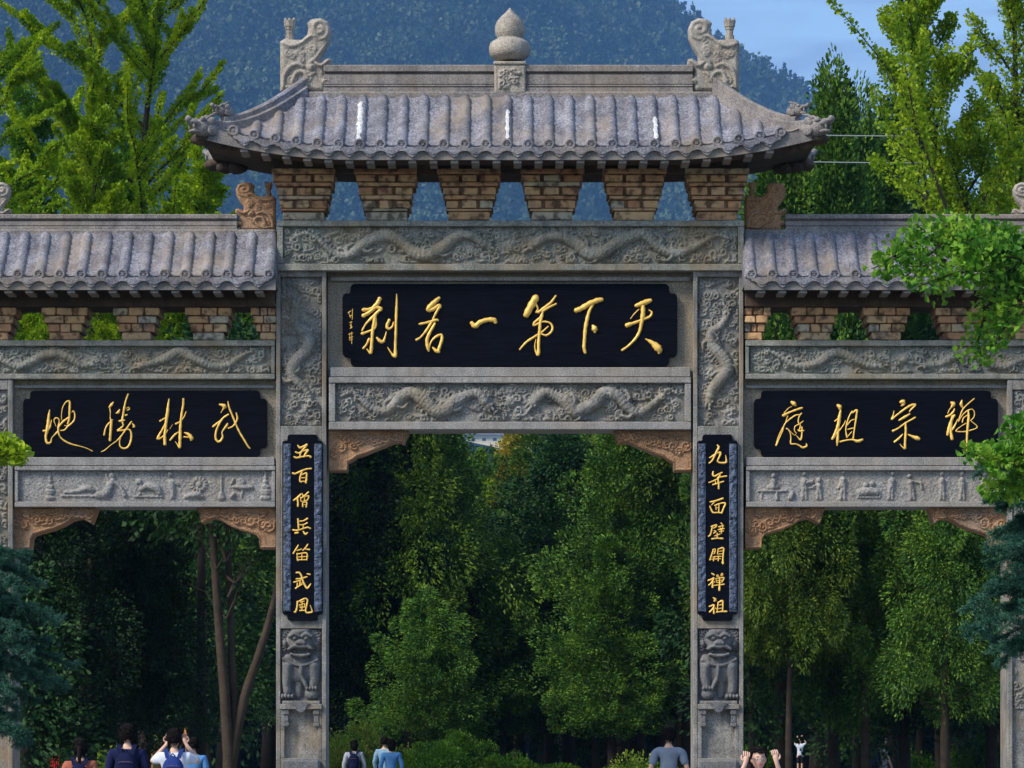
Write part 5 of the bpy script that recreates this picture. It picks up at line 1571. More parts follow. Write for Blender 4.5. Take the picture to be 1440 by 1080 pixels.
# centre, front row
T('arbor', 0, 575, 48, 520, 'olive cypress with drooping sprays behind the left of the central opening', sxy=1.0)
T('dark', 0, 500, 48, 560, 'very dark broad evergreen close behind the left central pillar', mat=M['lf_shaded'])
T('dark', 1, 890, 62, 640, 'dark evergreen under the right hand cypresses of the central opening', sxy=1.2, mat=M['lf_shaded'])
T('dark', 2, 590, 62, 640, 'dark evergreen under the left hand cypresses of the central opening', sxy=1.2, mat=M['lf_shaded'])
T('dark', 0, 700, 66, 770, 'dark evergreen under the middle of the wood', sxy=1.2, mat=M['lf_shaded'])
T('dark', 1, 960, 60, 600, 'dark evergreen under the canopy beside the right central pillar', sxy=1.1, mat=M['lf_shaded'])
T('arbor', 1, 705, 50, 760, 'olive cypress standing mid-way in the central opening', sxy=1.25)
T('dark', 1, 800, 52, 640, 'blackish green evergreen right of the middle of the central opening', sxy=1.15)
T('cypress', 2, 875, 46, 560, 'tall cypress behind the right half of the central opening')
T('arbor', 1, 965, 46, 540, 'olive cypress with hanging tips close to the right central pillar', sxy=.9)
T('dark', 2, 640, 50, 800, 'low dark evergreen bush tree left of centre in the opening', sxy=1.3)
T('cypress', 0, 860, 44, 760, 'low green cypress left of the man in grey', sxy=1.3)
T('arbor', 2, 600, 43, 840, 'low olive evergreen left of the thick trunk', sxy=1.5, mat=M['lf_cypress'])
T('cypress', 3, 512, 50, 570, 'green cypress beside the left central pillar in the central opening', sxy=1.1)
T('cypress', 0, 650, 58, 760, 'rounded green cypress below the pale hall', sxy=1.35)
T('cypress', 2, 772, 54, 690, 'green cypress below the golden tips', sxy=1.25)
T('cypress', 1, 925, 54, 570, 'green cypress above the man in grey', sxy=1.1, mat=M['lf_arbor'])
# second row
T('cypress', 0, 610, 75, 560, 'tall dark cypress whose top shows left of the pale gap')
T('cypress', 3, 790, 78, 548, 'tall mid green cypress whose top shows right of the pale gap', sxy=1.1)
T('dark', 0, 520, 78, 540, 'dense dark evergreen far behind the left central pillar')
T('dark', 1, 900, 80, 540, 'dense dark evergreen deep behind the right of the central opening')
T('arbor', 2, 850, 66, 590, 'broad olive cypress in the second row right of centre', sxy=1.2)
T('cypress', 1, 765, 100, 670, 'lighter cypress rising below the golden tips', sxy=1.15)
T('cypress', 2, 640, 92, 700, 'mid green cypress just below the pale hall', sxy=1.1)
T('dark', 2, 460, 60, 640, 'dark evergreen hidden mostly by the left central pillar')
T('arbor', 0, 690, 70, 760, 'short olive cypress low in the middle of the wood', sxy=1.4)
# tips with sunlit gold in the leaf colour, and a light spire farther away
T('slim', 0, 724, 96, 598, 'slender cypress with golden sunlit top in the central gap', mat=M['lf_gold'], Hk=10, sxy=1.1)
T('slim', 1, 675, 96, 640, 'small slender yellow green cypress left of the golden one', mat=M['lf_larch'], Hk=10, sxy=.95)
T('slim', 0, 655, 105, 640, 'slender light green cypress leftmost in the pale gap', mat=M['lf_arbor'], Hk=10, sxy=.9)
T('slim', 1, 698, 120, 645, 'green spire between the two yellow cypresses', Hk=10)
for k, px in enumerate((470, 545, 620, 700, 780, 860, 940, 1000)):
    T('dark', k, px, 130+7*(k % 3), 690 + (k % 3)*16 if 600 < px < 800 else 600, 'far evergreen in the last row of the wood, ' + ('behind the left central pillar', 'left of the walkers in blue', 'above the rounded bright shrub', 'above the thick trunk', 'just right of the blue post', 'behind the pair of slim trunks', 'above the man in grey', 'behind the right central pillar')[k], sxy=1.25)
make_kind('thicket', 3, lambda g: crown_conifer(g, 10.5, 3.0, .3, 260, 100, top=.3, droop=.2, L=.2, W=.12, csize=.75), lambda g: trunk_mesh(g, 9, .2, limbs=10, zlimb=1.0), M['lf_shaded'], M['bark'])
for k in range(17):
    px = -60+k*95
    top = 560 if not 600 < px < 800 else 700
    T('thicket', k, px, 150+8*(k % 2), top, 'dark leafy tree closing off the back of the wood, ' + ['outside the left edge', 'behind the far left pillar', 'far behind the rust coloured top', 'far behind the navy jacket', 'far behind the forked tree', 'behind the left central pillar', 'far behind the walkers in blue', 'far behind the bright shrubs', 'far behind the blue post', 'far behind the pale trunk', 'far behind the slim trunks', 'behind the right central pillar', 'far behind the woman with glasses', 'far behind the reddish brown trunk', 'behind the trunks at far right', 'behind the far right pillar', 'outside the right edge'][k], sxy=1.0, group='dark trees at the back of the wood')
# left bay
LD = M['lf_shaded']
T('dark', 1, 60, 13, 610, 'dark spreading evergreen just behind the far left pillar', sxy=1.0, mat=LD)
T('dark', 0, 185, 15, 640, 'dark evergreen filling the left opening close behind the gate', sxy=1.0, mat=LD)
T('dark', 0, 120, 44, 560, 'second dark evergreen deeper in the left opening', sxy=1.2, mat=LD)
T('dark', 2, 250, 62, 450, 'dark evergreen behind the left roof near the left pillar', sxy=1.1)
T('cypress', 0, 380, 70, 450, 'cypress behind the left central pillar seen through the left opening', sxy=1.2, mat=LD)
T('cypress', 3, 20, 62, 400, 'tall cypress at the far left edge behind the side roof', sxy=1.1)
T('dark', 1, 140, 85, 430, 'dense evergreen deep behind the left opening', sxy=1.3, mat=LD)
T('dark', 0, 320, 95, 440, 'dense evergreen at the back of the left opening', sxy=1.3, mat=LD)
# right bay
T('arborhigh', 1, 1215, 26, 600, 'olive cypress with hanging sprays in the right opening', sxy=.95)
T('arborhigh', 0, 1110, 24, 610, 'olive green cypress with drooping tips beside the right central pillar', sxy=.9)
T('arbor', 2, 1330, 24, 620, 'broad cypress low at the right of the right opening', sxy=1.0, mat=M['lf_cypress'])
T('dark', 2, 1395, 30, 560, 'blackish evergreen beside the far right pillar in the right opening', sxy=.9, mat=LD)
T('cypress', 3, 1272, 30, 590, 'dim green cypress between the two olive ones in the right opening', sxy=1.15)
T('cypress', 0, 1160, 34, 560, 'green cypress in the gap beside the reddish brown trunk', sxy=1.1)
T('cypress', 1, 1090, 50, 430, 'green cypress farther back beside the right central pillar', sxy=1.0, mat=LD)
T('dark', 0, 1400, 60, 430, 'dark evergreen behind the far right pillar', sxy=1.1)
T('dark', 1, 1150, 84, 430, 'dense evergreen deep behind the right opening', sxy=1.3, mat=LD)
T('dark', 2, 1040, 62, 480, 'dark evergreen hidden mostly by the right central pillar')
T('dark', 1, 1350, 95, 440, 'dense evergreen at the back of the right opening', sxy=1.3, mat=LD)
T('dark', 0, 1250, 70, 440, 'dense evergreen in the third row behind the right opening', sxy=1.2, mat=LD)
# tall ones showing above the right roof
G2 = 'tall cypresses above the right side roof'
T('pointed', 0, 1172, 28, 108, 'tall pointed dark cypress rising right of the central roof corner', group=G2, sxy=.62)
T('pointed', 1, 1205, 31, 132, 'second pointed dark cypress just right of the tallest one', group=G2, sxy=.5)
T('cypress', 1, 1098, 26, 226, 'round topped dark evergreen behind the right corner of the central roof', group=G2, sxy=.8)
T('slim', 0, 1235, 36, 178, 'small green spire between the pointed cypresses and the ginkgo', group=G2, Hk=10, sxy=1.0)
T('dark', 0, 1150, 34, 225, 'dark evergreen filling the space above the right side roof', group=G2, sxy=.75)
T('dark', 1, 1255, 38, 205, 'dark evergreen behind the ginkgo above the right side roof', group=G2, sxy=.7)
T('cypress', 3, 1212, 42, 200, 'dark cypress filling between the pointed tops and the ginkgo', group=G2, sxy=.8)
T('dark', 2, 1420, 40, 225, 'dark evergreen at the right edge behind the ginkgos', group=G2, sxy=.7)
T('cypress', 1, 5, 34, 262, 'dark cypress low behind the yellow green trees at far left', group='evergreens behind the yellow green trees', sxy=.8)
T('cypress', 2, 262, 44, 268, 'dark cypress low behind the yellow green trees near the left corner', group='evergreens behind the yellow green trees', sxy=.8)

# bare trunks under the canopy
def bare(px, y, r_, H, bark, label, lean=0.0, nm='tree_trunk'):
    x = PX(px, y); rgb = np.random.default_rng(int(px))
    V = MB(); n = 12
    V.tube([(lean*t*H+.04*math.sin(t*6+px), .05*math.cos(t*5), H*t-.05) for t in np.linspace(0, 1, n)], [r_*(1.25-.25*min(1, t*8)) * (1-.35*t) for t in np.linspace(0, 1, n)], 10)
    o = V.build('trunk', bark, None, smooth=True)
    root = empty(nm, (x, y, 0)); o.parent = root
    tag(root, label, 'tree', 'bare trunks under the canopy')
    V2, F2 = crown_conifer(rgb, H+1.5, 1.6, H-2.6, 60, 90, droop=.3, csize=.5); obj('crown', V2, F2, M['lf_dark'], root)
    return root
bare(569, 66, .10, 5.5, M['bark'], 'thin black trunk left of centre rising from the shrubs')
bare(690, 58, .28, 6.5, M['bark'], 'thickest dark trunk in the middle of the central opening')
bare(727, 85, .14, 5.5, M['bark'], 'dark trunk just left of the blue post')
bare(793, 64, .16, 3.6, M['bark_pale'], 'pale grey trunk right of the blue post', -.03)
bare(836, 60, .13, 6, M['bark'], 'slim dark trunk right of the pale trunk')
bare(857, 70, .12, 6, M['bark'], 'second slim dark trunk right of the pale trunk')
bare(896, 62, .15, 6, M['bark'], 'dark trunk left of the man in the grey shirt')
bare(988, 58, .15, 6, M['bark'], 'dark trunk hidden beside the right central pillar')
bare(1060, 26, .085, 4.2, M['bark_tan'], 'thin tan trunk just right of the right central pillar', -.04)
bare(1207, 31, .10, 4.0, M['bark_tan'], 'reddish brown trunk in the right opening', -.03)
bare(1293, 40, .13, 5, M['bark'], 'black trunk in the right opening left of the edge pair')
bare(1320, 42, .15, 5, M['bark'], 'broad black trunk between two others in the right opening')
bare(1352, 44, .12, 5, M['bark'], 'black trunk nearest the brown one at far right')
bare(1397, 38, .085, 4, M['bark_tan'], 'brown trunk beside the far right pillar')
bare(30, 12, .17, 3.2, M['bark_tan'], 'tan trunk beside the far left pillar', .0)
bare(290, 24, .085, 4.4, M['bark_tan'], 'thin straight trunk beside the forked tree in the left opening')
bare(66, 30, .12, 4, M['bark'], 'dark trunk left of the red cloth')
# forked bare tree in the left opening
fk = empty('forked_tree', (PX(325, 12), 12, 0)); tag(fk, 'bare forked tree with leaning right limb in the left opening', 'tree')
def pth(P, y): return [(PX(a, y)-PX(325, 12), (y-12)+dy, PZ(b, y)) for a, b, dy in P]
m = MB()
m.tube(pth([(322, 1245, 0), (322, 1150, 0), (321, 1060, 0), (316, 980, .0), (309, 900, .05), (303, 820, .1), (298, 740, .1), (290, 640, .1), (285, 540, 0)], 12), [.16, .12, .10, .09, .08, .072, .065, .05, .03], 10)
m.tube(pth([(326, 1080, 0), (329, 1000, .15), (324, 920, .2), (322, 840, .3), (318, 770, .3), (322, 700, .3), (318, 600, .3)], 12), [.09, .075, .068, .06, .052, .04, .02], 9)
m.build('trunk', M['bark_tan'], fk, smooth=True)
m = MB(); m.tube(pth([(326, 1075, 0), (334, 1020, .1), (346, 970, .1), (362, 925, .1), (376, 880, .1), (386, 840, .1), (396, 780, .1), (404, 700, .1)], 12), [.09, .088, .082, .075, .065, .055, .045, .03], 9)
m.build('limb', M['bark_tan'], fk, smooth=True)
m = MB()
rgt = random.Random(5)
for (a, b) in ((320, 840), (318, 790), (322, 745), (330, 820), (304, 800), (318, 870)):
    for q in range(3):
        dx = rgt.choice([-1, 1, 1])*rgt.uniform(20, 45); dy = -rgt.uniform(25, 90)
        m.tube(pth([(a, b, 0), (a+dx*.4, b+dy*.45, .2), (a+dx*.7, b+dy*.9, .3), (a+dx*1.3, b+dy*1.2, .3)], 12), [.016, .012, .008, .004], 5)
m.build('twigs', M['bark_tan'], fk)
V2, F2 = crown_conifer(np.random.default_rng(3), 9.0, 2.0, 5.5, 110, 110, droop=.3, csize=.5); V2 = V2+np.array([-.1, .6, 0]); obj('crown', V2, F2, M['lf_dark'], fk)

# ------------------------------------------------------------------ broadleaf trees with long ascending branches
def leafy_branches(rg, paths, per_m, spread, L, kind='fan', twig=True):
    P = []; A = []
    for pa in paths:
        B = smooth_path([(p[0], p[1], p[2], p[3]) for p in pa], 6)
        seg = np.linalg.norm(np.diff(B[:, :3], axis=0), axis=1); Lt = seg.sum()
        n = int(Lt*per_m)
        if n < 1: continue
        c = np.concatenate([[0], np.cumsum(seg)]); s_ = rg.uniform(.04, 1, n)*Lt
        Q = np.stack([np.interp(s_, c, B[:, k]) for k in range(3)], -1)
        d = np.stack([np.interp(s_, c, np.gradient(B[:, k])) for k in range(3)], -1); d /= np.maximum(np.linalg.norm(d, axis=1, keepdims=True), 1e-6)
        tt = s_/Lt
        rad = spread*(1.15-.75*tt)*np.sqrt(rg.uniform(0, 1, n))
        # short-shoot clusters
        o = rand_dirs(rg, n)
        P.append(Q+o*rad[:, None]); a_ = o*.8+d*.7; A.append(a_/np.linalg.norm(a_, axis=1, keepdims=True))
    P = np.concatenate(P); A = np.concatenate(A); n = len(P)
    Nn = rand_dirs(rg, n); Ls = L*rg.uniform(.6, 1.35, n)
    if kind == 'fan': return fans(P, A, Nn, Ls)
    return kites(P, A, Nn, Ls, Ls*.5)
def branch_mesh(paths, n=6):
    m = MB()
    for pa in paths:
        B = smooth_path([(p[0], p[1], p[2], p[3]) for p in pa], 2)
        m.tube([tuple(b[:3]) for b in B], [max(b[3], .003) for b in B], n)
    return m
def young_tree(name, label, trunk_px, y, z_hi, n_br, Lmax, ang, mat, bark, seed, leafL=.07, per_m=60, spread=.2, group=None, zmin=2.0, subs=3, stem_r=.11):
    """trunk_px: [(px, py)...] from foot to top at depth y"""
    rg = np.random.default_rng(seed)
    x0 = PX(trunk_px[0][0], y)
    root = empty(name, (x0, y, 0)); tag(root, label, 'tree', group)
    tp = [(PX(a, y)-x0, 0.0, max(PZ(b, y), 0) if i else -.05) for i, (a, b) in enumerate(trunk_px)]
    H = tp[-1][2]
    tk = [(p[0], p[1], p[2], stem_r*(1-.9*p[2]/H)+.008) for p in tp]
    zz = [p[2] for p in tp]; xx = [p[0] for p in tp]
    paths = []
    for k in range(n_br):
        z = zmin+(H-zmin)*(k+rg.uniform(0, 1))/n_br
        t = (z-zmin)/(H-zmin)
        L = Lmax*(1-t**1.3)*rg.uniform(.7, 1.1)+.35
        az = k*2.4+rg.uniform(-.4, .4); el = R(ang+rg.uniform(-8, 8)+8*t)
        b = np.array([np.interp(z, zz, xx), 0, z]); hd = np.array([math.cos(az), math.sin(az), 0])
        pts = []
        for q in range(6):
            s_ = q/5; e_ = el+R(12)*s_
            b2 = b+hd*L*s_*math.cos(el)+np.array([0, 0, L*s_*math.sin(el)+.10*L*s_*s_])+rg.standard_normal(3)*.03*L*s_
            pts.append((*b2, stem_r*.35*(1-.85*s_)*(1-.5*t)+.004))
        paths.append(pts)
        for q in range(subs):
            s_ = rg.uniform(.2, .8); i = int(s_*5); f = s_*5-i; bb = np.array(pts[i][:3])*(1-f)+np.array(pts[min(i+1, 5)][:3])*f
            a2 = az+rg.choice([-1, 1])*rg.uniform(.5, 1.0); L2 = L*(1-s_)*rg.uniform(.4, .8)+.15; el2 = el+R(rg.uniform(-15, 15))
            h2 = np.array([math.cos(a2), math.sin(a2), 0])
            paths.append([(*(bb+h2*L2*u*math.cos(el2)+np.array([0, 0, L2*u*math.sin(el2)])), .012*(1-.7*u)) for u in (0, .35, .7, 1)])
    m = MB(); B = smooth_path(tk, 3); m.tube([tuple(b[:3]) for b in B], list(B[:, 3]), 10); m.build('trunk', bark, root, smooth=True)
    branch_mesh(paths, 5).build('branches', bark, root, recalc=False)
    V, Fc = leafy_branches(rg, paths+[[t_ for t_ in tk[len(tk)//2:]]], per_m, spread, leafL)
    obj('crown', V, Fc, mat, root)
    return root
GL = 'yellow green trees above the left side roof'
young_tree('larch_tree', 'yellow green tree with tall straight dark stem left of the middle above the left roof', [(118, 1250), (120, 700), (122, 300), (124, 190), (127, 100), (129, -40), (131, -420)], 22, 0, 50, 3.5, 38, M['lf_larch'], M['bark'], 1, per_m=430, spread=.115, group=GL, leafL=.046, subs=3, zmin=7)
young_tree('larch_tree', 'yellow green tree with curving stem nearest the left corner of the central roof', [(205, 1250), (203, 700), (201, 300), (203, 200), (211, 120), (220, 60), (224, -20), (228, -420)], 20, 0, 50, 3.5, 36, M['lf_larch'], M['bark'], 2, per_m=430, spread=.115, group=GL, leafL=.046, subs=3, zmin=7)
young_tree('larch_tree', 'yellow green tree at the far left edge reaching in from outside the frame', [(-28, 1250), (-28, 600), (-25, 250), (-22, 60), (-20, -420)], 18, 0, 42, 3.1, 34, M['lf_larch'], M['bark'], 3, per_m=430, spread=.115, group=GL, leafL=.046, subs=3, zmin=7)
young_tree('larch_tree', 'short bushy yellow green tree low above the left side roof', [(128, 1250), (130, 600), (132, 330), (135, 180)], 15, 0, 30, 1.7, 46, M['lf_larch'], M['bark'], 4, per_m=380, spread=.2, group=GL, leafL=.052, zmin=7.2)
young_tree('larch_tree', 'small yellow green tree just left of the shaded ridge dragon', [(282, 1250), (284, 600), (286, 330), (288, 235)], 17, 0, 26, 1.4, 40, M['lf_larch'], M['bark'], 5, per_m=380, spread=.2, group=GL, leafL=.052, zmin=7.2)
young_tree('larch_tree', 'dense green tree low behind the left end of the left side roof', [(42, 1250), (42, 600), (42, 330), (40, 150)], 24, 0, 34, 2.0, 44, M['lf_bright'], M['bark'], 6, per_m=230, spread=.24, group=GL, leafL=.075, zmin=7.2)
young_tree('larch_tree', 'dense green tree low behind the roof between the stems', [(170, 1250), (172, 600), (175, 330), (180, 215)], 28, 0, 34, 2.0, 44, M['lf_bright'], M['bark'], 7, per_m=230, spread=.24, group=GL, leafL=.075, zmin=7.2)
GR = 'ginkgo trees above the right side roof'
young_tree('ginkgo_tree', 'large bright ginkgo with leaning stem above the right side roof', [(1436, 1250), (1434, 700), (1372, 330), (1330, 240), (1305, 170), (1290, 90), (1283, 0), (1286, -260)], 14, 0, 64, 2.5, 48, M['lf_ginkgo'], M['bark'], 11, per_m=300, spread=.21, group=GR, zmin=4.5, leafL=.055, subs=4)
young_tree('ginkgo_tree', 'ginkgo at the right edge with darker leaves reaching the top of the picture', [(1450, 1250), (1448, 700), (1436, 300), (1428, 120), (1425, -300)], 17, 0, 60, 2.1, 50, M['lf_ginkgo'], M['bark'], 12, per_m=270, spread=.21, group=GR, zmin=4.5, leafL=.055, subs=3)
# long thin shoot of the large ginkgo, reaching to the upper left
sh = empty('ginkgo_tree', (PX(1312, 12), 12, 0)); tag(sh, 'slender ginkgo with one long thin shoot leaning to the upper left', 'tree', GR)
rg = np.random.default_rng(31)
o0 = PX(1312, 12)
def wp(P, y=12): return [(PX(a, y)-o0, dy, PZ(b, y), r_) for a, b, dy, r_ in P]
pp = [wp([(1432, 1250, 0, .08), (1430, 800, 0, .07), (1400, 480, 0, .05), (1330, 290, 0, .03), (1280, 160, 0, .022), (1250, 100, 0, .016), (1215, 55, 0, .011), (1190, 25, 0, .008), (1163, -5, 0, .004)]),
      wp([(1290, 190, 0, .02), (1262, 130, .2, .012), (1238, 70, .2, .006)]), wp([(1296, 210, 0, .02), (1275, 120, -.2, .014), (1262, 40, -.2, .007), (1258, 8, -.2, .004)]),
      wp([(1300, 250, 0, .02), (1260, 190, .2, .012), (1232, 120, .3, .006)]), wp([(1304, 280, 0, .02), (1270, 250, .2, .012), (1228, 222, .3, .006)]), wp([(1304, 280, 0, .02), (1290, 150, .2, .012), (1302, 40, .3, .006)])]
branch_mesh(pp, 6).build('trunk', M['bark'], sh, recalc=False)
pl_ = [pp[0][4:]]+pp[1:]
V, Fc = leafy_branches(rg, pl_[:1], 110, .13, .06); V2, F2 = leafy_branches(rg, pl_[1:], 330, .26, .06)
obj('crown', np.concatenate([V, V2]), np.concatenate([Fc, F2+len(V)]), M['lf_ginkgo'], sh)

# young leafy tree inside the left opening (lit leaves under the beam)
def leaf_blobs(rg, blobs, y, o, L=.07, per=900):
    P = []; A = []
    for a, b, rx, rz, dy in blobs:
        n = int(per*rx*rz/400)
        d = rand_dirs(rg, n); r_ = rg.uniform(.3, 1, n)[:, None]**.6; k = (y-CY)/F
        off = d*r_*np.array([rx*k, (rx+rz)/2*k, rz*k]); P.append(off+np.array([PX(a, y)-o, dy, PZ(b, y)]))
        q = d+np.array([0, -.2, -.5]); A.append(q/np.linalg.norm(q, axis=1, keepdims=True))
    P = np.concatenate(P); A = np.concatenate(A)
    return kites(P, A, rand_dirs(rg, len(P)), L*rg.uniform(.6, 1.3, len(P)), L*.6*rg.uniform(.6, 1.3, len(P)))
lt = empty('leafy_tree', (PX(120, 16), 16, 0)); tag(lt, 'bright leafed young tree hanging into the left opening under the beam', 'tree')
o0 = PX(120, 16); rg = np.random.default_rng(77)
def wq(P, y=16): return [(PX(a, y)-o0, dy, PZ(b, y), r_) for a, b, dy, r_ in P]
pp = [wq([(120, 1245, 0, .09), (122, 950, 0, .07), (128, 760, 0, .05), (140, 650, 0, .03)]), wq([(124, 850, 0, .03), (160, 780, -.3, .02), (205, 760, -.4, .008)]), wq([(126, 820, 0, .03), (170, 730, -.3, .02), (215, 735, -.4, .008)]), wq([(123, 880, 0, .03), (150, 860, -.4, .015), (180, 840, -.4, .006)])]
branch_mesh(pp, 6).build('trunk', M['bark'], lt, recalc=False)
V, Fc = leaf_blobs(rg, [(150, 735, 40, 22, 0), (190, 745, 28, 26, -.3), (165, 770, 30, 18, -.2), (205, 775, 20, 22, -.3), (120, 760, 35, 25, 0), (175, 720, 38, 20, 0), (150, 815, 26, 20, -.3), (180, 835, 22, 26, -.2), (130, 885, 12, 10, -.4), (215, 850, 20, 26, 0), (100, 830, 30, 30, .2), (190, 890, 26, 20, .2), (225, 905, 14, 20, 0)], 16, o0, per=620)
obj('crown', V, Fc, M['lf_bright'], lt)

# ------------------------------------------------------------------ shrubs at the foot of the wood
def shrub(name, px, y, w, h, label, mat, seed, base=0.0, n=14, per=260, L=.075):
    rg = np.random.default_rng(seed)
    root = empty(name, (PX(px, y), y, 0)); tag(root, label, 'shrub', 'shrubs under the trees')
    P = []; A = []
    m = MB()
    for k in range(n):
        a = rg.uniform(0, 6.28); r_ = math.sqrt(rg.uniform(0, 1))*w/2; c = np.array([r_*math.cos(a), r_*math.sin(a)*.7, h*rg.uniform(.35, .8)*(1-.3*(r_/(w/2))**2)])
        s = rg.uniform(.3, .5)*min(w, h)*.6; q = int(per*rg.uniform(.7, 1.3)); d = rand_dirs(rg, q)
        P.append(c+d*s*rg.uniform(.5, 1.05, q)[:, None]); e = d+np.array([0, 0, .5]); A.append(e/np.linalg.norm(e, axis=1, keepdims=True))
        m.tube([(0, 0, 0), tuple(c*.6), tuple(c)], [.03, .018, .006], 5)
    P = np.concatenate(P); A = np.concatenate(A); ok = P[:, 2] > .02; P = P[ok]; A = A[ok]
    V, Fc = kites(P, A, rand_dirs(rg, len(P)), L*rg.uniform(.6, 1.4, len(P)), L*.6*rg.uniform(.6, 1.4, len(P)))
    obj('foliage', V, Fc, mat, root); m.build('stems', M['bark'], root, recalc=False)
    return root
shrub('flowering_shrub', 495, 40, 1.9, 2.15, 'yellow green shrub with reddish flowers beside the left central pillar', M['lf_shrub'], 1, n=22, per=420)
shrub('green_shrub', 547, 42, 1.5, 1.6, 'green shrub behind the walkers in blue', M['lf_shrub'], 2, n=16, per=380)
shrub('green_shrub', 612, 39, 1.7, 1.75, 'rounded bright green shrub left of the thick trunk', M['lf_bright'], 3, n=18, per=380)
shrub('green_shrub', 655, 41, 1.6, 1.9, 'taller green shrub just left of the thick trunk', M['lf_bright'], 4, n=18, per=380)
shrub('green_shrub', 716, 40, 1.2, 1.45, 'low shrub between the thick trunk and the blue post', M['lf_bright'], 5, n=14, per=320)
shrub('green_shrub', 885, 41, 1.5, 1.3, 'low yellow green shrub between slim trunks right of centre', M['lf_shrub'], 6, n=12, per=320)
shrub('green_shrub', 1375, 40, 1.4, 2.0, 'green shrub seen between trunks at the far right', M['lf_bright'], 7, n=14, per=300)
shrub('green_shrub', 1282, 40, 1.4, 1.7, 'green shrub beyond the trunks in the right opening', M['lf_bright'], 8, n=14, per=300)
shrub('green_shrub', 146, 26, 1.0, 1.75, 'small pale green shrub between the walkers in the left opening', M['lf_shrub'], 9, n=10, per=260)
shrub('green_shrub', 1050, 40, 1.4, 1.6, 'low green shrub hidden behind the right central pillar', M['lf_bright'], 10, n=12, per=260)
# clipped hedge along the lawn
rg = np.random.default_rng(5)
n = 30000; P = np.stack([rg.uniform(PX(470, 44), PX(975, 44), n), 43+rg.uniform(0, 1.6, n), rg.uniform(.05, .92, n)], -1)
P[:, 2] += .08*np.sin(P[:, 0]*2.1)+.05*np.sin(P[:, 0]*5.3)
e = rand_dirs(rg, n)+np.array([0, -.4, .5]); e /= np.linalg.norm(e, axis=1, keepdims=True)
V, Fc = kites(P, e, rand_dirs(rg, n), np.full(n, .07), np.full(n, .05))
hd_ = obj('hedge', V, Fc, M['lf_bright']); tag(hd_, 'long clipped green hedge low behind the central opening', 'hedge')
# lawn under the trees
sheet('lawn', PX(470, 95), PX(975, 95), 40, 89, .006, M['grass'])
# ------------------------------------------------------------------ foliage in front of the gate
def needle_twigs(rg, paths, per_m, Ln, rad, nn=11, side=.22):
    """short side twigs with needles all round along the branch paths"""
    V = []; 
    twig = []
    P0 = []; D0 = []
    for pa in paths:
        B = smooth_path(pa, 5); seg = np.linalg.norm(np.diff(B[:, :3], axis=0), axis=1); Lt = seg.sum(); c = np.concatenate([[0], np.cumsum(seg)])
        n = int(Lt*per_m); s_ = rg.uniform(.05, 1, n)*Lt
        Q = np.stack([np.interp(s_, c, B[:, k]) for k in range(3)], -1)
        d = np.stack([np.interp(s_, c, np.gradient(B[:, k])) for k in range(3)], -1); d /= np.maximum(np.linalg.norm(d, axis=1, keepdims=True), 1e-6)
        o = rand_dirs(rg, n); o[:, 2] *= .55
        t = d*.8+o*.9; t /= np.linalg.norm(t, axis=1, keepdims=True)
        w = (1.1-.6*s_/Lt)[:, None]
        P0.append(Q); D0.append(t*w*side)
    P0 = np.concatenate(P0); D0 = np.concatenate(D0); n = len(P0)
    u = rg.uniform(0, 1, (n, nn)); base = P0[:, None]+D0[:, None]*u[..., None]
    dn = D0/np.linalg.norm(D0, axis=1, keepdims=True)
    nd_ = rand_dirs(rg, n*nn).reshape(n, nn, 3)*.9+dn[:, None]*.9; nd_[..., 2] += .25; nd_ /= np.linalg.norm(nd_, axis=2, keepdims=True)
    sd = np.cross(nd_, rand_dirs(rg, n*nn).reshape(n, nn, 3)); sd /= np.maximum(np.linalg.norm(sd, axis=2, keepdims=True), 1e-6)
    ln = Ln*rg.uniform(.7, 1.2, (n, nn, 1)); wd = rad
    A = base-sd*wd; Bp = base+sd*wd; C = base+nd_*ln
    V = np.stack([A, Bp, C], 2).reshape(-1, 3)
    return V, np.arange(len(V)).reshape(-1, 3)

def front_spruce(name, label, trunk_px, y, branches, seed, per_m=120, group=None, ztop=900):
    rg = np.random.default_rng(seed); x0 = PX(trunk_px, y)
    root = empty(name, (x0, y, 0)); tag(root, label, 'tree', group)
    H = PZ(ztop, y)
    m = MB(); m.tube([(0, 0, -.05), (0.02, 0, H*.3), (-.02, 0, H*.65), (0, 0, H)], [.11, .09, .05, .015], 9); m.build('trunk', M['bark'], root, smooth=True)
    paths = []
    for pts in branches:
        base = []
        for (a, b, dy, r_) in pts: base.append((PX(a, y)-x0, dy, PZ(b, y), r_))
        paths.append(base)
        B = smooth_path(base, 4)
        for q in range(int(len(B)*1.2)):
            i = rg.integers(2, len(B)-1); L2 = rg.uniform(.15, .42)*(1.15-i/len(B)); a2 = rg.uniform(0, 6.28)
            d = B[min(i+1, len(B)-1), :3]-B[i-1, :3]; d /= max(np.linalg.norm(d), 1e-6)
            v = d*.9+np.array([math.cos(a2)*.8, math.sin(a2)*.9, -.15+.3*math.sin(a2*3)]); v /= np.linalg.norm(v)
            p = B[i, :3]; paths.append([(*(p), .008), (*(p+v*L2*.5+[0, 0, -.01]), .006), (*(p+v*L2+[0, 0, .02]), .003)])
    branch_mesh(paths, 5).build('branches', M['bark'], root, recalc=False)
    V, Fc = needle_twigs(rg, paths, per_m, .034, .0034, 14, .11)
    # shoots
    obj('needles', V, Fc, M['lf_spruce'], root)
    return root
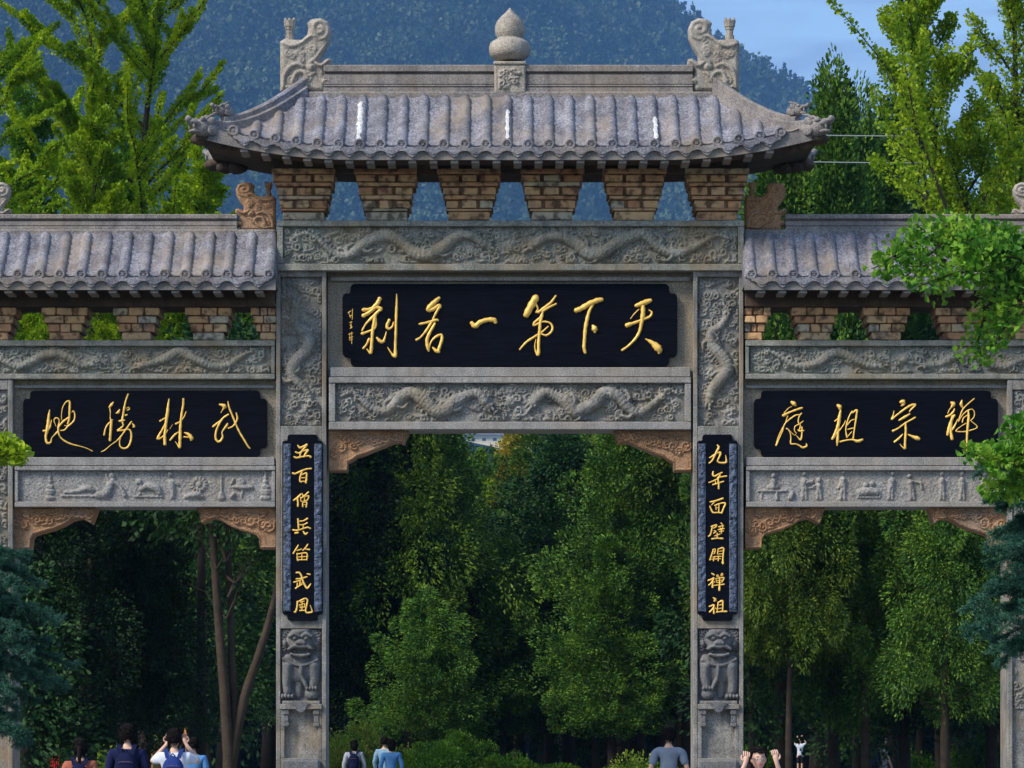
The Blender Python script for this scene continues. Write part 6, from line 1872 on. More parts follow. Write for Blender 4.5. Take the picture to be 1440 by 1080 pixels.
def fan_of(rg, x0, side, y0, y1, reach, n, dip=20):
    out = []
    for k in range(n):
        b = y0+(y1-y0)*(k+.5)/n+rg.uniform(-8, 8); L = reach*rg.uniform(.72, 1.05); dy = rg.uniform(-.9, .9)
        out.append([(x0, b-25, 0, .022), (x0+side*L*.35, b-22, dy*.4, .016), (x0+side*L*.7, b-6, dy*.8, .011), (x0+side*L, b+dip*rg.uniform(.2, 1), dy, .004)])
    return out
rg = np.random.default_rng(15)
front_spruce('blue_spruce', 'blue green spruce covering the foot of the far left pillar', -75, -12,
             fan_of(rg, -75, 1, 770, 850, 120, 6)+fan_of(rg, -75, 1, 850, 960, 165, 10)+fan_of(rg, -75, 1, 960, 1040, 125, 6)+fan_of(rg, -75, -1, 800, 1000, 120, 4)+fan_of(rg, -75, .5, 740, 980, 140, 8), 5, per_m=190, group='blue spruces before the gate', ztop=650)
front_spruce('blue_spruce', 'blue green spruce whose branches reach in at the right edge', 1515, -12,
             fan_of(rg, 1515, -1, 635, 715, 130, 6)+fan_of(rg, 1515, -1, 725, 790, 140, 5)+fan_of(rg, 1515, -1, 800, 880, 165, 7)+fan_of(rg, 1515, -1, 880, 925, 120, 3)+fan_of(rg, 1515, 1, 640, 920, 100, 4)+fan_of(rg, 1515, -.6, 640, 900, 150, 8), 6, per_m=190, group='blue spruces before the gate', ztop=520)

def front_ginkgo(name, label, trunk_px, y, paths_px, seed, per_m, spread, mat, blobs=(), L=.055, ztop=100, group='ginkgo trees before the gate'):
    rg = np.random.default_rng(seed); x0 = PX(trunk_px, y)
    root = empty(name, (x0, y, 0)); tag(root, label, 'tree', group)
    H = PZ(ztop, y)
    m = MB(); m.tube([(0, 0, -.05), (0.03, 0, H*.3), (-.03, 0, H*.65), (0, 0, H)], [.13, .1, .07, .02], 9); m.build('trunk', M['bark'], root, smooth=True)
    paths = [[(PX(a, y)-x0, dy, PZ(b, y), r_) for a, b, dy, r_ in p] for p in paths_px]
    sub = []
    for p in paths:
        B = smooth_path(p, 4)
        for q in range(len(B)):
            i = rg.integers(3, len(B)); v = rand_dirs(rg, 1)[0]; v[2] = v[2]*.6-.1; L2 = rg.uniform(.12, .4); b = B[i-1, :3]
            sub.append([(*b, .007), (*(b+v*L2*.5), .005), (*(b+v*L2), .002)])
    branch_mesh(paths+sub, 6).build('branches', M['bark'], root, recalc=False)
    V, Fc = leafy_branches(rg, [p[1:] for p in paths]+sub, per_m, spread, L)
    obj('crown', V, Fc, mat, root)
    return root
front_ginkgo('ginkgo_tree', 'fresh green ginkgo bough crossing in front of the right side roof', 1560, -12, [
    [(1560, 420, 0, .05), (1460, 375, 0, .035), (1380, 340, 0, .026), (1320, 328, 0, .018), (1275, 350, 0, .012), (1228, 378, 0, .006)],
    [(1560, 400, 0, .04), (1460, 345, .3, .025), (1390, 322, .4, .014), (1310, 305, .4, .006)],
    [(1460, 375, 0, .03), (1400, 385, -.3, .018), (1340, 390, -.4, .012), (1285, 410, -.4, .005)],
    [(1460, 375, 0, .03), (1410, 400, .2, .018), (1385, 450, .2, .012), (1375, 500, .2, .005)],
    [(1500, 400, 0, .03), (1440, 410, -.3, .018), (1415, 450, -.2, .012), (1395, 490, -.2, .005)],
    [(1500, 380, 0, .03), (1450, 360, .5, .018), (1420, 330, .5, .012), (1400, 310, .5, .005)],
    [(1340, 332, 0, .015), (1300, 365, -.2, .01), (1270, 395, -.3, .005)],
    [(1480, 390, 0, .02), (1430, 370, -.3, .015), (1380, 362, -.4, .008), (1345, 345, -.4, .004)],
    ], 5, 150, .20, M['lf_ginkgo_fg'], L=.06)
front_ginkgo('ginkgo_tree', 'low ginkgo branch reaching in beside the right name board', 1590, -13, [
    [(1590, 640, 0, .04), (1500, 640, 0, .025), (1430, 640, 0, .015), (1368, 642, 0, .005)],
    [(1500, 640, 0, .02), (1440, 668, .2, .012), (1395, 690, .2, .005)],
    [(1500, 640, 0, .02), (1450, 615, .2, .012), (1420, 600, .2, .005)],
    ], 6, 210, .16, M['lf_ginkgo_fg'], L=.058, ztop=420)
front_ginkgo('ginkgo_tree', 'small ginkgo sprig at the left edge beside the left name board', -120, -13, [
    [(-120, 640, 0, .04), (-60, 625, 0, .02), (0, 622, 0, .01), (30, 636, 0, .004)],
    [(-60, 625, 0, .02), (-20, 640, .2, .01), (12, 615, .2, .004)],
    ], 7, 260, .11, M['lf_ginkgo'], L=.058, ztop=420)

# ------------------------------------------------------------------ power lines and posts
M['metal_blue'] = simple('dark_blue_paint', (.02, .025, .08), rough=.5)
M['wire'] = simple('grey_cable', (.30, .34, .38), rough=.6)
M['wood'] = simple('weathered_wood', (.16, .13, .10), rough=.9, var=.3)
def pole(x, y, h, label):
    r = empty('utility_pole', (x, y, 0)); tag(r, label, 'utility pole', 'utility poles behind the gate')
    m = MB(); m.tube([(0, 0, 0), (0, 0, h)], [.11, .08], 10); m.build('post', M['wood'], r, smooth=True)
    m = MB(); m.box(-.06, .06, -.5, .5, h-.7, h-.6, .01); m.box(-.06, .06, -.5, .5, h-1.4, h-1.3, .01); m.build('crossarm', M['wood'], r)
    return r
yl = 24.0; xa, xb = PX(1006, yl), PX(1560, yl)
za, zb_ = PZ(190, yl), PZ(227.5, yl)
pole(xa, yl, za+.5, 'utility pole hidden behind the right end of the central roof'); pole(xb, yl, za+.5, 'utility pole beyond the right edge of the picture')
for z_, lb in ((za, 'upper thin cable right of the central roof corner'), (zb_, 'lower thin cable right of the central roof corner')):
    pts = [(xa+(xb-xa)*t, yl-.3, z_-.12*4*t*(1-t)*.6) for t in np.linspace(0, 1, 15)]
    m = MB(); m.tube(pts, .011, 6); o = m.build('power_line', M['wire']); tag(o, lb, 'cable', 'cables right of the roof')
r = empty('blue_post', (PX(742, 60), 60, 0)); tag(r, 'dark blue metal post in the middle of the central opening', 'post')
m = MB(); m.tube([(0, 0, 0), (0, 0, PZ(1030, 60))], .062, 12); m.build('pole', M['metal_blue'], r, smooth=True)
m = MB(); m.tube([(0, 0, 0), (0, 0, .12)], [.12, .1], 12); m.build('foot', M['metal_blue'], r, smooth=True)

# ochre stall with red cloth seen low in the left opening
M['ochre'] = simple('ochre_plaster', (.40, .24, .09), rough=.9, var=.2, vscale=2)
M['redcloth'] = simple('red_cloth', (.45, .02, .02), rough=.8, var=.3, vscale=3)
M['orange'] = simple('orange_board', (.62, .26, .12), rough=.8, var=.1)
M['bluecloth'] = simple('blue_cloth', (.10, .22, .42), rough=.9, var=.15)
st = empty('ochre_kiosk', (PX(195, 34), 34, 0)); tag(st, 'small ochre walled kiosk glimpsed between the walkers in the left opening', 'kiosk')
x0_ = PX(195, 34)
m = MB(); m.box(PX(168, 34)-x0_, PX(216, 34)-x0_, 0, 2.2, 0, PZ(1033, 34), .02); m.build('wall', M['ochre'], st)
m = MB(); m.box(PX(160, 34)-x0_, PX(224, 34)-x0_, -.3, 2.5, PZ(1033, 34)+.003, PZ(1029, 34), .02); m.build('roof', M['soffit'], st)
m = MB(); m.box(PX(180, 34)-x0_, PX(192, 34)-x0_, -.02, .1, .9, PZ(1042, 34), .01); m.build('window', M['darkglass'], st)
rc = empty('red_banner', (PX(75, 20), 20, 0)); tag(rc, 'red pleated cloth hung low between the trunks in the left opening', 'banner')
V = []; Fs = []; n = 60
for i in range(n+1):
    x = PX(57, 20)+(PX(92, 20)-PX(57, 20))*i/n-PX(75, 20); yy = .04*math.sin(i*1.25)
    V += [(x, yy, PZ(1057, 20)), (x, yy*1.4, .35)]
for i in range(n): Fs.append((2*i, 2*i+2, 2*i+3, 2*i+1))
o = obj('cloth', V, Fs, M['redcloth'], rc, smooth=True); md = o.modifiers.new('solid', 'SOLIDIFY'); md.thickness = .008
m = MB(); m.tube([(PX(55, 20)-PX(75, 20), 0, PZ(1057, 20)), (PX(94, 20)-PX(75, 20), 0, PZ(1057, 20))], .015, 8)
for a in (55, 94): m.tube([(PX(a, 20)-PX(75, 20), 0, 0), (PX(a, 20)-PX(75, 20), 0, PZ(1056, 20))], .02, 8)
m.build('frame', M['wood'], rc)
def lantern_board(px0, px1, py0, py1, y, label):
    x0_ = PX((px0+px1)/2, y); r = empty('sign_board', (x0_, y, 0)); tag(r, label, 'sign', 'orange boards in the left opening')
    m = MB(); m.box(PX(px0, y)-x0_, PX(px1, y)-x0_, -.03, .03, PZ(py1, y), PZ(py0, y), .01); m.build('panel', M['orange'], r)
    m = MB(); m.tube([(0, .05, 0), (0, .05, PZ(py0, y))], .03, 8); m.build('post', M['wood'], r)
lantern_board(276.5, 283.5, 1026, 1042, 26, 'small orange board just left of the forked tree')
lantern_board(259, 265, 1024, 1040, 30, 'narrow orange board above the raised arm of the man in white')

# ------------------------------------------------------------------ people
def skin(name, chains, mat, parent, sub=2, root_first=True):
    """chains: list of polylines [(x,y,z,rx[,ry])...]; chains share points by equal coordinates"""
    vs = []; es = []; rad = []; key = {}
    def vid(p):
        k = (round(p[0], 4), round(p[1], 4), round(p[2], 4))
        if k not in key:
            key[k] = len(vs); vs.append(p[:3]); rad.append((p[3], p[4] if len(p) > 4 else p[3]))
        return key[k]
    for c in chains:
        ids = [vid(p) for p in c]
        for a, b in zip(ids, ids[1:]):
            if a != b: es.append((a, b))
    me = bpy.data.meshes.new(name); me.from_pydata(vs, es, [])
    o = bpy.data.objects.new(name, me); COL.objects.link(o)
    md = o.modifiers.new('skin', 'SKIN'); md.use_smooth_shade = True
    for i, sv in enumerate(me.skin_vertices[0].data): sv.radius = rad[i]; sv.use_root = (i == 0)
    s = o.modifiers.new('sub', 'SUBSURF'); s.levels = sub; s.render_levels = sub
    dg = bpy.context.evaluated_depsgraph_get(); ev = o.evaluated_get(dg)
    m2 = bpy.data.meshes.new_from_object(ev); o.modifiers.clear(); o.data = m2
    m2.materials.clear(); m2.materials.append(mat)
    m2.polygons.foreach_set('use_smooth', np.ones(len(m2.polygons), dtype=bool))
    if parent is not None: o.parent = parent
    return o

M['skin'] = simple('skin', (.66, .42, .32), rough=.55, var=.06)
M['hair'] = simple('black_hair', (.008, .006, .006), rough=.75, spec=.12, var=.4, vscale=60, bump=.6, stretch=(1, 1, .15))
M['lips'] = simple('lips', (.42, .08, .07), rough=.5)
M['eye'] = simple('eye', (.015, .01, .01), rough=.2)
M['white_eye'] = simple('eye_white', (.7, .7, .68), rough=.3)
M['frame'] = simple('spectacle_frame', (.25, .2, .18), rough=.3, metal=.6)

def head_mesh(c, s=1.0, face=True):
    """head as a deformed sphere; faces -Y; c: centre"""
    V = []; Fs = []; n, m_ = 28, 22
    for j in range(m_+1):
        th = math.pi*j/m_
        for i in range(n):
            a = 2*math.pi*i/n
            x, y, z = math.sin(th)*math.cos(a), math.sin(th)*math.sin(a), math.cos(th)
            X, Y, Z = x*.073, y*.094, z*.118
            if z < 0:
                k = -z; X *= 1-.34*k*k; Y = Y*(1-.12*k)-.012*k if y < 0 else Y*(1-.45*k)
            if y < 0 and face:
                f = -y
                Y -= .020*math.exp(-((x/.16)**2+((z+.17)/.10)**2))*f           # nose tip
                Y -= .008*math.exp(-((x/.12)**2+((z-.02)/.18)**2))*f           # bridge
                for sx in (-1, 1): Y += .010*math.exp(-(((x-sx*.40)/.2)**2+((z-.06)/.12)**2))*f   # eye sockets
                Y -= .006*math.exp(-((x/.28)**2+((z+.46)/.09)**2))*f           # lips
                Y -= .007*math.exp(-((x/.3)**2+((z+.88)/.15)**2))              # chin
                for sx in (-1, 1): Y -= .005*math.exp(-(((x-sx*.5)/.25)**2+((z+.2)/.25)**2))*f     # cheeks
            V.append((c[0]+X*s, c[1]+Y*s, c[2]+Z*s))
    for j in range(m_):
        for i in range(n): Fs.append((j*n+i, (j+1)*n+i, (j+1)*n+(i+1) % n, j*n+(i+1) % n))
    return V, Fs
def hair_mesh(c, s, style, back_long=0.0):
    V = []; Fs = []; n, m_ = 30, 20; keep = {}
    rgh = random.Random(int(c[2]*1000)+len(style))
    def P(i, j):
        th = math.pi*j/m_; a = 2*math.pi*i/n
        x, y, z = math.sin(th)*math.cos(a), math.sin(th)*math.sin(a), math.cos(th)
        k = 1.07+.035*math.sin(a*5+j*.7)*math.sin(j*1.3)+.03*math.sin(a*9-j)+.02*math.sin(a*17+j*2)
        X, Y, Z = x*.079*k, y*.098*k+.006, z*.112*k+.006
        if z < 0:
            X *= 1-.2*z*z; Y = Y*(1-.25*z*z)
            if back_long and y > -.2: Z -= back_long*(-z)*1.0; Y += .01
        return (c[0]+X*s, c[1]+Y*s, c[2]+Z*s), (x, y, z)
    for j in range(m_+1):
        for i in range(n): V.append(P(i, j)[0])
    for j in range(m_):
        for i in range(n):
            x, y, z = P(i, j)[1]
            low = -.42 if style == 'short' else -1.0
            face = (y < -.15 and z < .52+.18*abs(x)) or (y < .12 and z < .05 and style == 'short' and abs(x) > .7) or (y < .05 and z < .1 and style != 'short')
            if face or z < low: continue
            Fs.append((j*n+i, (j+1)*n+i, (j+1)*n+(i+1) % n, j*n+(i+1) % n))
    # loose locks over the surface
    q = list(Fs); cc = Vector(c)
    for _ in range(420):
        f = q[rgh.randrange(len(q))]; p = sum((Vector(V[i]) for i in f), Vector())/4; o_ = (p-cc).normalized()
        if o_.y < .05 and o_.z < .75: continue
        t = (Vector((rgh.uniform(-.7, .7), rgh.uniform(-.5, .5), -1))-o_*0.0); t = (t-o_*t.dot(o_)*.85).normalized(); sd = t.cross(o_).normalized()
        L = rgh.uniform(.03, .06)*s; w = .005*s; a = p+o_*.004*s; b = len(V)
        V += [tuple(a-sd*w), tuple(a+sd*w), tuple(a+t*L*.6+sd*w*.8+o_*.005*s), tuple(a+t*L+o_*.003*s)]
        Fs.append((b, b+1, b+2, b+3))
    return V, Fs

def hand_chains(w, d, up, s, curl=.5, side=1):
    """palm + five fingers: w wrist, d direction of the hand, up = back of the hand"""
    d = Vector(d).normalized(); up = Vector(up).normalized(); lat = d.cross(up).normalized()*side; up = lat.cross(d).normalized()*side
    w = Vector(w); k = s
    palm = [tuple(w)+(.024*k, .018*k), tuple(w+d*.045*k)+(.034*k, .015*k), tuple(w+d*.085*k)+(.036*k, .013*k)]
    ch = [palm]
    fingers = []
    for q, (off, ln) in enumerate(((-.030, .066), (-.010, .078), (.011, .073), (.030, .056))):
        b = w+d*.07*k+lat*off*k; p1 = b+d*.032*k
        a = curl*1.3
        d2 = (d*math.cos(a)-up*math.sin(a)); p2 = p1+d2*ln*.45*k
        d3 = (d*math.cos(a*2)-up*math.sin(a*2)); p3 = p2+d3*ln*.4*k
        fingers.append([tuple(b)+(.0088*k,), tuple(p1)+(.0088*k,), tuple(p2)+(.0078*k,), tuple(p3)+(.006*k,)])
    b = w+d*.022*k-lat*.02*k; p1 = b-lat*.025*k+d*.018*k; p2 = p1-lat*.006*k+d*.028*k-up*.012*k*curl*2; p3 = p2+d*.02*k+lat*.006*k-up*.012*k*curl*2
    fingers.append([tuple(b)+(.012*k,), tuple(p1)+(.011*k,), tuple(p2)+(.0095*k,), tuple(p3)+(.0075*k,)])
    return ch, fingers

def mat_cloth(name, c):
    if name not in M: M[name] = simple(name, c, rough=.9, spec=.1, var=.16, vscale=9, bump=.7)
    return M[name]

def person(label, px, y, height, rz, shirt, pants, arms=None, hair='short', sleeves='short', bag=None, straps=False, stride=.0, back_long=0.0, glasses=False, lean=0.0, z0=0.0, headturn=0.0, open_jacket=False, group=None, shoes=(.05, .05, .05), width=1.0, phone=False):
    """standing figure facing -Y before the turn rz; arms: ((elbow, wrist, hand dir) right, left) in figure units of 1.70 m"""
    x = PX(px, y); s = height/1.70
    root = empty('person', (x, y, z0), rz); tag(root, label, 'person', group)
    W = width
    hip = (0, 0, .93); waist = (0, lean*.1, 1.07); chest = (0, lean*.35-.005, 1.27); up = (0, lean*.55, 1.40); neck = (0, lean*.65, 1.475); nk2 = (0, lean*.75-.012, 1.545)
    def S_(p): return tuple(v*s for v in p)
    if arms is None: arms = (((-.255*W, .03, 1.13), (-.25*W, -.06, .90), (0, -.15, -1)), ((.255*W, .03, 1.13), (.25*W, -.06, .90), (0, -.15, -1)))
    shl = [(-.175*W, lean*.55+.005, 1.395), (.175*W, lean*.55+.005, 1.395)]
    body = []
    body.append([S_(hip+(.13, .10)), S_(waist+(.115, .085)), S_(chest+(.135, .10)), S_(up+(.10, .075)), S_(neck+(.052, .05)), S_(nk2+(.048, .048))])
    extra = []
    for k in (0, 1):
        el, wr, hd = arms[k]
        sh_ = shl[k]
        mid = tuple((a+b)/2 for a, b in zip(sh_, el)); m2 = tuple(a*.65+b*.35 for a, b in zip(el, wr))
        body.append([S_(up+(.10, .075)), S_(sh_+(.052,)), S_(mid+(.043,)), S_(el+(.036,)), S_(m2+(.034,)), S_(wr+(.024, .022))])
        upv = (0, -1, .3) if abs(hd[2]) > .7 else (0, 0, 1)
        pc, fg = hand_chains(S_(wr), hd, upv, s, .55, 1 if k == 0 else -1)
        body[-1] = body[-1][:-1]+[pc[0][0]]+pc[0][1:]
        extra += fg
    for k, sx in enumerate((-1, 1)):
        st_ = stride*(1 if k else -1)
        kn = (sx*.095, -.01-st_*.18, .49); an = (sx*.095, .02-st_*.34, .09); toe = (sx*.10, -.15-st_*.34, .035)
        body.append([S_(hip+(.13, .10)), S_((sx*.09, 0, .84)+(.085,)), S_((sx*.093, -.01-st_*.09, .67)+(.072,)), S_(kn+(.052,)), S_((kn[0], (kn[1]+an[1])/2+.01, .31)+(.05,)), S_(an+(.035,)), S_((toe[0], (toe[1]+an[1])/2, .04)+(.036, .03)), S_(toe+(.034, .022))])
    b = skin('body', body, M['skin'], root, 1)
    # fingers and head join the same mesh
    hv, hf_ = head_mesh(S_((0, lean*.8-.015, 1.625)), s*.97)
    parts = [(hv, hf_)]
    tmp = []
    for f in extra: tmp.append(skin('finger', [f], M['skin'], None, 1))
    bm = bmesh.new(); bm.from_mesh(b.data)
    for t in tmp:
        bm.from_mesh(t.data); bpy.data.objects.remove(t)
    mm = MB(); mm.add(hv, hf_)
    for sx in (-1, 1): mm.ell((sx*.074*s, (lean*.8)*s, 1.62*s), (.012*s, .022*s, .033*s), 8, 6)
    hm = bpy.data.meshes.new('h'); hm.from_pydata(mm.v, [], mm.f); bm.from_mesh(hm); bm.to_mesh(b.data); bm.free()
    b.data.polygons.foreach_set('use_smooth', np.ones(len(b.data.polygons), dtype=bool))
    c = S_((0, lean*.8-.015, 1.628))
    V, Fs = hair_mesh(c, s, hair, back_long)
    ho = obj('hair', V, Fs, M['hair'], root, smooth=True); md = ho.modifiers.new('solid', 'SOLIDIFY'); md.thickness = .008*s; md.offset = 1
    if hair == 'bun':
        m = MB(); m.ell((c[0], c[1]+.07*s, c[2]+.09*s), (.04*s, .04*s, .04*s), 12, 8); m.build('hair_bun', M['hair'], root, smooth=True)
    if hair == 'tail':
        m = MB(); m.tube([(c[0], c[1]+.09*s, c[2]+.04*s), (c[0], c[1]+.14*s, c[2]-.02*s), (c[0], c[1]+.13*s, c[2]-.16*s), (c[0], c[1]+.11*s, c[2]-.26*s)], [.02*s, .035*s, .028*s, .008*s], 9); m.build('ponytail', M['hair'], root, smooth=True)
    # face details
    fy = c[1]-.0855*s
    m = MB()
    for sx in (-1, 1): m.ell((c[0]+sx*.030*s, fy+.006*s, c[2]+.004*s), (.0135*s, .008*s, .0065*s), 10, 6)
    eo = m.build('eyes', M['white_eye'], root, smooth=True)
    m = MB()
    for sx in (-1, 1):
        m.ell((c[0]+sx*.030*s, fy-.001*s, c[2]+.004*s), (.006*s, .003*s, .006*s), 8, 5)
        m.tube([(c[0]+sx*.014*s, fy-.003*s, c[2]+.027*s), (c[0]+sx*.03*s, fy-.004*s, c[2]+.033*s), (c[0]+sx*.047*s, fy+.008*s, c[2]+.027*s)], [.002*s, .003*s, .0015*s], 5)
    m.build('pupils', M['eye'], root, smooth=True)
    m = MB(); m.tube([(c[0]-.024*s, fy-.004*s, c[2]-.050*s), (c[0]-.01*s, fy-.012*s, c[2]-.054*s), (c[0]+.01*s, fy-.012*s, c[2]-.054*s), (c[0]+.024*s, fy-.004*s, c[2]-.050*s)], [.002*s, .0055*s, .0055*s, .002*s], 7)
    m.build('lips', M['lips'], root, smooth=True)
    if glasses:
        m = MB()
        for sx in (-1, 1):
            m.tube([(c[0]+sx*.031*s+.0225*s*math.cos(a), fy-.016*s, c[2]+.002*s+.018*s*math.sin(a)) for a in np.linspace(0, 2*math.pi, 15)], .0016*s, 5, cap=False)
            m.tube([(c[0]+sx*.053*s, fy-.014*s, c[2]+.006*s), (c[0]+sx*.074*s, fy+.08*s, c[2]+.006*s)], .0015*s, 5)
        m.tube([(c[0]-.009*s, fy-.017*s, c[2]+.006*s), (c[0]+.009*s, fy-.017*s, c[2]+.006*s)], .0015*s, 5)
        m.build('spectacles', M['frame'], root)
    # clothes: slightly larger skins over the body
    e = .016
    ch = [[S_((0, 0, .86)+(.135+e, .105+e)), S_((0, 0, .95)+(.13+e, .10+e)), S_(waist+(.12+e, .09+e)), S_(chest+(.14+e, .105+e)), S_(up+(.105+e, .08+e)), S_((neck[0], neck[1], 1.445)+(.062, .06))]]
    for k in (0, 1):
        el, wr, hd = arms[k]; sh_ = shl[k]; mid = tuple((a+b_)/2 for a, b_ in zip(sh_, el)); m2 = tuple(a*.5+b_*.5 for a, b_ in zip(el, wr))
        a_ = [S_(up+(.105+e, .08+e)), S_(sh_+(.052+e+.008,)), S_(mid+(.046+e,))]
        if sleeves == 'long': a_ += [S_(el+(.038+e,)), S_(m2+(.036+e,)), S_(tuple(p*.12+q*.88 for p, q in zip(el, wr))+(.028+e,))]
        else: a_ += [S_(tuple(p*.28+q*.72 for p, q in zip(sh_, el))+(.046+e,))]
        ch.append(a_)
    so = skin('jacket' if sleeves == 'long' else 'shirt', ch, shirt, root, 2)
    tex = so.modifiers.new('folds', 'DISPLACE')
    tx = bpy.data.textures.get('cloth_folds') or bpy.data.textures.new('cloth_folds', 'CLOUDS'); tx.noise_scale = .11
    tex.texture = tx; tex.strength = .022; tex.mid_level = .45; tex.texture_coords = 'LOCAL'
    ch = [[S_((0, 0, .97)+(.128+.01, .10+.01)), S_(hip+(.135+.01, .105+.01))]]
    for k, sx in enumerate((-1, 1)):
        st_ = stride*(1 if k else -1)
        ch.append([S_(hip+(.145, .115)), S_((sx*.09, 0, .84)+(.10,)), S_((sx*.093, -.01-st_*.09, .67)+(.086,)), S_((sx*.095, -.01-st_*.18, .49)+(.068,))]+([] if pants[1] else [S_((sx*.095, .005-st_*.26, .29)+(.062,)), S_((sx*.095, .02-st_*.34, .12)+(.056,))]))
    skin('shorts' if pants[1] else 'trousers', ch, pants[0], root, 1)
    sm = mat_cloth('shoe_%d' % int(shoes[0]*1000), shoes)
    for k, sx in enumerate((-1, 1)):
        st_ = stride*(1 if k else -1)
        m = MB(); m.ell((sx*.10*s, (-.06-st_*.34)*s, .045*s), (.048*s, .14*s, .05*s), 12, 8); m.v = [(a, b_, max(c_, .004)) for a, b_, c_ in m.v]; m.build('shoe', sm, root, smooth=True)
    if bag is not None:
        bmat, blabel = bag
        br = empty('backpack', (x, y, z0), rz); tag(br, blabel, 'backpack', 'backpacks of the visitors')
        m = MB(); by = (.17+lean*.3)*s
        m.ell((0, by, 1.18*s), (.15*s, .10*s, .235*s), 16, 12)
        m.v = [(max(-.14*s, min(.14*s, a)), max(by-.055*s, b_), c_) for a, b_, c_ in m.v]
        bo = m.build('bag', bmat, br, smooth=True)
        m = MB(); m.ell((0, by+.075*s, 1.09*s), (.105*s, .05*s, .10*s), 14, 9); m.build('pocket', bmat, bo, smooth=True)
        m = MB(); m.tube([(-.03*s, by+.02*s, 1.41*s), (0, by+.03*s, 1.445*s), (.03*s, by+.02*s, 1.41*s)], .008*s, 6); m.build('handle', bmat, bo, smooth=True)
        m = MB(); m.tube([(-.12*s, by+.02*s, 1.27*s), (-.06*s, by+.103*s, 1.29*s), (.06*s, by+.103*s, 1.29*s), (.12*s, by+.02*s, 1.27*s)], .004*s, 5); m.build('zip', M['frame'], bo)
        for sx in (-1, 1):
            m = MB()
            path = [(sx*.07, .135, 1.38), (sx*.095, .09+lean*.3, 1.468), (sx*.10, .0+lean*.4, 1.493), (sx*.105, -.09+lean*.3, 1.44), (sx*.115, -.135, 1.33), (sx*.13, -.13, 1.2), (sx*.16, -.06, 1.08), (sx*.13, .10, 1.0)]
            path = smooth_path(path, 4)
            P_ = [Vector(p)*s for p in path]; V = []; Fs = []
            for i, p in enumerate(P_):
                for dx, up_ in ((-.026, 0), (.026, 0), (.026, .012), (-.026, .012)):
                    n_ = Vector((0, p.y/s, max(p.z/s-1.38, -.02)*3)); n_ = n_.normalized() if n_.length > .001 else Vector((0, 0, 1))
                    q = p+Vector((dx*s, 0, 0))+n_*up_*s; V.append(tuple(q))
            for i in range(len(P_)-1):
                for a in range(4): Fs.append((i*4+a, i*4+(a+1) % 4, (i+1)*4+(a+1) % 4, (i+1)*4+a))
            obj('strap', V, Fs, bmat, br)
    if phone:
        el, wr, hd = arms[0]; el2, wr2, hd2 = arms[1]
        cm = [(a+b_)/2*s for a, b_ in zip(wr, wr2)]
        pr = empty('smartphone', (x, y, z0), rz); tag(pr, 'dark smartphone held up by the man in the white shirt', 'phone')
        m = MB(); m.box(cm[0]-.08*s, cm[0]+.08*s, cm[1]-.075*s, cm[1]-.066*s, cm[2]+.02*s, cm[2]+.10*s, .003); m.build('case', M['eye'], pr)
    return root

navy = mat_cloth('navy_cloth', (.012, .016, .06)); white = mat_cloth('white_cloth', (.66, .70, .80)); rust = mat_cloth('rust_cloth', (.36, .12, .075))
greyb = mat_cloth('grey_blue_cloth', (.20, .25, .34)); sky_ = mat_cloth('light_blue_cloth', (.09, .26, .55)); pale = mat_cloth('pale_blue_cloth', (.22, .38, .52)); black = mat_cloth('black_cloth', (.012, .012, .015))
dblue = mat_cloth('dark_blue_nylon', (.008, .012, .045)); royal = mat_cloth('blue_nylon', (.02, .04, .18)); jeans = mat_cloth('denim', (.05, .07, .13)); offw = mat_cloth('grey_white_cloth', (.40, .44, .50)); red = mat_cloth('red_cloth_dress', (.40, .03, .03)); skinish = mat_cloth('khaki_cloth', (.22, .18, .12))
PI = math.pi
up_arms = (((-.30, -.16, 1.34), (-.125, -.27, 1.56), (.25, -.1, 1)), ((.30, -.16, 1.34), (.125, -.27, 1.56), (-.25, -.1, 1)))
person('visitor in a navy jacket with a dark backpack seen from behind in the left opening', 179, -4.5, 1.76, PI, navy, (jeans, False), sleeves='long', bag=(dblue, 'dark backpack on the back of the visitor in the navy jacket'), width=1.0)
person('man in a white shirt seen from behind with both hands raised to take a photo', 245, -5.0, 1.70, PI, white, (jeans, False), arms=up_arms, bag=(royal, 'blue backpack with thin straps on the white shirt'), phone=True)
person('visitor in a rust coloured top with dark straps seen from behind at far left', 113, -4.0, 1.58, PI, rust, (black, False), sleeves='long', bag=(dblue, 'dark backpack on the rust coloured top'), hair='tail')
person('visitor in a blue shirt half hidden behind the trunk in the left opening', 272, 8.0, 1.60, PI, sky_, (jeans, False), sleeves='short')
person('man in a grey blue T-shirt seen from behind beside the right central pillar', 940.5, 3.5, 1.745, PI, greyb, (black, False), width=1.08)
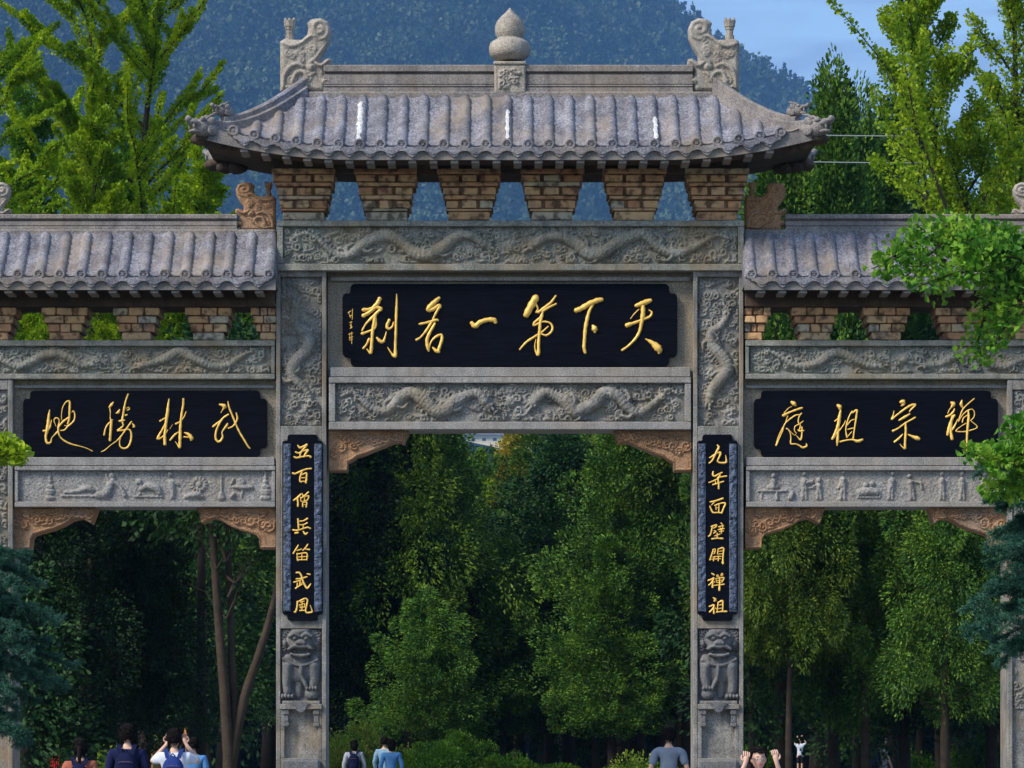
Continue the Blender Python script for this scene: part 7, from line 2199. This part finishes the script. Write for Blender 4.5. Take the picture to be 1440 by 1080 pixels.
face_arms = (((-.255, -.10, 1.36), (-.165, -.14, 1.585), (.15, .1, 1)), ((.27, -.08, 1.33), (.165, -.14, 1.60), (-.15, .1, 1)))
person('smiling woman with round glasses facing us and lifting both hands to her hair', 1066.5, -17.0, 1.50, 0.12, red, (black, False), arms=face_arms, hair='bun', glasses=True, width=.9)
person('walker in a pale top with a dark backpack seen from behind in the central opening', 498, 32, 1.56, PI, offw, (jeans, False), sleeves='long', bag=(dblue, 'dark backpack on the pale top in the central opening'), stride=.4, back_long=.05, hair='long')
person('walker in a hooded light blue jacket in the central opening', 550, 28, 1.57, PI+.15, sky_, (jeans, False), sleeves='long', stride=.5, back_long=.06, hair='long')
person('walker in a paler blue top just left of the hooded jacket', 540.5, 36, 1.63, PI-.3, pale, (black, False), sleeves='long', stride=.5)
over = (((-.30, -.02, 1.50), (-.14, -.04, 1.74), (.5, 0, .9)), ((.30, -.02, 1.50), (.14, -.04, 1.74), (-.5, 0, .9)))
person('tiny distant figure in white shirt and dark shorts with both arms over the head', 1125, 118, 1.66, 0, white, (black, True), arms=over, shoes=(.5, .5, .5))
person('walker in a pale shirt with dark straps and one arm raised in the right opening', 1241, 34, 1.66, PI*.62, offw, (jeans, False), arms=(((-.27, -.02, 1.2), (-.25, -.12, 1.0), (0, -.2, -1)), ((.26, -.1, 1.36), (.12, -.16, 1.60), (-.3, 0, 1))), bag=(navy, 'navy backpack on the walker in the right opening'), stride=.4)

# ------------------------------------------------------------------ air
def haze_box():
    x0, x1, y0, y1, z0, z1 = -12500, 17000, -1190, 15500, -1.2, 2010
    m = MB(); m.box(x0, x1, y0, y1, z0, z1)
    mt = bpy.data.materials.new('air'); mt.use_nodes = True; n = mt.node_tree.nodes; l = mt.node_tree.links; n.clear()
    out = n.new('ShaderNodeOutputMaterial'); pv = n.new('ShaderNodeVolumePrincipled')
    pv.inputs['Color'].default_value = (.22, .48, .92, 1); pv.inputs['Density'].default_value = HAZE; pv.inputs['Anisotropy'].default_value = 0.0
    l.new(pv.outputs[0], out.inputs['Volume'])
    o = m.build('haze', mt); tag(o, kind='stuff')
HAZE = .00009
haze_box()
